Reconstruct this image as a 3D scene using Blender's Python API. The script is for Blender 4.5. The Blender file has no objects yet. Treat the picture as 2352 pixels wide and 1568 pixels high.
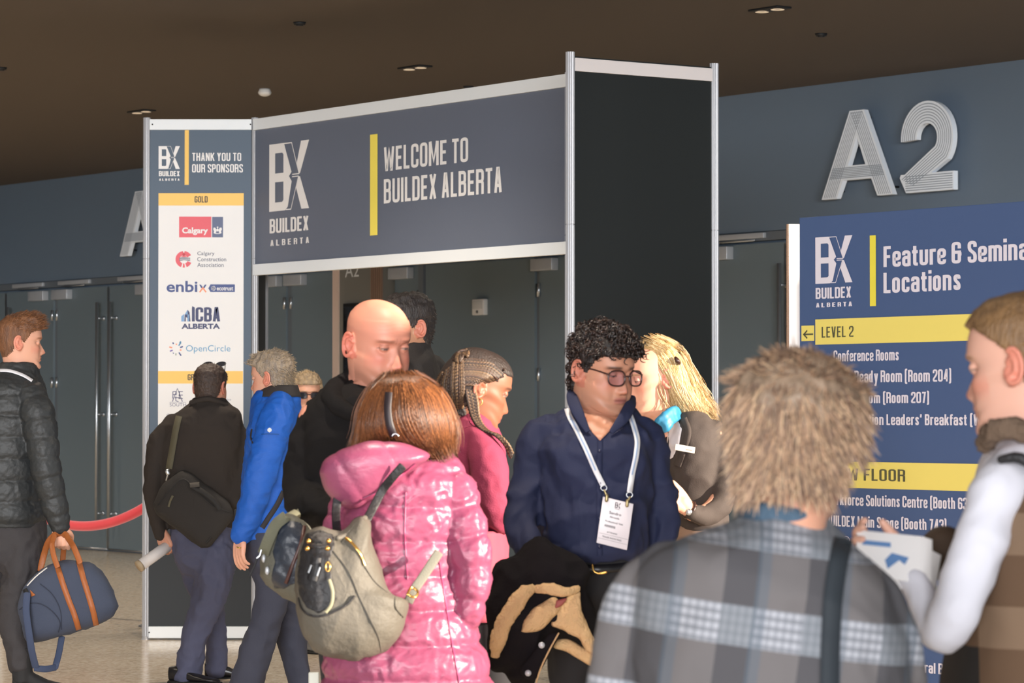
import bpy, bmesh, math, random
import numpy as np
from mathutils import Vector, Matrix, noise
from mathutils.bvhtree import BVHTree

# ------------------------------------------------------------------ camera, world, sun, exposure
SC = bpy.context.scene
COL = SC.collection
F, CX, CY, HC, HORIZON = 7300.0, 1176.0, 784.0, 1.45, 950.0
PITCH = math.atan((HORIZON - CY) / F)
cam_d = bpy.data.cameras.new('camera')
cam = bpy.data.objects.new('camera', cam_d)
COL.objects.link(cam)
cam.location = (0, 0, HC)
cam.rotation_euler = (math.pi / 2 + PITCH, 0, 0)
cam_d.sensor_width = 36.0
cam_d.lens = F / 2352.0 * 36.0
cam_d.clip_start, cam_d.clip_end = 0.1, 200
cam_d.dof.use_dof = True
cam_d.dof.focus_distance = 13.5
cam_d.dof.aperture_fstop = 10.0
SC.camera = cam

world = bpy.data.worlds.new('hall_daylight')
SC.world = world
world.use_nodes = True
wbg = world.node_tree.nodes['Background']
wbg.inputs[0].default_value = (0.86, 0.93, 1.0, 1)
wbg.inputs[1].default_value = 0.75

SUN_DIR = Vector((-0.90, 0.36, -0.20)).normalized()
sun_d = bpy.data.lights.new('low_sun', 'SUN')
sun_d.energy = 17.0
sun_d.color = (1.0, 0.86, 0.70)
sun_d.angle = math.radians(0.55)
sun = bpy.data.objects.new('low_sun', sun_d)
COL.objects.link(sun)
sun.rotation_euler = SUN_DIR.to_track_quat('-Z', 'Y').to_euler()
sun.location = (20, -10, 8)

def area(name, loc, target, sx, sy, watts, colr):
    d = bpy.data.lights.new(name, 'AREA'); d.shape = 'RECTANGLE'
    d.size, d.size_y, d.energy, d.color = sx, sy, watts, colr
    o = bpy.data.objects.new(name, d); COL.objects.link(o)
    o.location = loc
    o.rotation_euler = (Vector(target) - Vector(loc)).to_track_quat('-Z', 'Y').to_euler()
    return o
# daylight of the tall glazed front behind the photographer, and an added fill for the right of the back wall
area('glazed_front_daylight', (-4, -45.0, 3.6), (0.0, 16, 1.9), 36, 6.5, 37000, (0.97, 0.98, 1.0))
area('side_fill', (6.6, 12.5, 2.4), (0.5, 25, 2.3), 7, 3, 220, (0.86, 0.93, 1.0))

SC.view_settings.view_transform = 'Standard'
SC.view_settings.look = 'None'
SC.view_settings.exposure = -0.12
SC.view_settings.gamma = 1.0
SC.view_settings.use_curve_mapping = False
SC.cycles.max_bounces = 6
SC.cycles.use_denoising = True

# ------------------------------------------------------------------ projection helpers
_fw = Vector((0, math.cos(PITCH), math.sin(PITCH)))
_up = Vector((0, -math.sin(PITCH), math.cos(PITCH)))
_rt = Vector((1, 0, 0))
EYE = Vector((0, 0, HC))
def ray_dir(px, py):
    return _fw + _rt * ((px - CX) / F) + _up * ((CY - py) / F)
def P(px, py, Y):
    d = ray_dir(px, py)
    return EYE + d * (Y / d.y)
def on_plane(px, py, p0, n):
    d = ray_dir(px, py)
    t = (Vector(p0) - EYE).dot(n) / d.dot(n)
    return EYE + d * t
def S(Y):
    return F / Y

# ------------------------------------------------------------------ materials
def lin(h):
    h = h.lstrip('#')
    out = []
    for i in (0, 2, 4):
        c = int(h[i:i + 2], 16) / 255
        out.append(c / 12.92 if c <= 0.04045 else ((c + 0.055) / 1.055) ** 2.4)
    return tuple(out) + (1,)
_mats = {}
def mat(name, col, rough=0.6, metal=0.0, bump=0.0, bscale=60.0, var=0.0, vscale=6.0, sheen=0.0, coat=0.0,
        spec=0.5, stretch=(1, 1, 1), attr=False, col2=None):
    if name in _mats: return _mats[name]
    m = bpy.data.materials.new(name); m.use_nodes = True
    nt = m.node_tree; b = nt.nodes['Principled BSDF']
    c = lin(col)
    b.inputs['Base Color'].default_value = c
    b.inputs['Roughness'].default_value = rough
    b.inputs['Metallic'].default_value = metal
    b.inputs['Specular IOR Level'].default_value = spec
    if sheen:
        b.inputs['Sheen Weight'].default_value = sheen
        b.inputs['Sheen Roughness'].default_value = 0.5
    if coat:
        b.inputs['Coat Weight'].default_value = coat
        b.inputs['Coat Roughness'].default_value = 0.2
    tc = nt.nodes.new('ShaderNodeTexCoord')
    mp = nt.nodes.new('ShaderNodeMapping'); mp.inputs['Scale'].default_value = stretch
    nt.links.new(tc.outputs['Object'], mp.inputs[0])
    if var or col2:
        n = nt.nodes.new('ShaderNodeTexNoise'); n.inputs['Scale'].default_value = vscale
        n.inputs['Detail'].default_value = 4
        nt.links.new(mp.outputs[0], n.inputs['Vector'])
        mx = nt.nodes.new('ShaderNodeMix'); mx.data_type = 'RGBA'
        if col2:
            mx.inputs[6].default_value = c; mx.inputs[7].default_value = lin(col2)
            rr = nt.nodes.new('ShaderNodeMapRange'); rr.inputs[1].default_value = 0.35; rr.inputs[2].default_value = 0.65
            nt.links.new(n.outputs[0], rr.inputs[0]); nt.links.new(rr.outputs[0], mx.inputs[0])
        else:
            mx.inputs[6].default_value = tuple(v * (1 - var) for v in c[:3]) + (1,)
            mx.inputs[7].default_value = tuple(min(1, v * (1 + var)) for v in c[:3]) + (1,)
            nt.links.new(n.outputs[0], mx.inputs[0])
        nt.links.new(mx.outputs[2], b.inputs['Base Color'])
    if attr:
        a = nt.nodes.new('ShaderNodeAttribute'); a.attribute_name = 'tint'
        nt.links.new(a.outputs['Color'], b.inputs['Base Color'])
    if bump:
        n2 = nt.nodes.new('ShaderNodeTexNoise'); n2.inputs['Scale'].default_value = bscale
        n2.inputs['Detail'].default_value = 3
        nt.links.new(mp.outputs[0], n2.inputs['Vector'])
        bp = nt.nodes.new('ShaderNodeBump'); bp.inputs['Strength'].default_value = bump
        bp.inputs['Distance'].default_value = 0.01
        nt.links.new(n2.outputs[0], bp.inputs['Height'])
        nt.links.new(bp.outputs[0], b.inputs['Normal'])
    _mats[name] = m
    return m

# ------------------------------------------------------------------ object helpers
def base_name(n): return n
def obj(name, verts, faces, m, parent=None, label=None, cat=None, group=None, kind=None, smooth=True, origin=None, weld=0):
    """one mesh object; verts in world space"""
    v = [Vector(q) for q in verts]
    if parent is None:
        if origin is None:
            xs = [q.x for q in v]; ys = [q.y for q in v]; zs = [q.z for q in v]
            origin = Vector(((min(xs) + max(xs)) / 2, (min(ys) + max(ys)) / 2, min(zs)))
        off = Vector(origin)
    else:
        r = parent
        off = Vector((0, 0, 0))
        while r is not None:
            off += r.location; r = r.parent
    me = bpy.data.meshes.new(name)
    me.from_pydata([tuple(q - off) for q in v], [], [tuple(f) for f in faces])
    bm = bmesh.new(); bm.from_mesh(me)
    if weld: bmesh.ops.remove_doubles(bm, verts=bm.verts, dist=weld)
    bmesh.ops.recalc_face_normals(bm, faces=bm.faces)
    bm.to_mesh(me); bm.free()
    if smooth:
        for p in me.polygons: p.use_smooth = True
    me.materials.append(m)
    o = bpy.data.objects.new(name, me)
    COL.objects.link(o)
    if parent is None: o.location = off
    else: o.parent = parent
    tag(o, label, cat, group, kind)
    return o
def tag(o, label=None, cat=None, group=None, kind=None):
    if label: o['label'] = label
    if cat: o['category'] = cat
    if group: o['group'] = group
    if kind: o['kind'] = kind
    return o
def thing(name, label, cat, loc, group=None, kind=None):
    o = bpy.data.objects.new(name, None); o.empty_display_size = 0.1
    COL.objects.link(o); o.location = loc
    return tag(o, label, cat, group, kind)

class G:
    """geometry accumulator (world space)"""
    def __init__(s): s.v = []; s.f = []
    def add(s, vs, fs):
        n = len(s.v); s.v += [Vector(q) for q in vs]; s.f += [tuple(i + n for i in f) for f in fs]; return s
    def join(s, g): return s.add(g.v, g.f)
    def xf(s, M): s.v = [M @ q for q in s.v]; return s
    def obj(s, name, m, parent=None, **k): return obj(name, s.v, s.f, m, parent, **k)
    def bvh(s): return BVHTree.FromPolygons(s.v, s.f)

def box(g, M, x0, x1, y0, y1, z0, z1, bev=0.0):
    """box in the frame M (4x4), optional bevel"""
    bm = bmesh.new()
    vs = [bm.verts.new((x, y, z)) for x in (x0, x1) for y in (y0, y1) for z in (z0, z1)]
    for f in ((0, 1, 3, 2), (4, 6, 7, 5), (0, 4, 5, 1), (2, 3, 7, 6), (0, 2, 6, 4), (1, 5, 7, 3)):
        bm.faces.new([vs[i] for i in f])
    if bev: bmesh.ops.bevel(bm, geom=list(bm.edges), offset=bev, segments=2, affect='EDGES', profile=0.6)
    bm.verts.index_update()
    g.add([M @ v.co for v in bm.verts], [[v.index for v in f.verts] for f in bm.faces]); bm.free()
    return g
def prism(g, M, poly, y0, y1):
    """polygon in the local x,z plane (convex or not), extruded from y0 to y1"""
    from mathutils.geometry import tessellate_polygon
    n = len(poly)
    vs = [M @ Vector((x, y0, z)) for x, z in poly] + [M @ Vector((x, y1, z)) for x, z in poly]
    tri = tessellate_polygon([[Vector((x, z, 0)) for x, z in poly]])
    fs = [tuple(t) for t in tri] + [tuple(i + n for i in t[::-1]) for t in tri]
    fs += [(i, (i + 1) % n, (i + 1) % n + n, i + n) for i in range(n)]
    return g.add(vs, fs)
def cyl(g, a, b, r, seg=16, r2=None, caps=True):
    a, b = Vector(a), Vector(b); r2 = r if r2 is None else r2
    d = (b - a).normalized(); q = d.to_track_quat('Z', 'Y')
    vs = []
    for p, rr in ((a, r), (b, r2)):
        for i in range(seg):
            t = 2 * math.pi * i / seg
            vs.append(p + q @ Vector((rr * math.cos(t), rr * math.sin(t), 0)))
    fs = [(i, (i + 1) % seg, (i + 1) % seg + seg, i + seg) for i in range(seg)]
    if caps: fs += [tuple(range(seg))[::-1], tuple(range(seg, 2 * seg))]
    return g.add(vs, fs)
def ellipsoid(g, c, rx, ry, rz, M=None, nu=20, nv=14):
    vs = []; fs = []
    for j in range(nv + 1):
        b = math.pi * j / nv
        for i in range(nu):
            a = 2 * math.pi * i / nu
            q = Vector((rx * math.sin(b) * math.cos(a), ry * math.sin(b) * math.sin(a), rz * math.cos(b)))
            if M is not None: q = M @ q
            vs.append(Vector(c) + q)
    for j in range(nv):
        for i in range(nu):
            fs.append((j * nu + i, j * nu + (i + 1) % nu, (j + 1) * nu + (i + 1) % nu, (j + 1) * nu + i))
    return g.add(vs, fs)

def catmull(pts, n):
    """resample a list of equal-length tuples with a Catmull-Rom curve: n samples over the whole chord length"""
    A = np.array(pts, float)
    if len(A) == 2:
        t = np.linspace(0, 1, n)[:, None]; return A[0] * (1 - t) + A[1] * t
    k = len(A)
    d = np.r_[0, np.cumsum(np.maximum(1e-6, np.sqrt(((A[1:, :3] - A[:-1, :3]) ** 2).sum(1))))]
    u = np.linspace(0, d[-1], n)
    out = np.empty((n, A.shape[1]))
    m = np.empty_like(A)                       # finite-difference tangents, non-uniform (monotone enough)
    for i in range(k):
        if i == 0: m[i] = (A[1] - A[0]) / (d[1] - d[0])
        elif i == k - 1: m[i] = (A[-1] - A[-2]) / (d[-1] - d[-2])
        else:
            h0, h1 = d[i] - d[i - 1], d[i + 1] - d[i]
            s0, s1 = (A[i] - A[i - 1]) / h0, (A[i + 1] - A[i]) / h1
            m[i] = (s0 * h1 + s1 * h0) / (h0 + h1)
    for j, x in enumerate(u):
        i = min(k - 2, max(0, int(np.searchsorted(d, x) - 1)))
        h = d[i + 1] - d[i]; t = (x - d[i]) / h
        out[j] = ((2 * t**3 - 3 * t**2 + 1) * A[i] + (t**3 - 2 * t**2 + t) * h * m[i]
                  + (-2 * t**3 + 3 * t**2) * A[i + 1] + (t**3 - t**2) * h * m[i + 1])
    return out

def tube3(g, pts, seg=20, step=0.012, cap=True, flat=1.0, flat_axis=None, fn=None):
    """round tube through world points (x,y,z,r); flat<1 squashes it along flat_axis; fn(s, theta)->radius factor"""
    A = np.array(pts, float)
    L = np.sqrt(((A[1:, :3] - A[:-1, :3]) ** 2).sum(1)).sum()
    n = max(len(A), int(L / step) + 2)
    R = catmull([tuple(p) for p in A], n)
    X = R[:, :3]; r = np.maximum(1e-4, R[:, 3])
    T = np.gradient(X, axis=0); T /= np.linalg.norm(T, axis=1)[:, None]
    fa = np.array(flat_axis if flat_axis is not None else (0, 1, 0), float)
    vs = []; fs = []
    if flat_axis is None:
        t0 = Vector(T[0]); nrm = t0.orthogonal().normalized()
    rows = []
    if cap:
        for a in (80, 60, 40, 20): rows.append((0, -math.sin(math.radians(a)), math.cos(math.radians(a))))
    rows += [(i, 0.0, 1.0) for i in range(n)]
    if cap:
        for a in (20, 40, 60, 80): rows.append((n - 1, math.sin(math.radians(a)), math.cos(math.radians(a))))
    prev = None
    s = np.r_[0, np.cumsum(np.linalg.norm(X[1:] - X[:-1], axis=1))]
    for (i, off, rf) in rows:
        t = Vector(T[i])
        if flat_axis is not None:
            b = Vector(fa); b = (b - t * b.dot(t)).normalized()
        else:
            if prev is None: b = nrm
            else: b = (prev - t * prev.dot(t)).normalized()
            prev = b
        a = t.cross(b)
        c = Vector(X[i]) + t * off * r[i] * (flat if flat_axis is not None else 1.0)
        for j in range(seg):
            th = 2 * math.pi * j / seg
            k = fn(s[i], th) if fn else 1.0
            vs.append(c + (a * math.cos(th) + b * math.sin(th) * flat) * r[i] * rf * k)
    nr = len(rows)
    for i in range(nr - 1):
        for j in range(seg):
            fs.append((i * seg + j, i * seg + (j + 1) % seg, (i + 1) * seg + (j + 1) % seg, (i + 1) * seg + j))
    fs.append(tuple(range(seg))[::-1]); fs.append(tuple((nr - 1) * seg + j for j in range(seg)))
    return g.add(vs, fs)
def tube(g, pts, Y, **k):
    """tube through (px, py, depth offset, radius in px)"""
    W = []
    for (px, py, dy, r) in pts:
        q = P(px, py, Y + dy); W.append((q.x, q.y, q.z, r / S(Y + dy)))
    return tube3(g, W, **k)

def loft(g, rows, Y, seg=48, exp=2.3, step=0.012, cap=True, fn=None, yaw=0.0):
    """closed body from horizontal rings: rows of (py, left px, right px, half depth in m, depth offset in m)"""
    R = [tuple(r) + (0.0,) * (5 - len(r)) for r in rows]
    A = []
    for (py, xl, xr, dh, dy) in R:
        a, b = P(xl, py, Y + dy), P(xr, py, Y + dy)
        A.append((a.z, (a.x + b.x) / 2, Y + dy, (b.x - a.x) / 2, dh))
    L = abs(A[0][0] - A[-1][0]); n = max(len(A), int(L / step) + 2)
    # resample over height
    z = np.array([a[0] for a in A]); order = np.argsort(-z)
    B = np.array(A)[order]
    d = B[0, 0] - B[:, 0]
    q = catmull([(dd, 0, 0) + tuple(b[1:]) for dd, b in zip(d, B)], n)
    vs = []; fs = []
    for row in q:
        zz = B[0, 0] - row[0]; cx, cy, hw, hd = row[3:7]
        for j in range(seg):
            t = 2 * math.pi * j / seg
            c, s_ = math.cos(t), math.sin(t)
            k = fn(zz, t) if fn else 1.0
            vs.append(Vector((cx + hw * k * math.copysign(abs(c) ** (2 / exp), c), cy + hd * k * math.copysign(abs(s_) ** (2 / exp), s_), zz)))
    nr = len(q)
    for i in range(nr - 1):
        for j in range(seg):
            fs.append((i * seg + j, i * seg + (j + 1) % seg, (i + 1) * seg + (j + 1) % seg, (i + 1) * seg + j))
    if cap: fs.append(tuple(range(seg))[::-1]); fs.append(tuple((nr - 1) * seg + j for j in range(seg)))
    return g.add(vs, fs)

def blob(g, outline, Y, depth, boxy=2.0, nring=14, front=1.0, n=72, dy=0.0, tilt=(0, 0)):
    """inflated star-shaped outline given in px; depth is half the thickness in m; tilt=(m of depth per m right, per m up)"""
    o = [tuple(p) for p in outline]
    q = catmull([(x, y, 0) for x, y in o + [o[0]]], n + 1)[:-1]
    c = q[:, :2].mean(0)
    sc = 1 / S(Y)
    vs = []; fs = []
    angs = [(-90 + 180 * k / nring) for k in range(nring + 1)]
    for a in angs:
        t = math.radians(a)
        rr = abs(math.cos(t)) ** (2 / boxy) if abs(a) < 90 else 0.0
        dd = math.copysign(abs(math.sin(t)) ** (2 / boxy), t) * depth
        for (x, y, _) in q:
            px, py = c[0] + (x - c[0]) * rr, c[1] + (y - c[1]) * rr
            ty = tilt[0] * (px - c[0]) * sc - tilt[1] * (py - c[1]) * sc
            vs.append(P(px, py, Y + dy + dd * (front if dd < 0 else 1.0) + ty))
    for i in range(nring):
        for j in range(n):
            fs.append((i * n + j, i * n + (j + 1) % n, (i + 1) * n + (j + 1) % n, (i + 1) * n + j))
    return g.add(vs, fs)

def fuse(g, voxel=0.007, smooth=2):
    """one continuous surface out of overlapping closed pieces"""
    me = bpy.data.meshes.new('tmp'); me.from_pydata([tuple(q) for q in g.v], [], g.f)
    bm = bmesh.new(); bm.from_mesh(me); bmesh.ops.remove_doubles(bm, verts=bm.verts, dist=1e-6)
    bmesh.ops.recalc_face_normals(bm, faces=bm.faces); bm.to_mesh(me); bm.free()
    o = bpy.data.objects.new('tmp', me); COL.objects.link(o)
    md = o.modifiers.new('r', 'REMESH'); md.mode = 'VOXEL'; md.voxel_size = voxel
    if smooth:
        sm = o.modifiers.new('s', 'SMOOTH'); sm.factor = 0.5; sm.iterations = smooth
    dg = bpy.context.evaluated_depsgraph_get()
    e = o.evaluated_get(dg); m2 = e.to_mesh()
    out = G()
    out.v = [v.co.copy() for v in m2.vertices]; out.f = [tuple(p.vertices) for p in m2.polygons]
    e.to_mesh_clear()
    bpy.data.objects.remove(o); bpy.data.meshes.remove(me)
    return out

def normals(g):
    V = np.array([tuple(q) for q in g.v]); N = np.zeros_like(V)
    for f in g.f:
        a, b, c = V[f[0]], V[f[1]], V[f[2]]
        n = np.cross(b - a, c - a)
        if len(f) == 4: n = n + np.cross(V[f[2]] - a, V[f[3]] - a)
        for i in f: N[i] += n
    N /= np.maximum(1e-12, np.linalg.norm(N, axis=1))[:, None]
    return V, N
def wrinkle(g, amp=0.006, scale=(9, 9, 5), seed=0, ridge=True, fine=0.3):
    """cloth folds: push vertices along their normals by ridged noise"""
    V, N = normals(g)
    sx, sy, sz = scale
    out = []
    for p, n in zip(V, N):
        q = Vector((p[0] * sx + seed * 7.1, p[1] * sy - seed * 3.3, p[2] * sz + seed))
        w = noise.noise(q + Vector((noise.noise(q * 0.7), 0, noise.noise(q * 0.7 + Vector((5, 5, 5))))))
        h = (1 - 2 * abs(w) - 0.55) if ridge else w
        h += fine * noise.noise(q * 3.1)
        if ridge:
            q2 = q * 2.3 + Vector((3.7, 1.1, 8.2)); h += .45 * (.45 - 2 * abs(noise.noise(q2 + Vector((noise.noise(q2 * .6), 0, 0)))))
        out.append(Vector(p + n * (amp * h)))
    g.v = out
    return g
def hit(bvh, px, py, lift=0.0):
    d = ray_dir(px, py).normalized()
    loc, nrm, i, dist = bvh.ray_cast(EYE, d)
    if loc is None: return None
    return loc - d * lift
def strip(g, bvh, pts, width, lift=0.004, thick=0.003, n=None, Y=None):
    """band lying on the surface seen behind the px polyline (x, y); width in px"""
    q = catmull([(p[0], p[1], 0) for p in pts], n or max(8, int(sum(math.dist(pts[i][:2], pts[i + 1][:2]) for i in range(len(pts) - 1)) / 5)))
    T = np.gradient(q[:, :2], axis=0); T /= np.maximum(1e-9, np.linalg.norm(T, axis=1))[:, None]
    N = np.c_[-T[:, 1], T[:, 0]]
    rows = []; last = None
    for p, nn in zip(q[:, :2], N):
        L = []
        for k in (-0.5, 0.0, 0.5):
            x, y = p[0] + nn[0] * k * width, p[1] + nn[1] * k * width
            h = hit(bvh, x, y, lift) if bvh else None
            L.append((x, y, h))
        hs = [h.y for _, _, h in L if h is not None]
        yy = (sum(hs) / len(hs)) if hs else (last if last is not None else Y)
        if yy is None: continue
        last = yy
        rows.append([P(x, y, h.y if h is not None else yy) for x, y, h in L])
    # smooth depth along the band
    for k in range(3):
        ys = [r[k].y for r in rows]
        for i in range(1, len(rows) - 1):
            d = (ys[i - 1] + ys[i] * 2 + ys[i + 1]) / 4
            e = min(d, ys[i]); dirv = (rows[i][k] - EYE); rows[i][k] = EYE + dirv * (e / dirv.y)
    vs = []; fs = []
    for r in rows:
        for p in r: vs.append(p)
        for p in r: vs.append(p + (p - EYE).normalized() * thick)
    for i in range(len(rows) - 1):
        a, b = i * 6, (i + 1) * 6
        for k in (0, 1):
            fs.append((a + k, a + k + 1, b + k + 1, b + k)); fs.append((a + 3 + k, b + 3 + k, b + 4 + k, a + 4 + k))
        fs.append((a, b, b + 3, a + 3)); fs.append((a + 2, a + 5, b + 5, b + 2))
    return g.add(vs, fs)
def patch(g, bvh, poly, lift=0.004, cell=5, thick=0.003):
    """piece of cloth lying on the surface seen behind a px polygon"""
    P2 = np.array(poly, float)
    x0, y0 = P2.min(0); x1, y1 = P2.max(0)
    def inside(x, y):
        c = False; j = len(P2) - 1
        for i in range(len(P2)):
            if (P2[i, 1] > y) != (P2[j, 1] > y) and x < (P2[j, 0] - P2[i, 0]) * (y - P2[i, 1]) / (P2[j, 1] - P2[i, 1]) + P2[i, 0]: c = not c
            j = i
        return c
    def snap(x, y):
        best = None
        for i in range(len(P2)):
            a, b = P2[i], P2[(i + 1) % len(P2)]; ab = b - a
            t = min(1, max(0, ((x - a[0]) * ab[0] + (y - a[1]) * ab[1]) / max(1e-9, ab @ ab)))
            q = a + ab * t; d = math.hypot(q[0] - x, q[1] - y)
            if best is None or d < best[0]: best = (d, q)
        return best
    nx, ny = int((x1 - x0) / cell) + 2, int((y1 - y0) / cell) + 2
    idx = {}; vs = []; fs = []
    def vert(i, j):
        if (i, j) in idx: return idx[(i, j)]
        x, y = x0 + (i - .5) * cell, y0 + (j - .5) * cell
        ins = inside(x, y)
        d, q = snap(x, y)
        if not ins:
            if d > cell * 1.01: idx[(i, j)] = None; return None
            x, y = q
        h = hit(bvh, x, y, lift)
        if h is None: idx[(i, j)] = None; return None
        vs.append(h); idx[(i, j)] = len(vs) - 1
        return idx[(i, j)]
    for i in range(nx):
        for j in range(ny):
            q = [vert(i, j), vert(i + 1, j), vert(i + 1, j + 1), vert(i, j + 1)]
            if None not in q: fs.append(tuple(q))
    n = len(vs)
    back = [p + (p - EYE).normalized() * thick for p in vs]
    edges = {}
    for f in fs:
        for k in range(4):
            e = (f[k], f[(k + 1) % 4]); edges[tuple(sorted(e))] = edges.get(tuple(sorted(e)), 0) + 1
    ff = list(fs) + [tuple(i + n for i in f[::-1]) for f in fs]
    ff += [(a, b, b + n, a + n) for (a, b), c in edges.items() if c == 1]
    return g.add(vs + back, ff)

# ------------------------------------------------------------------ lettering
_L, _R, _M, _T, _B = 0.65, 3.35, 2.0, 9.35, 0.65
def _glyphs():
    L, R, M, T, B = _L, _R, _M, _T, _B
    x = 6.75                                    # lower-case x-height centre line
    st = lambda a: [(a, 0), (a, 10)]
    g = {}
    g['A'] = (4, [[(.75, 0), (1.75, 9.5), (2.25, 9.5), (3.25, 0)], [(1.1, 2.8), (2.9, 2.8)]], 0)
    g['B'] = (4, [st(L), [(L, T), (R - .1, T), (R - .1, 5.3), (L, 5.3)], [(L, 5.2), (R, 5.2), (R, B), (L, B)]], 1)
    g['C'] = (4, [[(R, 6.5), (R, T), (L, T), (L, B), (R, B), (R, 3.5)]], 1)
    g['D'] = (4, [st(L), [(L, T), (R, T), (R, B), (L, B)]], 1)
    g['E'] = (3.5, [st(L), [(L, T), (3.3, T)], [(L, 5.1), (3.0, 5.1)], [(L, B), (3.3, B)]], 0)
    g['F'] = (3.4, [st(L), [(L, T), (3.3, T)], [(L, 5.0), (3.0, 5.0)]], 0)
    g['G'] = (4, [[(R, 6.9), (R, T), (L, T), (L, B), (R, B), (R, 4.7), (2.1, 4.7)]], 1)
    g['H'] = (4, [st(L), st(R), [(L, 5.1), (R, 5.1)]], 0)
    g['I'] = (1.3, [st(.65)], 0)
    g['J'] = (2.6, [[(1.65, 10), (1.65, B), (0.1, B)]], 1)
    g['K'] = (4, [st(L), [(R + .2, 10), (L + .5, 4.6)], [(1.7, 5.9), (R + .25, 0)]], 0)
    g['L'] = (3.3, [st(L), [(L, B), (3.2, B)]], 0)
    g['M'] = (5.2, [st(L), st(4.55), [(.8, 10), (2.6, 2.0), (4.4, 10)]], 0)
    g['N'] = (4.1, [st(L), st(3.45), [(.8, 9.6), (3.3, .4)]], 0)
    g['O'] = (4, [[(L, B), (L, T), (R, T), (R, B), 'c']], 1)
    g['P'] = (3.8, [st(L), [(L, T), (R - .1, T), (R - .1, 4.6), (L, 4.6)]], 1)
    g['R'] = (4, [st(L), [(L, T), (R, T), (R, 5.1), (L, 5.1)], [(2.6, 5.1), (R, 4.6), (R, 0)]], 1)
    g['S'] = (3.8, [[(R - .2, 7.2), (R - .2, T), (L, T), (L, 6.2), (R - .2, 3.9), (R - .2, B), (L, B), (L, 2.8)]], 1)
    g['T'] = (3.6, [[(0.1, T), (3.5, T)], [(1.8, 0), (1.8, 10)]], 0)
    g['U'] = (4, [[(L, 10), (L, B), (R, B), (R, 10)]], 1)
    g['V'] = (4, [[(.75, 10), (1.8, .5), (2.2, .5), (3.25, 10)]], 0)
    g['W'] = (5.8, [[(.7, 10), (1.5, .5), (1.75, .5), (2.9, 9), (4.05, .5), (4.3, .5), (5.1, 10)]], 0)
    g['X'] = (4, [[(.8, 0), (3.2, 10)], [(3.2, 0), (.8, 10)]], 0)
    g['Y'] = (4, [[(.75, 10), (2, 4.6)], [(3.25, 10), (2, 4.6)], [(2, 5), (2, 0)]], 0)
    g['Z'] = (3.6, [[(.2, T), (2.7, T), (.9, B), (3.4, B)]], 0)
    g['0'] = g['O']
    g['2'] = (3.9, [[(L, 6.9), (L, T), (R, T), (R, 6), (L, 2.2), (L, B), (3.8, B)]], 1)
    g['3'] = (3.9, [[(L, 7.2), (L, T), (R, T), (R, 5.3), (1.8, 5.2)], [(1.8, 5.1), (R, 5.0), (R, B), (L, B), (L, 2.8)]], 1)
    g['4'] = (4, [[(2.9, 0), (2.9, 9.5), (2.4, 9.5), (.9, 2.6), (3.9, 2.6)]], 0)
    g['6'] = (3.9, [[(R, 6.9), (R, T), (L, T), (L, B), (R, B), (R, 5.4), (L, 5.4)]], 1)
    g['7'] = (3.6, [[(.2, T), (2.8, T), (1.5, 0)]], 0)
    g['&'] = (4.4, [[(4.3, 4.3), (3.2, 4.3)], [(R, 6.9), (R, T), (L, T), (L, 5.2), (L, B), (R, B), (R, 5.8)], [(L, 5.2), (4.0, 5.2)]], 1)
    g['('] = (2.2, [[(2.1, 10.4), (.65, 10.4), (.65, -1), (2.1, -1)]], 1)
    g[')'] = (2.2, [[(.1, 10.4), (1.25, 10.4), (1.25, -1), (.1, -1)]], 1)
    g["'"] = (1.8, [[(1.0, 10), (.8, 7)]], 0)
    g['-'] = (2.6, [[(.3, 4.6), (2.3, 4.6)]], 0)
    g['a'] = (3.7, [[(L, 5.2), (L, x), (3.05, x), (3.05, 0)], [(3.05, 4.1), (L, 4.1), (L, B - .1), (3.05, B - .1)]], 1)
    g['b'] = (3.8, [st(L), [(L, x), (2.65, x), (2.65, B), (L, B)]], 1)
    g['c'] = (3.6, [[(2.8, 4.8), (2.8, x), (L, x), (L, B), (2.8, B), (2.8, 2.6)]], 1)
    g['d'] = (3.8, [st(2.65), [(2.65, x), (L, x), (L, B), (2.65, B)]], 1)
    g['e'] = (3.7, [[(L, 3.6), (3.05, 3.6), (3.05, x), (L, x), (L, B), (3.05, B), (3.05, 2.2)]], 1)
    g['f'] = (2.7, [[(1.1, 0), (1.1, T), (2.7, T)], [(0, 6.6), (2.6, 6.6)]], 1)
    g['g'] = (3.8, [[(2.65, 7.5), (2.65, -1.7), (L, -1.7)], [(2.65, x), (L, x), (L, B), (2.65, B)]], 1)
    g['h'] = (3.8, [st(L), [(L, x), (2.9, x), (2.9, 0)]], 1)
    g['i'] = (1.3, [[(.65, 0), (.65, 7.4)], [(.65, 8.5), (.65, 10.2)]], 0)
    g['k'] = (3.6, [st(L), [(3.0, 7.4), (1.5, 3.6)], [(1.8, 4.4), (3.1, 0)]], 0)
    g['l'] = (1.3, [st(.65)], 0)
    g['m'] = (5.7, [[(.65, 0), (.65, 7.4)], [(.65, x), (2.85, x), (2.85, 0)], [(2.85, x), (5.05, x), (5.05, 0)]], 1)
    g['n'] = (3.8, [[(.65, 0), (.65, 7.4)], [(.65, x), (3.05, x), (3.05, 0)]], 1)
    g['o'] = (3.7, [[(L, B), (L, x), (2.8, x), (2.8, B), 'c']], 1)
    g['p'] = (3.8, [[(L, -2.4), (L, 7.4)], [(L, x), (2.65, x), (2.65, B), (L, B)]], 1)
    g['r'] = (2.7, [[(.65, 0), (.65, 7.4)], [(.65, x), (2.7, x)]], 1)
    g['s'] = (3.4, [[(2.6, 5.3), (2.6, x), (.9, x), (.9, 4.7), (2.6, 2.9), (2.6, B), (.9, B), (.9, 2.3)]], 1)
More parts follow.
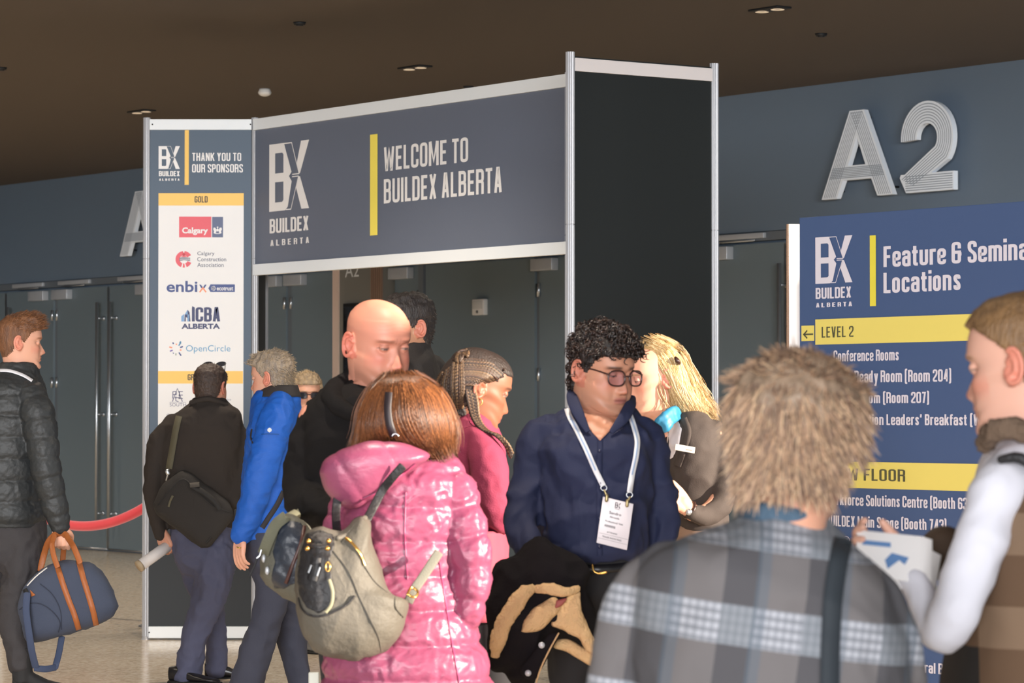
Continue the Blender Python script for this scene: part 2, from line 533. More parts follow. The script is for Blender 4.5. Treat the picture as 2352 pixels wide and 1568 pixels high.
    g['t'] = (2.7, [[(1.2, 9.4), (1.2, B), (2.6, B)], [(0, 6.6), (2.6, 6.6)]], 1)
    g['u'] = (3.8, [[(.65, 7.4), (.65, B), (3.05, B), (3.05, 7.4)]], 1)
    g['w'] = (5.2, [[(.7, 7.4), (1.5, .5), (2.6, 6.5), (3.7, .5), (4.5, 7.4)]], 0)
    g['y'] = (3.5, [[(.7, 7.4), (1.85, .8)], [(3.0, 7.4), (1.5, -2.4), (.4, -2.4)]], 0)
    return g
GLYPHS = _glyphs()
def _fillet(pts, closed, r):
    n = len(pts); out = []
    for i in range(n):
        p = pts[i]
        if not closed and i in (0, n - 1): out.append(p); continue
        a, b = pts[i - 1], pts[(i + 1) % n]
        va, vb = (a[0] - p[0], a[1] - p[1]), (b[0] - p[0], b[1] - p[1])
        la, lb = math.hypot(*va), math.hypot(*vb)
        rr = min(r, la * .48, lb * .48)
        p1 = (p[0] + va[0] / la * rr, p[1] + va[1] / la * rr); p2 = (p[0] + vb[0] / lb * rr, p[1] + vb[1] / lb * rr)
        for k in range(5):
            t = k / 4
            out.append(((1 - t)**2 * p1[0] + 2 * t * (1 - t) * p[0] + t * t * p2[0], (1 - t)**2 * p1[1] + 2 * t * (1 - t) * p[1] + t * t * p2[1]))
    return out
def ribbon2(pts, w, closed=False):
    """outline quads of a stroked 2-D polyline"""
    n = len(pts); lo, hi = [], []
    for i in range(n):
        a = pts[i - 1] if (closed or i > 0) else None
        b = pts[(i + 1) % n] if (closed or i < n - 1) else None
        d1 = (pts[i][0] - a[0], pts[i][1] - a[1]) if a else None
        d2 = (b[0] - pts[i][0], b[1] - pts[i][1]) if b else None
        if d1 is None: d1 = d2
        if d2 is None: d2 = d1
        l1, l2 = math.hypot(*d1) or 1e-9, math.hypot(*d2) or 1e-9
        n1, n2 = (-d1[1] / l1, d1[0] / l1), (-d2[1] / l2, d2[0] / l2)
        m = (n1[0] + n2[0], n1[1] + n2[1]); lm = math.hypot(*m) or 1e-9; m = (m[0] / lm, m[1] / lm)
        k = min(1.7, 1 / max(.3, m[0] * n1[0] + m[1] * n1[1])) * w / 2
        lo.append((pts[i][0] + m[0] * k, pts[i][1] + m[1] * k)); hi.append((pts[i][0] - m[0] * k, pts[i][1] - m[1] * k))
    return lo, hi
def stroke2(g, M, pts, w, closed=False, y=-0.0015, th=0.001):
    lo, hi = ribbon2(pts, w, closed); n = len(pts)
    vs = [M @ Vector((x, y, z)) for x, z in lo + hi]
    fs = [(i, (i + 1) % n, (i + 1) % n + n, i + n) for i in range(n if closed else n - 1)]
    return g.add(vs, fs)
def stroke_text(g, M, s, x0, x1, z0, z1, w=1.3, y=-0.0015, gap=0.75):
    tot = sum((GLYPHS[c][0] + gap) if c in GLYPHS else 1.9 for c in s) - gap
    sx, sz = (x1 - x0) / tot, (z1 - z0) / 10
    cur = 0
    for c in s:
        if c not in GLYPHS: cur += 1.9; continue
        wd, polys, rnd = GLYPHS[c]
        for ip, p in enumerate(polys):
            closed = p[-1] == 'c'
            q = list(p[:-1]) if closed else list(p)
            if rnd: q = _fillet(q, closed, 1.1)
            lo, hi = ribbon2(q, w, closed); n = len(q)
            vs = [M @ Vector((x0 + (cur + a) * sx, y - .00015 * ip, z0 + b * sz)) for a, b in lo + hi]
            fs = [(i, (i + 1) % n, (i + 1) % n + n, i + n) for i in range(n if closed else n - 1)]
            g.add(vs, fs)
        cur += wd + gap
    return g
def font_text(g, M, s, x0, x1, z0, z1, bold=0.0, y=-0.0015, spacing=1.0, shear=0.0):
    """text in the application's own default face, fitted to the box of its ink"""
    c = bpy.data.curves.new('tmp', 'FONT'); c.body = s; c.offset = bold; c.space_character = spacing; c.shear = shear
    c.resolution_u = 3; c.fill_mode = 'FRONT'
    o = bpy.data.objects.new('tmp', c); COL.objects.link(o)
    dg = bpy.context.evaluated_depsgraph_get()
    me = bpy.data.meshes.new_from_object(o.evaluated_get(dg))
    V = np.array([tuple(v.co) for v in me.vertices])
    a, b = V.min(0), V.max(0)
    vs = [M @ Vector((x0 + (v[0] - a[0]) / (b[0] - a[0]) * (x1 - x0), y, z0 + (v[1] - a[1]) / (b[1] - a[1]) * (z1 - z0))) for v in V]
    g.add(vs, [tuple(p.vertices) for p in me.polygons])
    bpy.data.objects.remove(o); bpy.data.curves.remove(c); bpy.data.meshes.remove(me)
    return g
def flat(g, M, poly, y=-0.0015, holes=()):
    from mathutils.geometry import tessellate_polygon
    rings = [list(poly)] + [list(h) for h in holes]
    tri = tessellate_polygon([[Vector((x, z, 0)) for x, z in r] for r in rings])
    allp = [p for r in rings for p in r]
    return g.add([M @ Vector((x, y, z)) for x, z in allp], [tuple(t) for t in tri])
def rect(g, M, x0, x1, z0, z1, y=-0.0015):
    return flat(g, M, [(x0, z0), (x1, z0), (x1, z1), (x0, z1)], y)
def bx_logo(g, M, x0, x1, z0, z1, y=-0.0015):
    q = lambda pts: [(x0 + a * (x1 - x0), z0 + b * (z1 - z0)) for a, b in pts]
    flat(g, M, q([(0, 0), (.40, 0), (.47, .05), (.57, .42), (.50, .5), (.565, .56), (.37, 1), (0, 1)]), y,
         [q([(.15, .56), (.15, .86), (.33, .86), (.36, .83), (.36, .56)]), q([(.15, .13), (.15, .43), (.36, .43), (.36, .16), (.33, .13)])])
    flat(g, M, q([(.80, 1), (1, 1), (.775, .525), (.75, .525), (.69, .67)]), y)
    flat(g, M, q([(.735, .48), (.775, .48), (1, 0), (.81, 0), (.67, .34)]), y)
    w = .014 * (x1 - x0)
    stroke2(g, M, q([(.375, .99), (.565, .99), (.75, .52), (.58, .52)]), w, y=y)
    stroke2(g, M, q([(.58, .485), (.735, .485), (.55, .01), (.42, .01)]), w, y=y)
    return g

class Panel:
    """an upright plane: p0 on it, u to the right along it (horizontal)"""
    def __init__(s, p0, u):
        s.p0 = Vector(p0); s.u = Vector((u[0], u[1], 0)).normalized()
        s.n = Vector((s.u.y, -s.u.x, 0))               # towards the viewer
        s.M = Matrix(((s.u.x, -s.n.x, 0, s.p0.x), (s.u.y, -s.n.y, 0, s.p0.y), (0, 0, 1, s.p0.z), (0, 0, 0, 1)))
    def at(s, px, py):
        q = on_plane(px, py, s.p0, s.n) - s.p0
        return q.dot(s.u), q.z
    def x(s, px): return s.at(px, HORIZON)[0]
    def z(s, px, py): return s.at(px, py)[1]

# ------------------------------------------------------------------ the setting
WU = Vector((0.5966, -0.8026, 0))
WALL = Panel((-4.31, 33.6, 0), WU)                       # face of the hall wall
CEIL = 4.0
M_wall = mat('charcoal_paint', '#667585', rough=0.55, bump=0.03, bscale=300)
M_door = mat('slate_door_paint', '#6b777d', rough=0.5, bump=0.03, bscale=300)
M_band = mat('door_head_paint', '#646a70', rough=0.5)
M_ceil = mat('brown_ceiling_paint', '#5a5148', rough=0.9, bump=0.1, bscale=200)
M_steel = mat('brushed_steel', '#c4c8cc', rough=0.32, metal=0.9)
M_silver = mat('silver_paint', '#b9bcc0', rough=0.4, metal=0.3)
M_black = mat('matt_black', '#17181a', rough=0.6)
M_white = mat('white_plastic', '#dcdad6', rough=0.45)

# terrazzo floor
m = bpy.data.materials.new('terrazzo'); m.use_nodes = True
nt = m.node_tree; b = nt.nodes['Principled BSDF']
tc = nt.nodes.new('ShaderNodeTexCoord')
vo = nt.nodes.new('ShaderNodeTexVoronoi'); vo.inputs['Scale'].default_value = 55
rp = nt.nodes.new('ShaderNodeValToRGB')
rp.color_ramp.elements[0].color = lin('#c0ad95'); rp.color_ramp.elements[1].color = lin('#ece0cc')
e = rp.color_ramp.elements.new(0.45); e.color = lin('#ddccb4')
nt.links.new(tc.outputs['Object'], vo.inputs['Vector'])
sp = nt.nodes.new('ShaderNodeSeparateColor'); nt.links.new(vo.outputs['Color'], sp.inputs[0])
nt.links.new(sp.outputs[0], rp.inputs[0]); nt.links.new(rp.outputs[0], b.inputs['Base Color'])
b.inputs['Roughness'].default_value = 0.16
M_floor = m

g = G(); box(g, Matrix(), -22, 7.2, -4, 46, -0.12, 0.0)
g.obj('floor', M_floor, kind='structure', smooth=False)
g = G(); box(g, Matrix(), -22, 7.2, 2, 46, CEIL, CEIL + 0.15)
g.obj('ceiling', M_ceil, kind='structure', smooth=False)
s_end = 19.2
DOORTOP, BAND = 2.81, 2.895
g = G()
box(g, WALL.M, -14, s_end, 0.09, 0.30, 0, CEIL)            # wall behind the doors
box(g, WALL.M, -14, s_end, 0.0, 0.09, BAND, CEIL)          # upper wall
wall_back = g.obj('wall_back', M_wall, kind='structure', smooth=False)
wx = WALL.x
g = G(); box(g, WALL.M, -14, s_end, 0.006, 0.089, DOORTOP + .012, BAND - .004)
g.obj('trim_1', M_band, kind='structure', smooth=False)

# unseen right-hand wall added to mask the sun; its openings aim light at chosen spots
XW = 7.0
holes = [(4.7, 5.72, 1.2, 3.72), (6.0, 6.3, 3.335, 3.72), (6.42, 7.15, 1.2, 3.72), (8.0, 8.9, 1.2, 3.72), (9.5, 9.85, 3.28, 3.72)]
g = G()
ys = [-2.0]
for (a, b_, z0, z1) in holes:
    box(g, Matrix(), XW, XW + .2, ys[-1], a, 0, CEIL)
    box(g, Matrix(), XW, XW + .2, a, b_, 0, z0); box(g, Matrix(), XW, XW + .2, a, b_, z1, CEIL)
    ys.append(b_)
box(g, Matrix(), XW, XW + .2, ys[-1], 18.3, 0, CEIL)
g.obj('sun_mask_wall', M_wall, kind='structure', smooth=False)

g = G(); box(g, Matrix(), -12.2, -12.0, 4, 44, 0, CEIL)  # unseen wall added to keep light out from the open left side
g.obj('light_block_wall', M_wall, kind='structure', smooth=False)

# ---- doors
def closer(parent, xa, xb, zt, h=.105, d=.075, face=.03):
    g = G(); box(g, WALL.M, xa, xb, face - d, face, zt - h, zt, .006)
    o = g.obj('door_closer', M_silver, parent, label='silver box-shaped door closer')
    return o
def hinge(parent, x, z, h=.115):
    g = G(); a = WALL.M @ Vector((x, .018, z - h / 2)); cyl(g, a, a + Vector((0, 0, h)), .017, 10)
    return g.obj('hinge', M_steel, parent)
def handle(parent, x, side, z0=.26, z1=2.63):
    g = G(); off = -.06
    a = WALL.M @ Vector((x, off, z0)); cyl(g, a, a + Vector((0, 0, z1 - z0)), .017, 14)
    for z in (z0 + .14, (z0 + z1) / 2, z1 - .17):
        p = WALL.M @ Vector((x, off, z)); q = WALL.M @ Vector((x, .03, z)); cyl(g, p, q, .012, 10)
        r = WALL.M @ Vector((x, .012, z)); cyl(g, r, WALL.M @ Vector((x, .03, z)), .024, 12)
    return g.obj('pull_handle', M_steel, parent, label='full-height steel pull bar')
_dn = [0]
HP = Panel(WALL.p0 + WALL.n * .06, WU)
def door(xa, xb, hinge_side, handle_x=None, closer_x=None, track=None, zt=DOORTOP, edge=True):
    _dn[0] += 1
    root = WALL.M @ Vector(((xa + xb) / 2, .05, 0))
    t = thing('door_%d' % _dn[0], None, None, root, kind='structure')
    g = G(); box(g, WALL.M, xa + .006, xb - .006, .03, .088, .012, zt - .008, .002)
    g.obj('door_leaf', M_door, t, smooth=False)
    if edge:                                              # bright metal edging on the meeting stile
        ex = xb - .016 if hinge_side < 0 else xa + .004
        g = G(); box(g, WALL.M, ex, ex + .012, .024, .032, .012, zt - .02)
        g.obj('edge_trim', M_steel, t)
    g = G(); box(g, WALL.M, xa + .006, xb - .006, .022, .03, .012, .03)
    g.obj('bottom_seal', M_steel, t)
    hx = xa + .0 if hinge_side < 0 else xb - .0
    for z in (.3, 1.05, 1.79, 2.52): hinge(t, hx + (.012 if hinge_side < 0 else -.012), z)
    if handle_x is not None: handle(t, handle_x, hinge_side)
    if closer_x: closer(t, closer_x[0], closer_x[1], zt - .02)
    if track:
        g = G(); box(g, WALL.M, track[0], track[1], -.03, .004, DOORTOP + .03, DOORTOP + .072, .003)
        g.obj('closer_track', M_silver, t)
        g = G(); a = WALL.M @ Vector((track[0] + .1, -.012, DOORTOP + .012)); b2 = WALL.M @ Vector((track[1] - .12, -.012, DOORTOP + .016))
        cyl(g, a, b2, .008, 8); g.obj('closer_arm', M_steel, t)
    return t
def mullion(xa, xb, n):
    g = G(); box(g, WALL.M, xa, xb, .05, .089, 0, DOORTOP - .002)
    g.obj('trim_%d' % n, M_band, kind='structure', smooth=False)
x_gap0, x_m0, x_m1, x_gap1 = wx(8), wx(117), wx(125.5), wx(243.5)
LEAF = x_gap1 - x_m1
MUL = x_m1 - x_m0
door(x_gap0 - LEAF, x_gap0 - .004, -1)
door(x_gap0 + .004, x_m0, 1, HP.x(17), (wx(71), wx(105)), (wx(32), wx(101)))
mullion(x_m0, x_m1, 2)
door(x_m1, x_gap1 - .006, -1, HP.x(222), (wx(124.5), wx(160)), (wx(137), wx(208)))
door(x_gap1 + .006, x_gap1 + LEAF, 1, HP.x(251), (wx(317), wx(352)), (wx(274), wx(345)))
mullion(x_gap1 + LEAF, x_gap1 + LEAF + MUL, 3)
# the pair seen under the banner
m0, m1 = wx(651), wx(663)
door(m0 - LEAF, m0, 1, None, (wx(612), wx(642)), (wx(575), wx(640)))
mullion(m0, m1, 4)
door(m1, wx(782), -1, HP.x(777), (wx(658), wx(699)), (wx(668), wx(745)), edge=False)
# pilaster between the door sets, with its pale edge, olive face and slatted strip
xe0, xe1, xs0, xs1 = wx(783.5), wx(797), wx(873), wx(898)
g = G(); box(g, WALL.M, xe0 + .005, xs1 - .004, -.085, .088, 0, BAND - .005)
g.obj('trim_5', mat('olive_panel', '#75726a', rough=0.6, bump=.02, bscale=200), kind='structure', smooth=False)
g = G(); box(g, WALL.M, xe0, xe1, -.10, -.004, 0, BAND - .006)
g.obj('trim_6', mat('pale_maple_edge', '#d8bfae', rough=0.45, var=.06, vscale=3, stretch=(8, 8, .6)), kind='structure', smooth=False)
g = G()
nsl = 6
for i in range(nsl):
    a = xs0 + (xs1 - xs0) * (i + .1) / nsl
    box(g, WALL.M, a, a + (xs1 - xs0) / nsl * .55, -.11, -.086, 0, BAND - .006)
g.obj('trim_7', mat('brown_timber_slats', '#8a6f5c', rough=0.5), kind='structure', smooth=False)
xd0, xd1 = wx(958), wx(964)
door(xs1 + .01, xd0, 1, None, (wx(899), wx(944)), None, edge=False)
g = G(); box(g, WALL.M, xd0 + .004, wx(970), .01, .089, 0, DOORTOP)
g.obj('trim_8', M_band, kind='structure', smooth=False)
g = G(); box(g, WALL.M, wx(971.5), wx(1222), .028, .089, 0, DOORTOP - .006)
g.obj('trim_9', M_door, kind='structure', smooth=False)
mullion(wx(1223), wx(1231), 10)
door(wx(1231.5), wx(1231.5) + LEAF, -1, None, (wx(1227), wx(1276)), None, edge=False)
xg = wx(1801)
mullion(xg - LEAF - MUL - .02, xg - LEAF - .005, 11)
door(xg - LEAF, xg - .006, -1, HP.x(1790), (wx(1644), wx(1679)), (wx(1590), wx(1760)))
door(xg + .006, xg + LEAF, 1, HP.x(1812), (wx(1955), wx(2000)), (wx(1850), wx(1975)))
mullion(xg + LEAF, xg + LEAF + MUL, 12)
door(xg + LEAF + MUL, xg + 2 * LEAF + MUL, -1)

# wall-mounted device right of the slatted strip
xa, za = WALL.at(1088, 724); xb, zb = WALL.at(1115, 686)
t = thing('door_alarm_box', 'small pale grey alarm box on the dark wall under the banner', 'alarm box', WALL.M @ Vector(((xa + xb) / 2, .028, za)))
g = G(); box(g, WALL.M, xa, xb, -.02, .028, za, zb, .008); g.obj('casing', M_white, t)
g = G(); box(g, WALL.M, xa + .012, xb - .02, -.024, -.018, za + (zb - za) * .38, zb - .015, .003); g.obj('lens', mat('grey_lens', '#c9c9c6', rough=.25), t)
g = G(); c = WALL.M @ Vector(((xa + xb) / 2 - .005, -.021, za + (zb - za) * .2)); cyl(g, c, c + WALL.n * .006, .014, 14); g.obj('button', mat('dark_grey_button', '#6a6a68'), t)
# display on the pilaster
xa, za = WALL.at(811, 900); xb, zb = WALL.at(868, 695)
t = thing('wall_display', 'dark upright display panel on the olive pilaster behind the bald man', 'display', WALL.M @ Vector(((xa + xb) / 2, -.085, za)))
g = G(); box(g, WALL.M, xa, xb, -.115, -.087, za, zb, .004); g.obj('frame', M_black, t)
g = G(); box(g, WALL.M, xa + .02, xb - .01, -.118, -.113, za + .03, zb - .03); g.obj('screen', mat('dark_blue_glass', '#3c4350', rough=.15), t)
# small raised A2 room sign on the pilaster
M_letter = mat('room_letter_white', '#d9dad8', rough=.5)
MP = WALL.M @ Matrix.Translation((0, -.088, 0))
xa, za = WALL.at(811, 637.5); xb, zb = WALL.at(843, 605)
g = G(); font_text(g, MP, 'A2', xa, xb, za, zb, y=-.003)
g.obj('room_sign', M_letter, label='thin white A2 room sign on the olive pilaster', cat='room sign')

# ---- the tall metal hall letters, built from bars with engraved inlines
def letter_A(M, x0, x1, z0, z1, sc, name, label):
    W, H = x1 - x0, z1 - z0
    t = thing(name, label, 'wall letter', M @ Vector(((x0 + x1) / 2, -.1, z0)))
    q = lambda pts: [(x0 + a * W, z0 + b * H) for a, b in pts]
    body = [(0, 0), (.215, 0), (.305, .205), (.70, .205), (.785, 0), (1.0, 0), (.60, 1), (.40, 1)]
    hole = [(.375, .37), (.62, .37), (.50, .70)]
    from mathutils.geometry import tessellate_polygon
    g = G(); b_, h = q(body), q(hole)
    tri = tessellate_polygon([[Vector((x, z, 0)) for x, z in b_], [Vector((x, z, 0)) for x, z in h]])
    allp = b_ + h; n = len(allp)
    for yy in (-.15, -.105): g.add([M @ Vector((x, yy, z)) for x, z in allp], [tuple(k) for k in tri])
    k0 = 0
    for ring in (b_, h):
        vs = [M @ Vector((x, -.15, z)) for x, z in ring] + [M @ Vector((x, -.105, z)) for x, z in ring]; k = len(ring)
        g.add(vs, [(i, (i + 1) % k, (i + 1) % k + k, i + k) for i in range(k)])
    g.obj('letter_face', M_alu, t, smooth=False, weld=1e-5)
    g = G()
    for i in range(1, 8):
        f = i / 8
        stroke2(g, M, q([(.215 * f + .01 * (1 - f), .015), (.40 + .2 * f * .98, .985)]), .006 * sc, y=-.151)
        stroke2(g, M, q([(.785 + .205 * f, .015), (.40 + .2 * f, .985)]), .006 * sc, y=-.1513)
        zz = .215 + .15 * f
        stroke2(g, M, q([(zz * .4 + .02, zz), (1 - zz * .4 - .02, zz)]), .006 * sc, y=-.1516)
    g.obj('engraved_lines', M_aluline, t)
    for a, b2 in ((.12, .1), (.88, .1), (.42, .6), (.57, .6), (.5, .93)):
        g = G(); p = M @ Vector((x0 + a * W, -.105, z0 + b2 * H)); cyl(g, p, M @ Vector((x0 + a * W, -.002, z0 + b2 * H)), .008, 8); g.obj('standoff_pin', M_black, t)
    return t
def letter_2(M, x0, x1, z0, z1, sc, name, label):
    W, H = x1 - x0, z1 - z0
    t = thing(name, label, 'wall letter', M @ Vector(((x0 + x1) / 2, -.1, z0)))
    w = .30                                              # stroke of the top arc, in widths
    R = .345; k = W / H; cx, cz = .50, 1 - .495 * k          # centre line
    def path(off):
        pts = []
        for i in range(33):
            a = math.radians(183 - i * 6.9)
            pts.append((cx + (R + off) * math.cos(a), cz + (R + off) * math.sin(a) * k))
        # straight diagonal down to the lower left corner
        ex, ez = .125 , .115
        dx, dz = pts[-1][0] - ex, (pts[-1][1] - ez)
        pts.append((ex + off * .9, ez - off * .32 * 1.0))
        return pts
    g = G()
    q = lambda pts: [(x0 + a * W, z0 + b * H) for a, b in pts]
    o_, i_ = q(path(w / 2)), q(path(-w / 2))
    n = len(o_)
    def slab(A, B):
        n = len(A)
        vs = [M @ Vector((x, y, z)) for y in (-.15, -.105) for x, z in A + B]
        m_ = 2 * n
        fs = []
        for i in range(n - 1):
            fs += [(i, i + 1, n + i + 1, n + i), (m_ + i, m_ + n + i, m_ + n + i + 1, m_ + i + 1),
                   (i, m_ + i, m_ + i + 1, i + 1), (n + i, n + i + 1, m_ + n + i + 1, m_ + n + i)]
        fs += [(0, n, m_ + n, m_), (n - 1, m_ + n - 1, m_ + 2 * n - 1, 2 * n - 1)]
        g.add(vs, fs)
    slab(i_, o_)
    prism(g, M, q([(.10, 0), (1.0, 0), (1.0, .205), (.40, .205), (.0, .205), (-.02, .17)]), -.1502, -.105)
    g.obj('letter_face', M_alu, t, smooth=False)
    g = G()
    for i in range(1, 8):
        stroke2(g, M, q(path(w * (i / 8 - .5))), .006 * sc, y=-.1515)
        zz = .205 * i / 8
        stroke2(g, M, q([(.08 + .02 * (1 - i / 8), zz), (.985, zz)]), .006 * sc, y=-.152)
    g.obj('engraved_lines', M_aluline, t)
    for a, b2 in ((.2, .1), (.8, .1), (.5, .95), (.6, .35)):
        g = G(); p = M @ Vector((x0 + a * W, -.105, z0 + b2 * H)); cyl(g, p, M @ Vector((x0 + a * W, -.002, z0 + b2 * H)), .008, 8); g.obj('standoff_pin', M_black, t)
    return t
M_alu = mat('silver_blue_metal', '#f0f6fd', rough=.5)
M_aluline = mat('engraved_grey', '#8f9aa6', rough=.6)
FRONT = Panel(WALL.p0 + WALL.n * .15, WU)
xa, za = FRONT.at(1887, 459); xb, _ = FRONT.at(2051, 446); zt = FRONT.z(1950, 254) * .5 + FRONT.z(1985, 252) * .5
letter_A(WALL.M, xa, xb, za, zt, 1.0, 'hall_letter', 'tall silver letter A left of the number 2 on the dark wall')
LW = xb - xa
x2, z2 = FRONT.at(2069, 443); x3, _ = FRONT.at(2190, 434); z3 = FRONT.z(2130, 231)
letter_2(WALL.M, x2, x3, za, z3, 1.0, 'hall_numeral', 'tall silver number 2 on the dark wall, right of the letter A')
x4, z4 = FRONT.at(275, 589)
letter_A(WALL.M, x4, x4 + LW, z4, z4 + (zt - za), 1.0, 'hall_letter', 'silver letter A half hidden behind the sponsor panel')

# ---- ceiling fittings
def ceil_at(px, py):
    d = ray_dir(px, py); t = (CEIL - HC) / d.z
    return EYE + d * t
def downlight(px, py, label):
    c = ceil_at(px, py)
    t = thing('ceiling_downlight', label, 'downlight', c, 'twin recessed downlights')
    M = Matrix.Translation(c) @ Matrix(((WU.x, .8026, 0, 0), (WU.y, .5966, 0, 0), (0, 0, 1, 0), (0, 0, 0, 1)))
    L, Wd = .138, .062
    g = G(); box(g, M, -L, L, -Wd, Wd, -.012, .0, .003); g.obj('frame', M_black, t)
    for s in (-1, 1):
        g = G(); q = M @ Vector((s * .074, 0, -.0125)); n = 20
        vs = []; fs = []
        for k, (r, z) in enumerate(((.044, -.004), (.041, -.006), (.022, .004), (.001, .005))):
            for i in range(n):
                a = 2 * math.pi * i / n; vs.append(q + Vector((r * math.cos(a), r * math.sin(a), z)))
        for k in range(3):
            for i in range(n): fs.append((k * n + i, k * n + (i + 1) % n, (k + 1) * n + (i + 1) % n, (k + 1) * n + i))
        g.add(vs, fs); g.obj('lamp', M_lamp, t)
    return t
M_lamp = bpy.data.materials.new('warm_reflector'); M_lamp.use_nodes = True
bb = M_lamp.node_tree.nodes['Principled BSDF']; bb.inputs['Base Color'].default_value = lin('#d8cbb8'); bb.inputs['Roughness'].default_value = .3
bb.inputs['Emission Color'].default_value = lin('#ffe2bf'); bb.inputs['Emission Strength'].default_value = .45
downlight(1768, 19, 'twin square downlight in the ceiling at the upper right')
downlight(953, 153, 'twin square downlight in the ceiling above the welcome banner')
downlight(325, 254, 'twin square downlight in the ceiling above the sponsor panel')
_row0 = Vector((-.71, 23.35, CEIL - .03)); _along = Vector((WU.x, WU.y, 0)) * 4.05; _back = WALL.n * 4.2
for r in range(0, 4):
    for k in range(-3, 4):
        q = _row0 + _along * k + _back * r
        if not (-11 < q.x < 6.5 and 3 < q.y < 40): continue
        d = bpy.data.lights.new('downlight_lamp', 'SPOT'); d.energy = 350; d.color = (1.0, .86, .70); d.spot_size = math.radians(120); d.spot_blend = .8
        d.shadow_soft_size = .06
        o = bpy.data.objects.new('downlight_lamp', d); COL.objects.link(o); o.location = q
for (px, py, lb) in ((688, 51, 'dark round ceiling cap nearest the top of the picture'), (1886, 77, 'dark round ceiling cap above the big letter A2'),
                     (1076, 198, 'dark round ceiling cap just over the welcome banner'), (3, 155, 'dark round ceiling cap at the far left edge')):
    c = ceil_at(px, py); g = G()
    cyl(g, c + Vector((0, 0, -.018)), c, .036, 24, .042)
    cyl(g, c + Vector((0, 0, -.024)), c + Vector((0, 0, -.018)), .022, 20, .024)
    g.obj('sprinkler_cover', M_black, label=lb, cat='ceiling cap', group='dark round ceiling caps')
c = ceil_at(608, 204)
t = thing('smoke_detector', 'white round smoke detector on the brown ceiling', 'smoke detector', c)
g = G(); cyl(g, c + Vector((0, 0, -.03)), c, .052, 28, .042); g.obj('base', M_white, t)
g = G(); ellipsoid(g, c + Vector((0, 0, -.030)), .052, .052, .03, nu=28); g.obj('dome', M_white, t)

# ------------------------------------------------------------------ the exhibition arch
M_postalu = mat('anodised_aluminium', '#b0b0b3', rough=.42, metal=.35)
M_rail = mat('painted_rail', '#e6eaec', rough=.45)
M_navy = mat('printed_navy', '#47586a', rough=.55)
M_header = mat('printed_slate_navy', '#646b7a', rough=.5, var=.02, vscale=3)
M_print = mat('printed_white', '#eae7e4', rough=.55)
M_dark = mat('dark_infill_panel', '#34373a', rough=.6, spec=.25)
M_darkpanel = mat('black_infill_panel', '#212424', rough=.6, spec=.2, var=.12, vscale=1.2, stretch=(3.2, 3.2, .05))
M_yellow = mat('printed_yellow', '#f5e263', rough=.55)
M_gold = mat('printed_gold', '#f3c45c', rough=.55)
M_ink = mat('printed_ink', '#3d3a3a', rough=.6)
YS = 20.47
TOPZ = 3.347
def post(parent, x, y, z0=0.02, z1=TOPZ + .012, r=.024, lean=0.0):
    g = G()
    n = 16
    prof = []
    for i in range(n * 2):
        a = math.pi * i / n
        rr = r * (1.0 if i % 4 in (0, 1) else .80)
        prof.append((rr * math.cos(a), rr * math.sin(a)))
    k = len(prof); vs = []; fs = []
    levels = [z0, 2.444, 2.446, 2.449, 2.451, z1]
    for li, z in enumerate(levels):
        sc = .9 if li in (2, 3) else 1.0
        vs += [Vector((x + p[0] * sc + lean * z, y + p[1] * sc, z)) for p in prof]
    for li in range(len(levels) - 1):
        fs += [(li * k + i, li * k + (i + 1) % k, (li + 1) * k + (i + 1) % k, (li + 1) * k + i) for i in range(k)]
    fs += [tuple(range(k))[::-1], tuple(range((len(levels) - 1) * k, len(levels) * k))]
    g.add(vs, fs)
    if z0 < .1: cyl(g, (x, y, 0), (x, y, .022), .03, 16, .02)
    return g.obj('post', M_postalu, parent, smooth=False)

arch = thing('welcome_arch', 'exhibition entrance arch with navy welcome banner and sponsor column', 'entrance arch', Vector((-1.0, 19.5, 0)))
SP = Panel((0, YS, 0), (1, 0))
sx = SP.x; 
xl, xr = sx(336), sx(584.5)
post(arch, xl, YS); post(arch, xr, YS)
post(arch, xl, YS + .82); post(arch, xr, YS + .82)
PF = Panel((0, YS - .012, 0), (1, 0)); PM = PF.M
z_of = lambda y: PF.z(460, y)
x_of = lambda x: PF.x(x)
xa, xb = xl + .02, xr - .02
g = G(); box(g, PM, xa, xb, .0, .02, .06, TOPZ - .02)
panel = g.obj('sponsor_panel', M_dark, arch, smooth=False, label='tall sponsor panel listing gold sponsors')
for (za, zb) in ((z_of(298.5), TOPZ), (z_of(1464.5), z_of(1438))):
    g = G(); box(g, PM, xa, xb, -.016, .024, za, zb, .002); g.obj('rail', M_rail, arch, smooth=False)
g = G()
for px, py in ((349, 286), (574.5, 286), (344.5, 1451.5), (572, 1451)):
    c = PM @ Vector((x_of(px), -.016, z_of(py))); cyl(g, c, c + Vector((0, -.003, 0)), .005, 10)
g.obj('screws', M_black, panel)
# printed sheet
M_gband = mat('printed_gold_band', '#f8c663', rough=.55)
g = G(); box(g, PM, xa + .002, xb - .002, -.002, .0, z_of(1165), z_of(298.5)); g.obj('printed_sheet', M_navy, panel, smooth=False)
g = G(); rect(g, PM, x_of(363), x_of(559), z_of(1120), z_of(472), y=-.003); g.obj('white_field', M_print, panel, smooth=False)
g = G(); rect(g, PM, x_of(363), x_of(559), z_of(472), z_of(443.5), y=-.0035); g.obj('gold_band', M_gband, panel, smooth=False)
g = G(); rect(g, PM, x_of(363), x_of(558), z_of(880.5), z_of(852), y=-.0035)
g.obj('gold_band', M_gband, panel, smooth=False)
g = G(); rect(g, PM, x_of(423), x_of(432.5), z_of(424.5), z_of(299), y=-.004); g.obj('gold_bar', M_gold, panel, smooth=False)
def stx(g, s, x0, x1, y0, y1, w=1.3, yy=-.005): stroke_text(g, PM, s, x_of(x0), x_of(x1), z_of(y1), z_of(y0), w, yy)
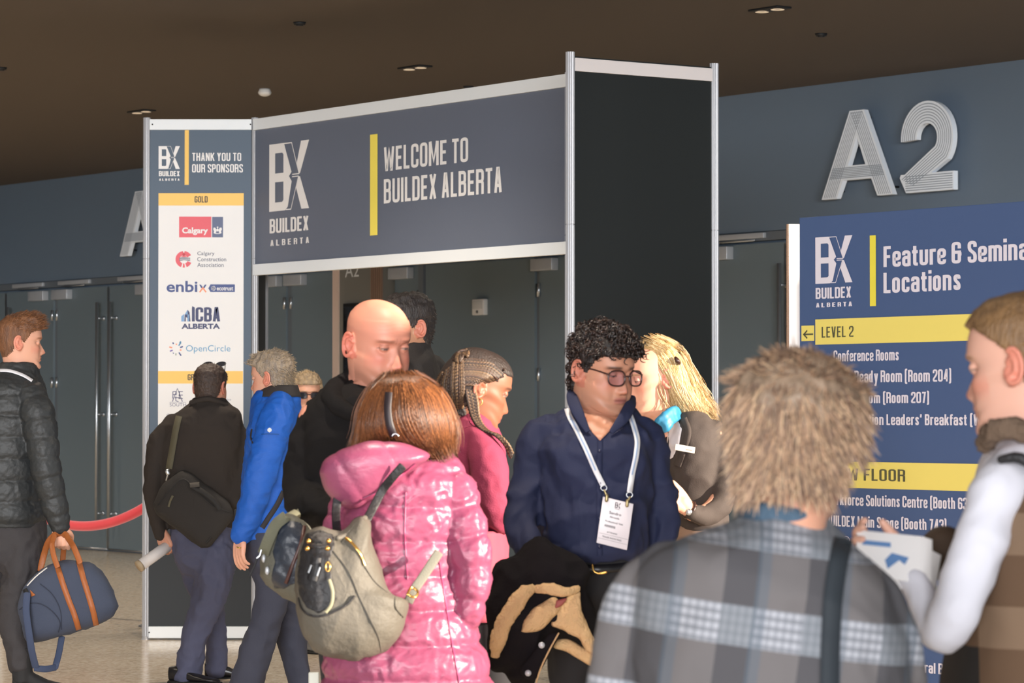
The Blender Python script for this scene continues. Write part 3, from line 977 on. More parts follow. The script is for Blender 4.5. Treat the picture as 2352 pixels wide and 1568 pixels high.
def ftx(g, s, x0, x1, y0, y1, bold=0.0, yy=-.005): font_text(g, PM, s, x_of(x0), x_of(x1), z_of(y1), z_of(y0), bold, yy)
g = G()
bx_logo(g, PM, x_of(363), x_of(412), z_of(388), z_of(335.5), y=-.005)
stx(g, 'BUILDEX', 364, 411.5, 393, 404.5, 1.5)
for i, c in enumerate('ALBERTA'):
    x0 = 364.5 + i * 7.1; stx(g, c, x0, x0 + 4.2, 410, 415, 1.5)
g.obj('logo', M_print, panel, smooth=False)
g = G(); stx(g, 'THANK YOU TO', 440, 553, 351, 369.5); g.obj('lettering', M_print, panel, smooth=False)
g = G(); stx(g, 'OUR SPONSORS', 440, 557, 377, 396)
g.obj('lettering', M_print, panel, smooth=False)
g = G(); stx(g, 'GOLD', 446, 476, 450.5, 465); g.obj('band_lettering', M_ink, panel, smooth=False)
g = G(); stx(g, 'GRAND', 431, 470, 859, 873)
g.obj('band_lettering', M_ink, panel, smooth=False)
M_red = mat('printed_red', '#e35b66', rough=.55); M_inkblue = mat('printed_ink_blue', '#3a3f66', rough=.55)
M_slateblue = mat('printed_slate_blue', '#5d6684', rough=.55); M_skyblue = mat('printed_sky_blue', '#4f95bd', rough=.55)
M_navylogo = mat('printed_logo_navy', '#3f4f86', rough=.55); M_orange = mat('printed_orange', '#f0936a', rough=.55)
# red city mark
g = G(); rect(g, PM, x_of(410.5), x_of(484.5), z_of(545), z_of(497.5), y=-.005); g.obj('red_logo_block', M_red, panel, smooth=False)
g = G(); rect(g, PM, x_of(486.5), x_of(511.5), z_of(545), z_of(498), y=-.005); g.obj('slate_logo_block', M_slateblue, panel, smooth=False)
g = G(); ftx(g, 'Calgary', 417.5, 477, 522, 540, .035, -.006)
for s in (-1, 1):
    q = [(499 + s * a, b) for a, b in ((2.5, 528), (5, 523), (9, 522.5), (10, 527), (8, 531), (9, 535), (5, 536), (3, 533))]
    flat(g, PM, [(x_of(a), z_of(b)) for a, b in q], -.006)
flat(g, PM, [(x_of(499 + 2.6 * math.cos(k * .5236)), z_of(528 + 3.6 * math.sin(k * .5236))) for k in range(12)], -.006)
flat(g, PM, [(x_of(499 + 2.2 * math.cos(k * .5236)), z_of(522 + 1.8 * math.sin(k * .5236))) for k in range(12)], -.006)
stroke2(g, PM, [(x_of(490), z_of(534.5)), (x_of(495), z_of(536.5)), (x_of(503), z_of(536.5)), (x_of(508), z_of(534.5))], .004, y=-.0063)
g.obj('city_logo_lettering', M_print, panel, smooth=False)
# ring mark
g = G()
cxx, cyy = 421.5, 595.5
def arc(a0, a1, r0, r1, n=14):
    A = [math.radians(a0 + (a1 - a0) * i / n) for i in range(n + 1)]
    return [(x_of(cxx + r1 * math.cos(a)), z_of(cyy - r1 * math.sin(a))) for a in A] + [(x_of(cxx + r0 * math.cos(a)), z_of(cyy - r0 * math.sin(a))) for a in A[::-1]]
flat(g, PM, arc(95, 250, 9.5, 19), -.005); flat(g, PM, arc(30, 85, 9.5, 19), -.005); flat(g, PM, arc(290, 335, 9.5, 19), -.005)
flat(g, PM, arc(262, 278, 9.5, 19), -.005)
flat(g, PM, [(x_of(a), z_of(b)) for a, b in ((414, 590), (419, 587), (420, 580), (423, 580), (424, 587), (430, 590))], -.005)
g.obj('ring_logo', M_red, panel, smooth=False)
g = G()
for yy in (592, 594.5, 597.5): stroke2(g, PM, [(x_of(411), z_of(yy + 1)), (x_of(422), z_of(yy - 1)), (x_of(436), z_of(yy + 1))], .0042, y=-.0053)
ftx(g, 'Calgary', 452.5, 492, 577.5, 588.5); ftx(g, 'Construction', 452.5, 519, 590.5, 600); ftx(g, 'Association', 452.5, 513, 603.5, 613)
g.obj('ring_logo_lettering', mat('printed_dark_slate', '#4a4f66', rough=.55), panel, smooth=False)
# lower-case logo with tag
g = G(); ftx(g, 'enbi', 382, 453, 645, 671, .02)
flat(g, PM, [(x_of(a), z_of(b)) for a, b in ((457, 653.5), (461, 653.5), (465, 659.5), (462, 662))], -.005)
flat(g, PM, [(x_of(a), z_of(b)) for a, b in ((474, 653.5), (470, 653.5), (466, 659.5), (469, 662))], -.005)
flat(g, PM, [(x_of(a), z_of(b)) for a, b in ((478, 662), (483, 653), (539, 653), (539, 670.5), (483, 670.5))], -.005)
g.obj('blue_tag_logo', M_navylogo, panel, smooth=False)
g = G(); stroke2(g, PM, [(x_of(458), z_of(671)), (x_of(465.5), z_of(661)), (x_of(473), z_of(671))], .009, y=-.0053)
g.obj('orange_roof_mark', M_orange, panel, smooth=False)
g = G(); ftx(g, 'ecotrust', 497.5, 535, 658.5, 667, .02, -.006)
for k in range(5):
    a = k * 1.2566; c_ = (490 + 3 * math.cos(a), 662 + 3 * math.sin(a))
    stroke2(g, PM, [(x_of(c_[0] + 2.2 * math.cos(j * .785)), z_of(c_[1] + 2.2 * math.sin(j * .785))) for j in range(8)], .0026, True, y=-.006)
g.obj('tag_lettering', M_print, panel, smooth=False)
# building mark
g = G(); stx(g, 'ICBA', 441, 505, 706, 738, 1.6); ftx(g, 'ALBERTA', 416.5, 505, 743, 755, .04)
flat(g, PM, [(x_of(a), z_of(b)) for a, b in ((441, 738), (446.5, 738), (446.5, 706), (441, 702.5))], -.0052)
flat(g, PM, [(x_of(a), z_of(b)) for a, b in ((423, 738), (426.5, 738), (426.5, 728), (430, 730), (430, 738), (437, 738), (435, 717), (430.5, 711), (430.5, 722), (424, 722))], -.005)
g.obj('building_logo', M_inkblue, panel, smooth=False)
g = G()
flat(g, PM, [(x_of(a), z_of(b)) for a, b in ((416, 738), (422.6, 738), (422.6, 721), (416, 726))], -.005)
flat(g, PM, [(x_of(a), z_of(b)) for a, b in ((424, 722), (430.2, 711), (430.2, 722))], -.0053)
rect(g, PM, x_of(430.4), x_of(433.5), z_of(738), z_of(722), -.0053)
g.obj('building_logo_glass', mat('printed_pale_blue', '#7fa6cf', rough=.55), panel, smooth=False)
# sunburst mark
cols = [(M_skyblue, (60, 15, 20)), (M_navylogo, (120, 13, 17)), (M_orange, (165, 10, 17)), (mat('printed_violet', '#7a6bb0', rough=.55), (200, 9, 16)),
        (M_navylogo, (305, 10, 19)), (mat('printed_grey_green', '#a9b0a0', rough=.55), (265, 10, 15)), (M_navylogo, (235, 11, 13)), (M_orange, (345, 8, 12)), (M_navylogo, (20, 9, 16)), (M_skyblue, (55, 9, 18)), (M_orange, (90, 9, 12))]
for (mm, (a, r0, r1)) in cols:
    g = G(); a = math.radians(a); c_, s_ = math.cos(a), math.sin(a)
    stroke2(g, PM, [(x_of(405 + r0 * c_), z_of(801 - r0 * s_)), (x_of(405 + r1 * c_), z_of(801 - r1 * s_))], .0085, y=-.005)
    g.obj('sunburst_ray', mm, panel, smooth=False)
g = G(); ftx(g, 'OpenCircle', 427, 529, 792.5, 811.5, -.005); g.obj('round_lettering', M_skyblue, panel, smooth=False)
# monogram and the smaller names below
g = G()
for pts in (((396, 922), (407.5, 892), (419, 922)), ((401, 913), (414, 913)), ((397, 899), (397, 915)), ((397, 899), (405, 899), (405, 906), (397, 906)), ((410, 899), (420, 899)), ((410, 907), (420, 907)), ((410, 915), (420, 915)), ((412, 899), (412, 915)), ((410, 922), (404, 920), (404, 910))):
    stroke2(g, PM, [(x_of(a), z_of(b)) for a, b in pts], .0048, y=-.005)
ftx(g, 'SOUTH', 390, 427, 925.5, 933, -.01); ftx(g, 'CARBERT', 383, 428, 950, 957, -.012)
stroke2(g, PM, [(x_of(389.5), z_of(923.5)), (x_of(427), z_of(923.5))], .0015, y=-.005)
ftx(g, 'of Alberta', 514, 531, 915, 919.5, -.01)
g.obj('small_sponsor_lettering', mat('printed_faint_ink', '#55557a', rough=.55), panel, smooth=False)
# side and back of the sponsor column
g = G(); box(g, Matrix(), xr - .008, xr + .008, YS + .02, YS + .80, .08, TOPZ - .02); g.obj('side_panel', M_dark, arch, smooth=False)
g = G(); box(g, Matrix(), xl - .008, xl + .008, YS + .02, YS + .80, .08, TOPZ - .02); g.obj('side_panel', M_dark, arch, smooth=False)

# banner over the passage
HB = Panel((xr, YS, 0), (1.945, -2.70))
HF = Panel(HB.p0 + HB.n * .012, HB.u); HM = HF.M
hx = lambda px: HF.x(px)
hend = HF.x(1300) + .02
zb_, zt_ = 2.34, TOPZ
g = G(); box(g, HM, .02, hend, 0, .02, zb_ + .01, zt_ - .01)
banner = g.obj('banner_board', M_header, arch, smooth=False, label='wide slate navy welcome banner')
for (za, zb) in ((zt_ - .0725, zt_), (zb_, zb_ + .0705)):
    g = G(); box(g, HM, .02, hend, -.016, .024, za, zb, .002); g.obj('rail', M_rail, arch, smooth=False)
def hbox(x0, y0, x1, y1):      # px of left/top and right/bottom -> local box, heights taken at the left edge
    a, zt = HF.at(x0, y0); zb = HF.z(x0, y1); return a, HF.x(x1), zb, zt
g = G(); a, b2, zb, zt = hbox(619.5, 332.5, 710, 486.5); bx_logo(g, HM, a, b2, zb, zt, -.003)
a, b2, zb, zt = hbox(620.5, 503.5, 709, 536); stroke_text(g, HM, 'BUILDEX', a, b2, zb, zt, 1.5, -.003)
a, b2, zb, zt = hbox(622, 551.5, 711, 565)
for i, c in enumerate('ALBERTA'):
    w = (b2 - a); x0 = a + w * i / 6.62; stroke_text(g, HM, c, x0, x0 + w * .085, zb, zt, 1.5, -.003)
g.obj('logo', M_print, banner, smooth=False)
g = G(); a, b2, zb, zt = hbox(882.5, 338.5, 1076, 393); stroke_text(g, HM, 'WELCOME TO', a, b2, zb, zt, 1.3, -.003)
g.obj('lettering', M_print, banner, smooth=False)
g = G(); a, b2, zb, zt = hbox(882.5, 412, 1154, 467.5); stroke_text(g, HM, 'BUILDEX ALBERTA', a, b2, zb, zt, 1.3, -.003)
g.obj('lettering', M_print, banner, smooth=False)
g = G(); a, b2, zb, zt = hbox(851, 309.5, 867.5, 541); rect(g, HM, a, b2, zb, zt, -.003); g.obj('yellow_bar', M_yellow, banner, smooth=False)
# right-hand column
c0 = Vector((.307, 16.74, 0)); ce = Vector((.795, .55, 0)).normalized(); cl_ = .967
c1 = c0 + ce * cl_
for q in (c0, c1): post(arch, q.x, q.y)
back = Vector((.012, 1.0, 0))
for q in (c0 + back, c1 + back): post(arch, q.x, q.y)
CP = Panel(c0 - Vector((0, 0, 0)), ce)
g = G(); box(g, CP.M, .022, cl_ - .022, -.004, .014, .06, TOPZ - .01); g.obj('infill_panel', M_darkpanel, arch, smooth=False, label='tall black infill panel')
for (za, zb) in ((TOPZ - .088, TOPZ - .018), (.01, .08)):
    g = G(); box(g, CP.M, .022, cl_ - .022, -.016, .020, za, zb, .002); g.obj('rail', mat('warm_rail', '#d2cac7', rough=.45), arch, smooth=False)
for off in (c0, c1):
    CQ = Panel(off, back); g = G(); box(g, CQ.M, .024, .98, -.006, .006, .06, TOPZ - .01); g.obj('side_panel', M_darkpanel, arch, smooth=False)

# ------------------------------------------------------------------ feature board in the foreground right
YB = 12.0
p_b = P(1837, 950, YB); p_b.z = 0
BP = Panel(p_b, (0.5966, -0.8026)); BM = BP.M
bz = lambda px, py: BP.z(px, py)
btop = bz(1837, 500)
board = thing('directory_board', 'navy directory board listing feature and seminar locations', 'information board', BM @ Vector((.6, .05, 0)))
g = G(); box(g, BM, 0, 1.55, 0, .035, .05, btop, .002)
M_board = mat('printed_board_navy', '#455a82', rough=.55)
face = g.obj('board_face', M_board, board, smooth=False)
g = G(); box(g, BM, 0.1, 1.45, -.02, .5, 0, .05, .004); g.obj('base', M_black, board)
q = P(1811, 515, YB + .06)
wz = q.z
g = G(); box(g, Matrix(), q.x, P(1837, 515, YB + .06).x + .01, YB + .05, YB + .062, .03, wz)
g.obj('side_return', mat('white_laminate', '#e2dcd8', rough=.5), board, smooth=False)
g = G(); box(g, Matrix(), q.x - .008, q.x, YB + .045, YB + .075, .03, wz, .001)
g.obj('cardboard_edge', mat('cardboard', '#a3836c', rough=.85, bump=.6, bscale=260, stretch=(1, 1, 1)), board)
def bbox(x0, y0, x1, y1):
    a, zt = BP.at(x0, y0); return a, BP.x(x1), BP.z(x0, y1), zt
M_bprint = mat('printed_soft_white', '#dcd7e0', rough=.6)
M_byellow = mat('printed_soft_yellow', '#e8d670', rough=.6)
g = G(); a, b2, zb, zt = bbox(1874, 545.5, 1960, 652); bx_logo(g, BM, a, b2, zb, zt, -.003)
a, b2, zb, zt = bbox(1875, 661.5, 1957, 686.5); stroke_text(g, BM, 'BUILDEX', a, b2, zb, zt, 1.5, -.003)
a, b2, zb, zt = bbox(1876, 696, 1959, 706)
for i, c in enumerate('ALBERTA'):
    w = (b2 - a); x0 = a + w * i / 6.62; stroke_text(g, BM, c, x0, x0 + w * .09, zb, zt, 1.7, -.003)
g.obj('logo', M_bprint, face, smooth=False)
def btx(s, x0, x1, y0, y1, w=1.5):
    a, b2, zb, zt = bbox(x0, y0, x1, y1); g = G(); stroke_text(g, BM, s, a, b2, zb, zt, w, -.003)
    g.obj('lettering', M_bprint, face, smooth=False)
btx('Feature & Seminar', 2031, 2383, 566, 613.5); btx('Locations', 2031, 2209, 626.5, 673)
btx('Conference Rooms', 1916, 2066, 805, 830); btx('Speaker Ready Room (Room 204)', 1886, 2187, 852.5, 879)
btx('Media Room (Room 207)', 1916, 2136, 901.5, 926); btx("Construction Leaders' Breakfast (Wednesday)", 1912, 2360, 951, 975)
btx('Desk', 1962, 2003, 1001, 1022); btx('Workforce Solutions Centre (Booth 637)', 1899, 2240, 1133.5, 1158.5)
btx('BUILDEX Main Stage (Booth 743)', 1899, 2175, 1182.5, 1207); btx('AI', 1914, 1930, 1228, 1250)
btx('TECH', 1966, 2042, 1229, 1250, .8); btx('CENTRE', 2047, 2131, 1229, 1250)
btx('Central Bar)', 2080, 2195, 1516, 1540)
a, b2, zb, zt = bbox(1935, 1230, 1953, 1252); g = G(); font_text(g, BM, '@', a, b2, zb, zt, y=-.003); g.obj('lettering', M_bprint, face, smooth=False)
g = G(); a, b2, zb, zt = bbox(1999, 541, 2014, 703); rect(g, BM, a, b2, zb, zt, -.003); g.obj('yellow_bar', mat('printed_lemon', '#e6d84a', rough=.6), face, smooth=False)
g = G()
for (x0, y0, x1, y1) in ((1874, 733.5, 2460, 791.5), (1874, 1058.5, 2460, 1118)):
    g = G(); a, b2, zb, zt = bbox(x0, y0, x1, y1); rect(g, BM, a, b2, zb, zt, -.003); g.obj('heading_band', M_byellow, face, smooth=False)
g = G(); a, b2, zb, zt = bbox(1842, 748, 1872, 783.5); rect(g, BM, a, b2, zb, zt, -.003)
g.obj('arrow_tile', M_byellow, face, smooth=False)
def btx2(s, x0, x1, y0, y1):
    g = G(); stroke_text(g, BM, s, *bbox(x0, y0, x1, y1), 1.15, -.0045); g.obj('heading_lettering', M_olive, face, smooth=False)
M_olive = mat('printed_olive_ink', '#57563e', rough=.6)
btx2('LEVEL 2', 1889, 1963, 750.5, 775.5); btx2('SHOW FLOOR', 1889, 2081, 1074, 1101)
g = G(); a, b2, zb, zt = bbox(1848, 759, 1870, 777); zm = (zb + zt) / 2
stroke2(g, BM, [(a, zm), (b2, zm)], .006, y=-.0045); stroke2(g, BM, [(a + (b2 - a) * .38, zt), (a, zm), (a + (b2 - a) * .38, zb)], .006, y=-.0045)
g.obj('arrow', M_olive, face, smooth=False)

# ------------------------------------------------------------------ rope barrier behind the sponsor column
def stanchion(px, Y, label):
    q = P(px, 950, Y); q.z = 0
    t = thing('barrier_post', label, 'barrier post', q)
    g = G(); cyl(g, q, q + Vector((0, 0, .018)), .17, 32, .165); cyl(g, q + Vector((0, 0, .018)), q + Vector((0, 0, .04)), .15, 32, .05); g.obj('base', M_steel, t)
    g = G(); cyl(g, q + Vector((0, 0, .03)), q + Vector((0, 0, .93)), .028, 20); g.obj('tube', M_steel, t)
    g = G(); cyl(g, q + Vector((0, 0, .93)), q + Vector((0, 0, .98)), .036, 20); ellipsoid(g, q + Vector((0, 0, .99)), .032, .032, .028); g.obj('cap', M_steel, t)
    return q
qa = stanchion(4, 22.9, 'slim steel barrier post at the far left edge')
qb = stanchion(376, 21.62, 'steel barrier post hidden behind the sponsor column, base showing')
g = G(); pts = []
pa, pb = qa + Vector((.03, 0, .88)), qb + Vector((-.03, 0, .88))
for i in range(9):
    t_ = i / 8; p = pa.lerp(pb, t_); p.z -= .215 * (1 - (2 * t_ - 1) ** 2); pts.append((p.x, p.y, p.z, .034))
tube3(g, pts, seg=16, step=.03)
g.obj('barrier_rope', mat('red_velvet_rope', '#e23844', rough=.7, sheen=.4, bump=.1, bscale=300), label='red velvet barrier rope sagging between two steel posts', cat='rope')

# ------------------------------------------------------------------ heads, hands, hair
#           front y,z        side x,y,z               back y,z
HEAD_ROWS = [
    (.034, -.215, .060, -.022, -.200, -.078, -.180),
    (.032, -.175, .056, -.018, -.160, -.071, -.135),
    (.040, -.140, .057, -.010, -.125, -.073, -.095),
    (.064, -.130, .060, .000, -.105, -.079, -.070),
    (.086, -.123, .0630, .006, -.086, -.086, -.050),
    (.097, -.110, .0660, .010, -.070, -.091, -.034),
    (.0915, -.090, .0680, .010, -.056, -.095, -.019),
    (.0965, -.073, .0700, .008, -.042, -.098, -.007),
    (.0945, -.051, .0715, .005, -.028, -.100, .005),
    (.0925, -.028, .0735, .003, -.011, -.102, .018),
    (.0890, .003, .0740, .000, .008, -.1035, .030),
    (.0975, .023, .0745, -.003, .025, -.103, .043),
    (.0960, .050, .0745, -.006, .046, -.100, .061),
    (.0840, .080, .0680, -.009, .073, -.089, .084),
    (.0580, .102, .0500, -.011, .098, -.064, .103),
    (.0270, .112, .0260, -.013, .111, -.038, .112),
    (-.0090, .1152, .0010, -.0130, .1152, -.0160, .1152)]
def _bump(x, z, cx, cz, sx, sz): return np.exp(-((x - cx) / sx) ** 2 - ((z - cz) / sz) ** 2)
def head_grid(jaw=1.0, nose=1.0, wide=1.0, chin=0.0, nt=112, nr=120):
    R = np.array(HEAD_ROWS)
    R[3:9, 2] *= jaw; R[4:6, 0] += chin
    k = len(R)
    u = np.linspace(0, k - 1, nr)
    q = np.empty((nr, 7))
    for j, x in enumerate(u):                            # Catmull-Rom over the row index
        i = min(k - 2, int(x)); t = x - i
        p0, p1, p2, p3 = R[max(0, i - 1)], R[i], R[i + 1], R[min(k - 1, i + 2)]
        q[j] = .5 * ((2 * p1) + (-p0 + p2) * t + (2 * p0 - 5 * p1 + 4 * p2 - p3) * t**2 + (-p0 + 3 * p1 - 3 * p2 + p3) * t**3)
    s = np.linspace(-math.pi, math.pi, nt, endpoint=False)
    th = s - .30 * np.sin(s)                             # denser towards the face
    yf, zf, xs, ys, zs, yb, zb = [q[:, i][:, None] for i in range(7)]
    c, sn = np.cos(th)[None], np.sin(th)[None]
    front = c > 0
    ex = np.where(u[:, None] > 3.5, .88, 1.0); ex = np.where(u[:, None] > 12.8, .97, ex)
    X = xs * wide * np.sign(sn) * np.abs(sn) ** ex
    Y = np.where(front, ys + (yf - ys) * np.abs(c) ** ex, ys + (yb - ys) * np.abs(c))
    Z = np.where(front, zs + (zf - zs) * c**2, zs + (zb - zs) * c**2)
    fm = np.clip(c, 0, 1) * np.ones_like(X)
    # features, pushed forwards on the face
    nz = np.interp(Z, [-.062, -.056, -.052, -.047, -.042, -.034, -.018, -.002, .012], [0, .004, .014, .0215, .0235, .020, .0115, .005, 0])
    nw = np.interp(Z, [-.06, -.045, -.03, 0, .02], [.015, .0125, .0105, .0085, .010])
    d = nose * nz * np.exp(-(X / nw) ** 2)
    for sx in (-1, 1):
        d += nose * .0075 * _bump(X, Z, sx * .0145, -.0475, .0062, .0075)          # wing of the nose
        d -= .0125 * _bump(X, Z, sx * .033, .002, .017, .0125)                    # eye socket
        d += .0060 * _bump(X, Z, sx * .030, .0225, .021, .0075)                   # brow ridge
        d += .0040 * _bump(X, Z, sx * .047, -.023, .018, .016)                    # cheekbone
        d -= .0030 * _bump(X, Z, sx * .030, -.062, .008, .016)                    # fold beside the mouth
    d += .0050 * _bump(X, Z, 0, -.0665, .021, .0052) + .0058 * _bump(X, Z, 0, -.0800, .018, .0058)
    d -= .0048 * _bump(X, Z, 0, -.0730, .024, .0024) + .0030 * _bump(X, Z, 0, -.0885, .014, .0045)
    d += .0040 * _bump(X, Z, 0, -.108, .016, .012)
    d -= .0025 * _bump(X, Z, 0, -.0585, .0035, .005)
    Y = Y + d * np.clip(fm * 2.5, 0, 1)
    return np.stack([X, Y, Z], -1)                        # nr x nt x 3
def grid_geom(A, cap=True):
    nr, nt, _ = A.shape
    g = G(); vs = [Vector(v) for v in A.reshape(-1, 3)]
    fs = [(i * nt + j, i * nt + (j + 1) % nt, (i + 1) * nt + (j + 1) % nt, (i + 1) * nt + j) for i in range(nr - 1) for j in range(nt)]
    if cap: fs += [tuple(range(nt))[::-1], tuple(range((nr - 1) * nt, nr * nt))]
    return g.add(vs, fs)
def ear_geom(side):
    """an ear: rim, bowl and lobe, in head space"""
    g = G()
    rim = []
    for k in range(15):
        t = k / 14
        # outline in the y (forward), z plane
        yy = -.014 + .018 * math.cos(math.radians(60 + 255 * t)); zz = -.004 + .031 * math.sin(math.radians(60 + 255 * t))
        out = .004 + .012 * max(0.0, min(1.0, (.012 - yy) / .03))
        rim.append((side * (.0735 + out), yy, zz, .0045 if t < .8 else .006))
    tube3(g, rim, seg=10, step=.004)
    tube3(g, [(side * .079, .000, .004, .0035), (side * .0865, -.014, .012, .004), (side * .087, -.018, -.008, .004), (side * .081, -.006, -.024, .0045)], seg=8, step=.004)
    M = Matrix.Rotation(side * math.radians(20), 3, 'Z')
    ellipsoid(g, (side * .0775, -.012, -.003), .0052, .0185, .0300, M=M)
    ellipsoid(g, (side * .0765, -.005, -.030), .0065, .010, .012)
    ellipsoid(g, (side * .0765, .000, -.018), .0060, .010, .014)
    return g
def head_matrix(px, py, Y, yaw, pitch=0, roll=0, scale=1.0):
    c = P(px, py, Y)
    return (Matrix.Translation(c) @ Matrix.Rotation(math.radians(yaw + 180), 4, 'Z') @ Matrix.Rotation(math.radians(-pitch), 4, 'X')
            @ Matrix.Rotation(math.radians(roll), 4, 'Y') @ Matrix.Diagonal((scale, scale, scale, 1)))
def hand(g, wrist, axis, palm, side=1, curl=25, size=1.0, spread=1.0, thumb=0.6, curls=None):
    """palm, five jointed fingers; axis: wrist to knuckles, palm: way the palm faces, side: which way the thumb lies"""
    a = Vector(axis).normalized(); p = Vector(palm); p = (p - a * p.dot(a)).normalized(); l = a.cross(p) * side
    w = Vector(wrist); s = size
    def T(pts): tube3(g, [(q.x, q.y, q.z, r) for q, r in pts], seg=12, step=.004)
    for k, off in enumerate((.030, .011, -.009, -.028)):
        T([(w + l * off * .55 * s, .0165 * s), (w + a * .045 * s + l * off * .9 * s, .0155 * s), (w + a * .088 * s + l * off * s, .0115 * s)])
    T([(w - a * .03 * s, .027 * s), (w + a * .02 * s, .024 * s)])
    for k, (off, L) in enumerate(((.031, .073), (.011, .082), (-.009, .076), (-.029, .059))):
        cu = math.radians((curls[k] if curls else curl * (1 + .12 * k)))
        q = w + a * .088 * s + l * off * s
        pts = [(q, .0105 * s)]; ang = 0
        fan = l * (off * .22 * spread)
        for j, (frac, m) in enumerate(((.45, .8), (.32, 1.0), (.23, .75))):
            ang += cu * m
            d = (a * math.cos(ang) + p * math.sin(ang) + fan * (4 if j == 0 else 1)).normalized()
            q = q + d * L * frac * s; pts.append((q, (.0092, .0082, .0066)[j] * s))
        T(pts)
    q = w + a * .022 * s + l * .026 * s
    d1 = (a * .75 + l * .62 + p * (.25 + .4 * thumb)).normalized(); d2 = (a * .85 + l * (.45 - .5 * thumb) + p * (.3 + .5 * thumb)).normalized()
    T([(q, .0145 * s), (q + d1 * .036 * s, .0125 * s), (q + d1 * .036 * s + d2 * .030 * s, .0100 * s), (q + d1 * .036 * s + d2 * .052 * s, .0078 * s)])
    return g
def set_tint(o, cols):
    me = o.data
    a = me.color_attributes.new('tint', 'FLOAT_COLOR', 'POINT')
    a.data.foreach_set('color', np.c_[cols, np.ones(len(cols))].astype(np.float32).ravel())
def skin_mat(name, col):
    m = mat(name, col, rough=.48, attr=True, spec=.4, bump=.04, bscale=400)
    b = m.node_tree.nodes['Principled BSDF']
    b.inputs['Subsurface Weight'].default_value = .12
    b.inputs['Subsurface Radius'].default_value = (.010, .004, .002)
    return m
def body(parent, M, skin, pieces, neck_to, neck_r=.055, jaw=1.0, nose=1.0, wide=1.0, chin=0.0, ears=(1, -1), lips='#b06a62', brow=None,
         stubble=None, stub_amt=.0, blush='#d07a68', eyes=True, lid=.55, iris='#3a2a20', voxel=.0036, brow_thick=1.0, eye_open=1.0, extra_tint=None):
    """one continuous body: head, neck and whatever limbs are in pieces"""
    A = head_grid(jaw, nose, wide, chin)
    g = grid_geom(A)
    for s in ears: g.join(ear_geom(s))
    # upper lids and lower lids
    for s in (-1, 1):
        ellipsoid(g, (s * .0325, .0815 - .002, .0035), .0135, .0108, .0112 * (1.0))
    g.xf(M)
    sc = M.to_scale()[0]
    n0 = M @ Vector((0, -.020, -.11)); n1 = Vector(neck_to)
    mid = n0.lerp(n1, .5)
    tube3(g, [(n0.x, n0.y, n0.z, neck_r * sc), (mid.x, mid.y, mid.z, neck_r * .97 * sc), (n1.x, n1.y, n1.z, neck_r * 1.15 * sc)], seg=28)
    g.join(pieces)
    f = fuse(g, voxel, 1)
    o = f.obj('body', skin_mat('skin_' + skin.lstrip('#'), skin), parent)
    V = np.array([tuple(v) for v in f.v]); Mi = np.array(M.inverted())
    L = V @ Mi[:3, :3].T + Mi[:3, 3]
    x, y, z = L[:, 0], L[:, 1], L[:, 2]
    base = np.array(lin(skin)[:3]); cols = np.tile(base, (len(V), 1))
    def mix(mask, col):
        c = np.array(lin(col)[:3]); m = np.clip(mask, 0, 1)[:, None]; cols[:] = cols * (1 - m) + c * m
    fr = (y > .045)
    for s in (-1, 1):
        mix(.55 * _bump(x, z, s * .047, -.03, .022, .02) * fr, blush)
        mix(.7 * ((x * s > .0765) & (np.abs(z) < .05) & (y < .02) & (y > -.05)), blush)
    mix(.6 * _bump(x, z, 0, -.043, .014, .012) * fr, blush)
    if stubble: mix(stub_amt * np.clip((-.045 - z) / .03, 0, 1) * (z > -.135) * (y > .005) * (1 - .8 * _bump(x, z, 0, -.073, .028, .01)), stubble)
    lm = np.exp(-((z + .073) / .0095) ** 4) * np.exp(-(x / .0235) ** 6) * (y > .07)
    mix(.8 * lm, lips)
    mix(.75 * np.exp(-((z + .0733 + .0008 * (np.abs(x) > .018)) / .0018) ** 2) * np.exp(-(x / .024) ** 8) * (y > .06), '#5b2a28')
    if brow:
        for s in (-1, 1):
            xx = np.abs(x - s * .033)
            zc = .0225 - .10 * np.clip(np.abs(x) - .036, 0, 1) * 1.2
            mix(.85 * np.exp(-(xx / .021) ** 6) * np.exp(-((z - zc) / (.0042 * brow_thick)) ** 4) * (y > .05), brow)
    if eyes:
        for s in (-1, 1):
            xx = x - s * .0325
            zc = .0035 - .006 * lid
            h = .0052 * eye_open
            e = (np.abs(xx) < .0115) & (np.abs(z - zc) < h * np.sqrt(np.clip(1 - (xx / .0132) ** 2, 0, 1))) & (y > .06)
            mix(e * .85, '#a5958b')
            mix((e & (np.abs(xx) < .0058)) * 1.0, iris)
            mix(.85 * np.exp(-((z - zc - h * np.sqrt(np.clip(1 - (xx / .0145) ** 2, 0, 1))) / .0014) ** 2) * (np.abs(xx) < .0145) * (y > .06), '#2c1d18')
            mix(.4 * np.exp(-((z - .012) / .0016) ** 2) * (np.abs(xx) < .0125) * (y > .06), '#7c4a3c')
    for s in (-1, 1): mix(.8 * _bump(x, z, s * .0075, -.0545, .0038, .0022) * (y > .085), '#5a302a')
    if extra_tint: extra_tint(L, mix)
    set_tint(o, cols)
    o['grid'] = 0
    return o, A
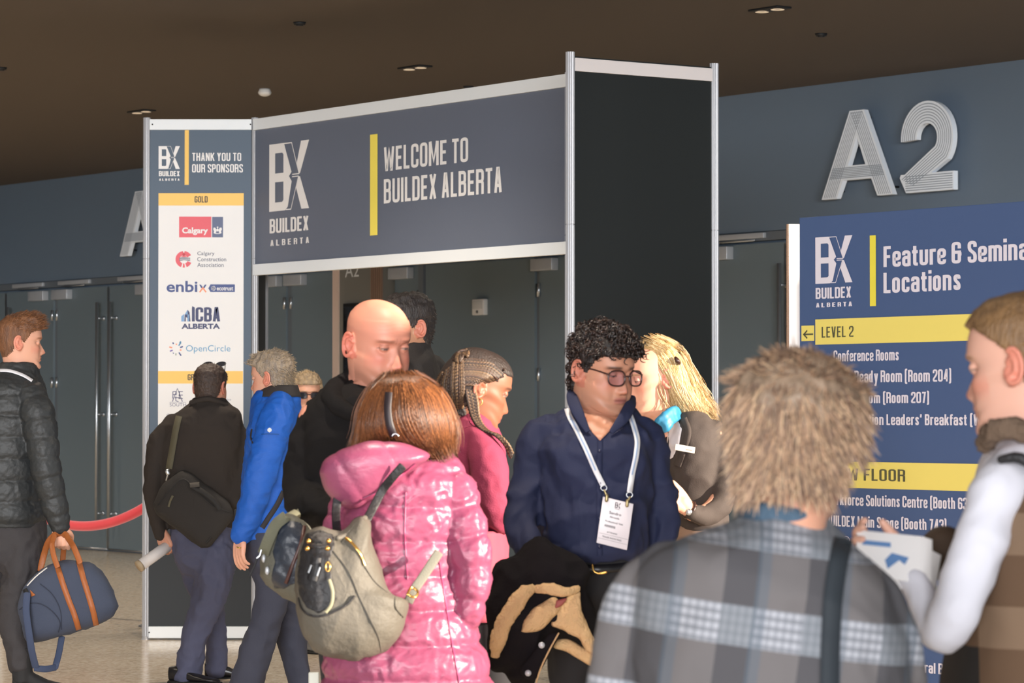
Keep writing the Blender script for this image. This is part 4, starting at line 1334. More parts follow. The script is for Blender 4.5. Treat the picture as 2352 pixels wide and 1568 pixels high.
def cap_hair(parent, A, M, thick, colr, name='hair', rough=.55, lump=.0, lscale=40, seed=0, col2=None, bump=.5, bstretch=(1, 1, .25), bscale=220, sheen=.0, lift=.0):
    """hair lying on the skull: thick(x,y,z arrays) gives its depth, <=0 where there is none"""
    N = np.zeros_like(A)
    du = np.roll(A, -1, 1) - np.roll(A, 1, 1); dv = np.gradient(A, axis=0)
    N = np.cross(du, dv); N /= np.maximum(1e-9, np.linalg.norm(N, axis=2))[..., None]
    ctr = np.array([0, 0, -.02])
    flip = np.sign((N * (A - ctr)).sum(2)); N *= flip[..., None]
    T = thick(A[..., 0], A[..., 1], A[..., 2])
    nr, nt, _ = A.shape
    if lump:
        for i in range(nr):
            for j in range(nt):
                if T[i, j] > 0:
                    q = Vector(A[i, j]) * lscale
                    T[i, j] *= 1 + lump * noise.noise(q + Vector((seed, seed * 2.3, 0))) + lump * .5 * noise.noise(q * 2.3)
    B = A + N * np.where(T > 0, T, -.003)[..., None]
    g = G(); g.v = [M @ Vector(v) for v in B.reshape(-1, 3)]
    pos = T > 0
    for i in range(nr - 1):
        for j in range(nt):
            k = (j + 1) % nt
            if pos[i, j] or pos[i, k] or pos[i + 1, k] or pos[i + 1, j]:
                g.f.append((i * nt + j, i * nt + k, (i + 1) * nt + k, (i + 1) * nt + j))
    used = sorted({i for f in g.f for i in f}); re_ = {u: n for n, u in enumerate(used)}
    g.v = [g.v[u] for u in used]; g.f = [tuple(re_[i] for i in f) for f in g.f]
    m = mat(name + '_' + colr.lstrip('#'), colr, rough=rough, bump=bump, bscale=bscale, stretch=bstretch, col2=col2, vscale=70, sheen=sheen)
    o = g.obj('hair', m, parent)
    pts = [(Vector(B[i, j]), Vector(N[i, j])) for i in range(nr) for j in range(nt) if T[i, j] > .0005]
    return o, pts
def hairline(x, y, z, dz=0.0, nape=-.078):
    h = np.interp(y, [-.11, -.06, -.035, -.022, -.008, .004, .014, .030, .045, .065, .1], [nape, nape + .006, -.045, -.012, .016, .006, -.004, .020, .044, .055, .058])
    return z - h - dz
class Strands:
    def __init__(s): s.v = []; s.f = []; s.c = []
    def add(s, pts, r, col, sides=3, taper=.25):
        n = len(pts); base = len(s.v)
        for i, p in enumerate(pts):
            d = (pts[min(n - 1, i + 1)] - pts[max(0, i - 1)])
            if d.length < 1e-9: d = Vector((0, 0, 1))
            d.normalize(); a = d.orthogonal().normalized(); b = d.cross(a)
            t = i / (n - 1)
            rr = r * min(1.0, taper + (1 - t) * 2.0)
            for k in range(sides):
                an = 2 * math.pi * k / sides
                s.v.append(p + (a * math.cos(an) + b * math.sin(an)) * rr); s.c.append(col)
        for i in range(n - 1):
            for k in range(sides):
                s.f.append((base + i * sides + k, base + i * sides + (k + 1) % sides, base + (i + 1) * sides + (k + 1) % sides, base + (i + 1) * sides + k))
    def obj(s, name, m, parent):
        me_o = obj(name, s.v, s.f, m, parent)
        set_tint(me_o, np.array(s.c)); return me_o
def hair_mat(name, rough=.36, spec=.5):
    m = mat(name, '#808080', rough=rough, attr=True, spec=spec); return m
def shades(cols, rnd, jitter=.15):
    c = np.array(lin(rnd.choice(cols))[:3]); return tuple(c * (1 + jitter * (rnd.random() * 2 - 1)))
def short_strands(S_, pts, M, n, length, flow, cols, rnd, r=.0009, steps=5, curl=.25, gravity=.0, stand=.35):
    for _ in range(n):
        p, nr = rnd.choice(pts)
        f = flow(p)
        d = (Vector(f) * (1 - stand) + nr * stand + Vector((rnd.gauss(0, curl), rnd.gauss(0, curl), rnd.gauss(0, curl)))).normalized()
        L = length(p) * (.6 + .8 * rnd.random()) if callable(length) else length * (.6 + .8 * rnd.random())
        q = p - nr * .003; path = [M @ q]
        for k in range(steps):
            d = (d + Vector((rnd.gauss(0, curl * .3), rnd.gauss(0, curl * .3), rnd.gauss(0, curl * .3) - gravity))).normalized()
            q = q + d * (L / steps); path.append(M @ q)
        S_.add(path, r, shades(cols, rnd))
def combed(S_, bvh, guides, n, cols, rnd, Y, lift=.003, jit=4.0, r=.0012, K=18, u_range=(0, 1), wave=0.0, lift_end=0.0, t_rand=.15):
    """locks that follow px guide lines over the hair volume behind them"""
    Gd = [catmull([(x, y, 0) for x, y in g], K)[:, :2] for g in guides]
    for _ in range(n):
        u = (u_range[0] + (u_range[1] - u_range[0]) * rnd.random()) * (len(Gd) - 1)
        i = min(len(Gd) - 2, int(u)); t = u - i
        path2 = Gd[i] * (1 - t) + Gd[i + 1] * t
        a = int(rnd.random() * t_rand * K); b = K - int(rnd.random() * t_rand * K)
        path2 = path2[a:max(a + 4, b)]
        ph = rnd.random() * 6.28; off = np.array([rnd.gauss(0, jit), rnd.gauss(0, jit)])
        lf = lift * (.3 + 1.4 * rnd.random())
        pts = []; last = None
        for k, q in enumerate(path2):
            tt = k / len(path2)
            x, y = q + off * (.5 + .5 * tt)
            if wave: x += wave * math.sin(ph + tt * 12) * tt; y += wave * .5 * math.cos(ph + tt * 12) * tt
            h = hit(bvh, x, y, lf + lift_end * tt)
            if h is None:
                h = P(x, y, last if last is not None else Y)
            last = h.y; pts.append(h)
        for _k in range(2):
            for k in range(1, len(pts) - 1):
                yy = (pts[k - 1].y + pts[k + 1].y) / 2
                dv = pts[k] - EYE; pts[k] = EYE + dv * ((pts[k].y * .5 + yy * .5) / dv.y)
        S_.add(pts, r * (.7 + .6 * rnd.random()), shades(cols, rnd))
def ground(px, Y):
    q = P(px, HORIZON, Y); q.z = 0; return q
def person(px, Y, label): return thing('person', label, 'person', ground(px, Y), 'visitors in the foyer')
def shoe(parent, heel, toe_dir, length=.29, w=.052, name='shoe', m=None, h=.075, shaft=0.0, tilt=0.0, sole=None):
    """a shoe: heel point on the floor, direction of the toe"""
    d = Vector(toe_dir); d.z = 0; d.normalize(); l = Vector((-d.y, d.x, 0)); z = Vector((0, 0, 1))
    rows = [(-.01, .030, .0, h + .02), (.03, .036, .0, h + .025), (.09, .038, .0, h + .012), (.15, .044, .0, h * .8), (.21, .050, .0, h * .6), (.26, .042, .0, h * .48), (length, .022, .0, h * .30)]
    g = G(); sg = G()
    def ring(t, ww, zz0, zz1, n=18):
        c = Vector(heel) + d * t
        out = []
        for k in range(n):
            a = 2 * math.pi * k / n; cc, ss = math.cos(a), math.sin(a)
            out.append(c + l * (math.copysign(abs(cc) ** .8, cc) * ww) + z * (zz0 + (zz1 - zz0) * (.5 + .5 * math.copysign(abs(ss) ** .7, ss)) + max(0.0, (.10 - t)) * tilt))
        return out
    def skin(G_, rings):
        n = len(rings[0]); base = len(G_.v); G_.v += [p for r in rings for p in r]
        for i in range(len(rings) - 1):
            for j in range(n): G_.f.append((base + i * n + j, base + i * n + (j + 1) % n, base + (i + 1) * n + (j + 1) % n, base + (i + 1) * n + j))
        G_.f.append(tuple(base + j for j in range(n))[::-1]); G_.f.append(tuple(base + (len(rings) - 1) * n + j for j in range(n)))
    skin(g, [ring(t, ww, .018, b) for t, ww, _, b in rows])
    if shaft: cyl(g, Vector(heel) + d * .035 + z * .05, Vector(heel) + d * .03 + z * (.05 + shaft), .046, 18, .05)
    f = fuse(g, .006, 2)
    o = f.obj(name, m or mat('black_leather', '#1e1c1d', rough=.3), parent)
    skin(sg, [ring(t, ww + .004, 0, .022) for t, ww, _, b in rows])
    sg.obj('sole', sole or mat('black_rubber', '#141414', rough=.7), o)
    return o
def garment(name, g, m, parent, voxel=.008, smooth=2, wr=None, label=None):
    f = fuse(g, voxel, smooth)
    if wr: wrinkle(f, **wr)
    o = f.obj(name, m, parent, label=label)
    o_b = BVHTree.FromPolygons(f.v, f.f)
    return o, o_b
def quilt(pitch, amp, phase=0.0, power=.55):
    """down channels: flat-topped puffs with narrow stitched seams and small puckers beside them"""
    def f(s, th):
        k = (s + phase) / pitch; d = abs(k - round(k)) * pitch
        e = 1 - math.exp(-(d / .013) ** 1.1)
        pk = noise.noise(Vector((th * 7.0, round(k - .5) * 3.7, s * 14))) * math.exp(-d / .022)
        return 1 + amp * (e - .8 + .22 * pk + .12 * noise.noise(Vector((th * 2.5, s * 9, 1.3))))
    return f

# ------------------------------------------------------------------ people
rnd = random.Random(11)
up = Vector((0, 0, 1))
def limb(g, pts, Y, **k): return tube(g, pts, Y, **k)
M_blackleather = mat('black_leather', '#1e1c1d', rough=.3)

# ===== man with duffel bag, far left
Y1 = 14.6
p1 = person(30, Y1, 'man in black puffer jacket carrying a navy duffel bag at the left edge')
M1 = head_matrix(46, 786, Y1, 103, 2, 0, 1.0)
g = G()
tube(g, [(24, 905, 0, 30), (10, 1000, 0, 60), (20, 1180, 0, 55)], Y1)
tube(g, [(70, 915, -.12, 20), (108, 1070, -.2, 20), (138, 1190, -.19, 13), (139, 1207, -.19, 14)], Y1)
w1 = P(139, 1206, Y1 - .19)
hand(g, w1, (.02, -.10, -1), (.0, 1, -.05), side=1, curl=78, size=1.0, thumb=1.0)
b1, A1 = body(p1, M1, '#d9a288', g, P(34, 880, Y1), .056, jaw=1.0, nose=1.05, brow='#7a4a2c', lips='#b5705f', blush='#d9826c', lid=.3, eye_open=.7,
              extra_tint=lambda L, mix: mix(.75 * np.exp(-((L[:, 2] + .0615) / .0035) ** 2) * (np.abs(L[:, 0]) < .024) * (L[:, 1] > .07), '#9a5a35'))
def th1(x, y, z):
    hl = np.where(y > 0, .058 - .0 * y, -.075 - .25 * y)                # hairline height
    top = .003 + .030 * np.clip((z - .045) / .05, 0, 1) * np.clip(.55 + y / .12, .3, 1.3)
    side = np.clip((z + .085) / .12, 0, 1) * .0035
    line = hairline(x, y, z)
    return np.where(line > 0, np.maximum(top * (z > .04), side), -1)
_, pts = cap_hair(p1, A1, M1, th1, '#7d5233', lump=.35, lscale=60, col2='#5e3c26', name='ginger_hair')
S1 = Strands()
short_strands(S1, [q for q in pts if q[0].z > .045], M1, 1900, .022, lambda p: (0, .75, .15), ['#8a5a35', '#a86f40', '#6b4328', '#7c4f2e'], rnd, r=.0008, stand=.22, curl=.10)
S1.obj('hair_strands', hair_mat('strand_hair'), p1)
M_puff = mat('black_puffer_nylon', '#2a2d2f', rough=.55, bump=.25, bscale=60)
qz = quilt(.098, .055, .03)
g = G()
loft(g, [(832, 4, 82, .085), (848, -8, 90, .105), (866, -26, 95, .145), (888, -46, 103, .185), (930, -60, 112, .21), (1000, -68, 112, .215), (1080, -68, 106, .21), (1150, -66, 104, .205), (1196, -62, 106, .20), (1209, -58, 103, .185)], Y1, fn=qz, step=.008)
tube(g, [(66, 905, -.11, 38), (86, 950, -.17, 40), (97, 1010, -.2, 38), (106, 1075, -.215, 35), (121, 1140, -.205, 31), (136, 1200, -.19, 25), (138, 1208, -.19, 22)], Y1, fn=quilt(.088, .13, .02), step=.006, seg=28)
jk1, bv = garment('puffer_jacket', g, M_puff, p1, .006, 1, dict(amp=.003, scale=(18, 18, 22), seed=2, fine=.5))
g = G(); strip(g, bv, [(-6, 850), (20, 851), (42, 857), (60, 865), (74, 874)], 7); g.obj('neck_lanyard', mat('white_ribbon', '#e2e2e6', rough=.6), p1)
g = G()
loft(g, [(1185, -56, 104, .17), (1225, -54, 106, .17), (1280, -48, 96, .16), (1310, -40, 84, .12)], Y1)
tube(g, [(52, 1240, -.07, 50), (48, 1310, -.09, 43), (34, 1375, -.1, 34), (32, 1440, -.1, 33), (42, 1500, -.1, 28), (45, 1524, -.1, 27)], Y1)
tube(g, [(10, 1240, .08, 48), (-25, 1360, .1, 42), (-55, 1500, .1, 34), (-82, 1640, .1, 28)], Y1)
M_tr1 = mat('charcoal_trousers', '#333032', rough=.8, bump=.2, bscale=200)
garment('trousers', g, M_tr1, p1, .009, 2, dict(amp=.008, scale=(12, 12, 9), seed=5))
h1 = P(34, 1592, Y1 - .1)
shoe(p1, h1, (1, 0.1, 0), shaft=.16, tilt=.4, name='boot', m=mat('black_suede', '#1f1e1f', rough=.8))
h1b = ground(-92, Y1 + .1); shoe(p1, h1b, (1, .1, 0), shaft=.12, name='boot', m=mat('black_suede', '#1f1e1f', rough=.8))

# duffel bag in his hand
YD = Y1 - .22
bag = thing('duffel_bag', 'navy canvas duffel bag with tan straps held by the man at far left', 'duffel bag', P(160, 1475, YD))
M_navycanvas = mat('navy_canvas', '#3b4356', rough=.85, bump=.3, bscale=350)
M_tan = mat('tan_leather', '#9a572a', rough=.5, bump=.15, bscale=150)
g = G()
blob(g, [(40, 1395), (48, 1362), (72, 1326), (106, 1300), (142, 1288), (184, 1289), (214, 1294), (240, 1320), (262, 1362), (271, 1392), (262, 1412), (222, 1436), (182, 1449), (130, 1464), (80, 1474), (62, 1474), (50, 1440)], YD, .135, boxy=3.2, n=90)
wrinkle(g, amp=.006, scale=(10, 10, 8), seed=9)
main = g.obj('bag_body', M_navycanvas, bag); bvD = g.bvh()
for pts_ in ([(131, 1298), (141, 1330), (157, 1376), (172, 1415), (181, 1446)], [(181, 1288), (192, 1330), (206, 1376), (216, 1412), (221, 1436)]):
    g = G(); strip(g, bvD, pts_, 13, lift=.005, thick=.004); g.obj('tan_strap', M_tan, bag)
def loop(pts, w, name, m, parent, Y, flat=.3):
    g = G(); tube(g, [(x, y, d, w / 2) for x, y, d in pts], Y, flat=flat, flat_axis=(.1, 1, 0), seg=12); return g.obj(name, m, parent)
loop([(132, 1302, -.13), (122, 1270, -.10), (121, 1240, -.04), (130, 1226, 0), (140, 1232, .02)], 13, 'handle', M_tan, bag, YD)
loop([(184, 1292, -.13), (172, 1262, -.10), (158, 1238, -.03), (148, 1226, 0), (140, 1232, .02)], 14, 'handle', M_tan, bag, YD)
loop([(92, 1310, .10), (102, 1270, .09), (114, 1240, .04), (128, 1226, .01)], 15, 'handle', M_tan, bag, YD)
loop([(144, 1290, .12), (146, 1262, .10), (148, 1242, .05), (142, 1228, .01)], 13, 'handle', M_tan, bag, YD)
g = G(); strip(g, bvD, [(62, 1345), (84, 1322), (108, 1303)], 3, lift=.004); g.obj('zip', mat('white_zip', '#d9d6d4', rough=.5), bag)
g = G()
pk = [(44, 1400), (60, 1388), (92, 1386), (116, 1400), (138, 1432), (134, 1452)]
strip(g, bvD, pk, 2.2, lift=.003); strip(g, bvD, [(92, 1340), (118, 1362), (138, 1400), (141, 1446)], 2, lift=.003); g.obj('pocket_seam', mat('navy_piping', '#262c3c', rough=.8), bag)
M_strapn = mat('navy_webbing', '#37425c', rough=.8, bump=.2, bscale=500)
loop([(62, 1362, -.13), (60, 1400, -.15), (66, 1450, -.15), (74, 1500, -.12), (82, 1532, -.08)], 17, 'shoulder_strap', M_strapn, bag, YD)
loop([(80, 1534, -.08), (104, 1536, -.06), (128, 1532, -.02)], 15, 'shoulder_strap', M_strapn, bag, YD)
loop([(126, 1534, -.02), (134, 1505, 0), (142, 1462, .02)], 15, 'shoulder_strap', M_strapn, bag, YD)
g = G(); strip(g, bvD, [(56, 1352), (64, 1368)], 11, lift=.012, thick=.008); g.obj('strap_clip', M_black, bag)
g = G(); patch(g, bvD, [(69, 1354), (82, 1366), (72, 1370)], lift=.006); g.obj('leather_tab', M_tan, bag)

# ===== man seen from behind with shoulder bag
Y2 = 17.2
p2 = person(465, Y2, 'man seen from behind in dark jacket with sunglasses pushed up on his head')
M2 = head_matrix(484, 889, Y2, 156, 2, 0, 1.02)
g = G()
tube(g, [(490, 945, 0, 34), (470, 1050, 0, 46), (465, 1200, 0, 44)], Y2)
tube(g, [(395, 985, 0, 18), (358, 1110, -.03, 18), (365, 1200, -.02, 12), (371, 1224, -.03, 11)], Y2)
hand(g, P(371, 1222, Y2 - .03), (.45, -.25, -1), (.4, .9, .1), side=-1, curl=55, thumb=.8)
b2, A2 = body(p2, M2, '#cf957c', g, P(490, 945, Y2), .058, jaw=1.03)
def th2(x, y, z):
    line = hairline(x, y, z, 0, -.098)
    return np.where(line > 0, .0045 + .006 * np.clip((z) / .1, 0, 1), -1)
_, pts = cap_hair(p2, A2, M2, th2, '#4a3a32', lump=.5, lscale=90, name='cropped_brown_hair', col2='#372a24')
S_ = Strands(); short_strands(S_, pts, M2, 900, .010, lambda p: (0, -.3, -.5), ['#4b3a30', '#3a2c25', '#5d483b'], rnd, r=.0009, stand=.4, curl=.3)
S_.obj('hair_strands', hair_mat('strand_hair'), p2)
M_drk = mat('dark_brown_fleece', '#39332f', rough=.9, bump=.15, bscale=220, spec=.2)
g = G()
loft(g, [(914, 444, 516, .085), (926, 436, 526, .10), (942, 412, 548, .13), (966, 384, 556, .15), (1000, 370, 560, .155), (1060, 364, 556, .155), (1120, 372, 548, .15), (1180, 384, 538, .15), (1214, 388, 534, .15)], Y2, exp=2.2)
tube(g, [(400, 980, 0, 30), (374, 1010, -.01, 31), (358, 1070, -.03, 26), (352, 1130, -.035, 23), (361, 1190, -.02, 20), (368, 1226, -.03, 17)], Y2)
tube(g, [(535, 985, 0, 27), (549, 1020, .02, 26), (548, 1080, 0, 23), (534, 1150, -.06, 20)], Y2)
jk2, bv2 = garment('jacket', g, M_drk, p2, .008, 2, dict(amp=.007, scale=(7, 7, 8), seed=1, fine=.25))
g = G(); tube3(g, [tuple(P(440, 924, Y2 - .07)) + (.014,), tuple(P(478, 916, Y2 - .10)) + (.016,), tuple(P(518, 928, Y2 - .05)) + (.014,)], seg=12); g.obj('collar', M_drk, p2)
g = G()
loft(g, [(1195, 392, 532, .15), (1230, 392, 536, .155), (1290, 402, 540, .15), (1320, 420, 536, .12)], Y2)
tube(g, [(487, 1270, -.05, 48), (488, 1330, -.08, 45), (474, 1390, -.1, 37), (452, 1450, -.1, 32), (438, 1510, -.1, 32), (430, 1549, -.1, 33)], Y2)
tube(g, [(448, 1260, .06, 46), (462, 1330, .12, 40), (486, 1400, .22, 30), (497, 1470, .26, 24), (496, 1536, .26, 25)], Y2)
M_tr2 = mat('slate_blue_trousers', '#4d4f66', rough=.85, bump=.15, bscale=250)
garment('trousers', g, M_tr2, p2, .009, 2, dict(amp=.010, scale=(9, 9, 8), seed=3))
shoe(p2, ground(396, Y2 - .1) + Vector((0, .0, 0)), (.9, -.35, 0), name='shoe', m=M_blackleather)
shoe(p2, P(474, 1562, Y2 + .26), (.95, .1, 0), name='shoe', m=M_blackleather)
# his shoulder bag
YBg = Y2 - .19
sb = thing('shoulder_bag', 'black canvas shoulder bag on the back of the man in dark jacket', 'shoulder bag', P(445, 1258, YBg))
M_bagblk = mat('black_canvas', '#2c2825', rough=.85, bump=.3, bscale=300)
g = G()
blob(g, [(351, 1158), (358, 1142), (374, 1112), (398, 1092), (420, 1080), (440, 1087), (470, 1110), (500, 1132), (528, 1154), (537, 1180), (518, 1212), (496, 1240), (478, 1258), (464, 1259), (448, 1250), (420, 1226), (384, 1200), (358, 1178)], YBg, .065, boxy=3.0, n=80, tilt=(-.05, .1))
wrinkle(g, amp=.005, scale=(10, 10, 10), seed=4); bb_ = g.obj('bag_body', M_bagblk, sb); bvS = g.bvh()
M_olive = mat('olive_webbing', '#5d5744', rough=.8, bump=.3, bscale=500)
g = G(); strip(g, BVHTree.FromPolygons([jk2.matrix_world @ v.co + p2.location if False else v.co + p2.location for v in jk2.data.vertices], [tuple(p.vertices) for p in jk2.data.polygons]),
               [(411, 955), (404, 985), (396, 1030), (388, 1076)], 15, lift=.010, thick=.004, Y=Y2 - .17); g.obj('shoulder_strap', M_olive, sb)
g = G(); tube(g, [(387, 1078, -.02, 2.2), (385, 1090, -.03, 2.2), (382, 1102, -.02, 2.2)], YBg, seg=8); tube(g, [(384, 1082, -.03, 5), (386, 1087, -.03, 5)], YBg, seg=10); g.obj('strap_hook', M_steel, sb)
M_bagdetail = mat('black_webbing', '#1f1c1a', rough=.7)
g = G(); strip(g, bvS, [(362, 1160), (392, 1122), (420, 1100), (452, 1128), (490, 1162), (528, 1176)], 3, lift=.004); g.obj('flap_seam', M_bagdetail, sb)
g = G(); strip(g, bvS, [(440, 1116), (470, 1132), (500, 1160), (505, 1170)], 13, lift=.014, thick=.008); g.obj('carry_handle', M_bagdetail, sb)
g = G(); strip(g, bvS, [(436, 1114), (458, 1112)], 11, lift=.02, thick=.006); g.obj('handle_wrap', mat('grey_wrap', '#4c463f', rough=.8), sb)
g = G(); strip(g, bvS, [(397, 1138), (391, 1150), (387, 1164)], 5, lift=.006, thick=.005); g.obj('zip_pull', M_olive, sb)
g = G(); strip(g, bvS, [(474, 1247), (486, 1233)], 5, lift=.004); g.obj('corner_tab', M_bagdetail, sb)
# white tube in his hand
a, b_ = P(320, 1300, Y2 - .12), P(396, 1246, Y2 - .02)
tb = thing('poster_tube', 'white cardboard poster tube in the left hand of the man in dark jacket', 'poster tube', a)
g = G(); cyl(g, a, b_, .031, 28); g.obj('tube', mat('white_card', '#ded8d6', rough=.55), tb)
d = (a - b_).normalized(); g = G(); cyl(g, a - d * .012, a + d * .006, .0325, 28); g.obj('end_cap', mat('tan_cap', '#b5a184', rough=.5), tb)
# sunglasses on his head
def glasses(name, label, M, rim_mat, lens_mat, w=.054, h=.040, cy=.100, cz=.0, tilt=0.0, temple=True, parent=None, r=.0022, gap=.011, cat='glasses', back=-.015, ear_z=.0):
    t = thing(name, label, cat, M @ Vector((0, cy, cz))) if parent is None else parent
    R = Matrix.Translation((0, cy, cz)) @ Matrix.Rotation(tilt, 4, 'X')
    for s in (-1, 1):
        c = s * (gap + w / 2)
        pts = []
        for k in range(25):
            a = 2 * math.pi * k / 24
            x = c + w / 2 * math.copysign(abs(math.cos(a)) ** .7, math.cos(a)); z = h / 2 * math.copysign(abs(math.sin(a)) ** .75, math.sin(a)) - .003 * s * math.cos(a) * 0
            y = -.35 * (abs(x) ** 2) / .09 * .6
            pts.append(M @ R @ Vector((x, y, z)))
        g = G(); tube3(g, [(q.x, q.y, q.z, r) for q in pts], seg=8, step=.003); g.obj('rim', rim_mat, t)
        g = G(); ctr = M @ R @ Vector((c, -.35 * c * c / .09 * .6, 0)); n = 24
        back_ = [q + (M.to_3x3() @ Vector((0, -.0015, 0))) for q in pts[:24]]
        g.add([ctr] + pts[:24] + [ctr + (M.to_3x3() @ Vector((0, -.0015, 0)))] + back_,
              [(0, 1 + k, 1 + (k + 1) % 24) for k in range(24)] + [(25, 26 + (k + 1) % 24, 26 + k) for k in range(24)]); g.obj('lens', lens_mat, t)
        if temple:
            p0 = M @ R @ Vector((s * (gap + w), -.008, h * .25)); 
            p1_ = M @ Vector((s * .079, .02, cz + ear_z + .012)); p2_ = M @ Vector((s * .081, back, cz + ear_z + .004)); p3_ = M @ Vector((s * .080, back - .028, cz + ear_z - .020))
            g = G(); tube3(g, [tuple(p0) + (r,), tuple(p1_) + (r * .9,), tuple(p2_) + (r * .9,), tuple(p3_) + (r * .9,)], seg=8, step=.004); g.obj('temple', rim_mat, t)
    q0, q1, q2 = (M @ R @ Vector((x, y, .006)) for x, y in ((-gap - .002, -.001), (0, .003), (gap + .002, -.001)))
    g = G(); tube3(g, [tuple(q) + (r,) for q in (q0, q1, q2)], seg=8, step=.003); g.obj('bridge', rim_mat, t)
    return t
M_frame = mat('black_acetate', '#1c1a1c', rough=.3); M_darklens = mat('dark_lens', '#2a2c33', rough=.08)
M2g = M2
t = thing('sunglasses', 'dark sunglasses pushed up on the head of the man in dark jacket', 'sunglasses', M2 @ Vector((0, .02, .12)))
for s in (-1, 1):
    pts = [M2 @ Vector((s * (.012 + .028 + .030 * math.cos(2 * math.pi * k / 20)), .035 + .0 , .128 + .016 * math.sin(2 * math.pi * k / 20) - .004)) for k in range(21)]
    ring = [M2 @ Vector((s * (.040 + .028 * math.cos(a)), .034 + .014 * math.sin(a), .124 + .012 * math.sin(a))) for a in [2 * math.pi * k / 20 for k in range(21)]]
    g = G(); tube3(g, [tuple(q) + (.003,) for q in ring], seg=8, step=.003); g.obj('rim', M_frame, t)
    c = M2 @ Vector((s * .040, .034, .124)); off = M2.to_3x3() @ Vector((0, -.001, .002))
    g = G(); g.add([c] + ring[:20] + [c + off] + [q + off for q in ring[:20]], [(0, 1 + k, 1 + (k + 1) % 20) for k in range(20)] + [(21, 22 + (k + 1) % 20, 22 + k) for k in range(20)]); g.obj('lens', M_darklens, t)
    g = G(); tube3(g, [tuple(M2 @ Vector(v)) + (.0028,) for v in ((s * .068, .030, .122), (s * .083, -.002, .084), (s * .086, -.020, .030), (s * .086, -.022, .005))], seg=8, step=.004); g.obj('temple', M_frame, t)

# ===== older man in blue jacket
Y3 = 15.2
p3 = person(600, Y3, 'older man with grey hair in bright blue jacket walking left')
M3 = head_matrix(625, 868, Y3, -113, 4, 0, 1.0)
g = G()
tube(g, [(640, 910, 0, 34), (635, 1050, 0, 50), (625, 1220, 0, 48)], Y3)
tube(g, [(628, 960, -.17, 18), (590, 1100, -.2, 18), (556, 1222, -.2, 13), (552, 1234, -.2, 13)], Y3)
hand(g, P(552, 1232, Y3 - .2), (-.05, -.15, -1), (.75, .7, .2), side=-1, curl=22, thumb=.4, size=1.0)
b3, A3 = body(p3, M3, '#d9a188', g, P(642, 915, Y3), .060, jaw=1.05, nose=1.1, brow='#a08a70', lid=.8, eye_open=.5, blush='#d9806a')
def th3(x, y, z):
    line = hairline(x, y, z, .006, -.088)
    return np.where(line > 0, .007 + .012 * np.clip(z / .1, 0, 1) + .010 * np.clip((y - .02) / .06, 0, 1) * (z > .06), -1)
_, pts = cap_hair(p3, A3, M3, th3, '#a08e78', lump=.4, lscale=55, name='grey_blond_hair', col2='#84786c')
S_ = Strands(); short_strands(S_, pts, M3, 2000, .018, lambda p: (0, -.7 if p.y < .05 else .5, -.6 if p.z < .06 else .0), ['#b09b80', '#94887a', '#c4ab88', '#7f756a'], rnd, r=.0009, stand=.12, curl=.14)
S_.obj('hair_strands', hair_mat('strand_hair'), p3)
M_blue = mat('bright_blue_softshell', '#1158b6', rough=.6, bump=.25, bscale=120, stretch=(1, 1, 5), var=.12, vscale=60)
g = G()
loft(g, [(897, 590, 684, .10), (914, 580, 690, .13), (935, 576, 690, .19), (975, 570, 692, .215), (1040, 562, 690, .21), (1110, 556, 684, .205), (1180, 552, 672, .20), (1237, 548, 662, .195)], Y3)
tube(g, [(644, 930, -.13, 32), (634, 965, -.18, 39), (615, 1030, -.21, 39), (596, 1100, -.23, 37), (576, 1170, -.22, 32), (555, 1228, -.2, 25)], Y3, seg=28)
jk3, bv3 = garment('jacket', g, M_blue, p3, .007, 2, dict(amp=.008, scale=(8, 8, 10), seed=8, fine=.25))
g = G(); loft(g, [(884, 608, 684, .085), (897, 594, 688, .112), (911, 588, 692, .142)], Y3, exp=2.1); g.obj('collar', mat('black_softshell', '#2c2828', rough=.75), p3)
M_black3 = mat('black_softshell', '#2c2828', rough=.75)
g = G(); strip(g, bv3, [(652, 1128), (636, 1160), (616, 1190), (602, 1212)], 12, lift=.004); g.obj('side_panel', M_black3, p3)
g = G(); strip(g, bv3, [(600, 997), (622, 996), (641, 997)], 2.2, lift=.002); g.obj('pocket_zip', mat('dark_blue_zip', '#114a90', rough=.6), p3)
g = G(); strip(g, bv3, [(578, 985), (576, 1005), (580, 1018)], 4, lift=.002); g.obj('chest_zip', M_black3, p3)
g = G(); patch(g, bv3, [(619, 981), (624, 985), (624, 990), (619, 993), (614, 990), (614, 985)], lift=.003, cell=2); g.obj('sleeve_badge', mat('white_emblem', '#c9cfd6', rough=.5), p3)
g = G(); tube3(g, [tuple(P(544, 1256, Y3 - .235)) + (.003,), tuple(P(549, 1258, Y3 - .245)) + (.003,), tuple(P(555, 1257, Y3 - .235)) + (.003,)], seg=8, step=.003); g.obj('ring', mat('gold_metal', '#e0b860', rough=.25, metal=.9), p3)
g = G()
loft(g, [(1215, 556, 658, .19), (1260, 560, 668, .19), (1310, 570, 676, .17)], Y3)
tube(g, [(622, 1290, -.06, 50), (628, 1350, -.08, 42), (612, 1420, -.09, 37), (590, 1490, -.09, 38), (566, 1568, -.09, 38), (548, 1640, -.09, 34)], Y3)
tube(g, [(625, 1290, .07, 46), (650, 1380, .12, 40), (672, 1480, .14, 32), (700, 1600, .14, 27)], Y3)
garment('trousers', g, mat('navy_black_trousers', '#363846', rough=.85, bump=.15, bscale=250), p3, .009, 2, dict(amp=.009, scale=(8, 8, 6), seed=6))
shoe(p3, ground(560, Y3 - .09), (-1, .1, 0), name='shoe', m=M_blackleather); shoe(p3, ground(722, Y3 + .16) + Vector((0, 0, .06)), (-1, .1, 0), tilt=.5, name='shoe', m=M_blackleather)

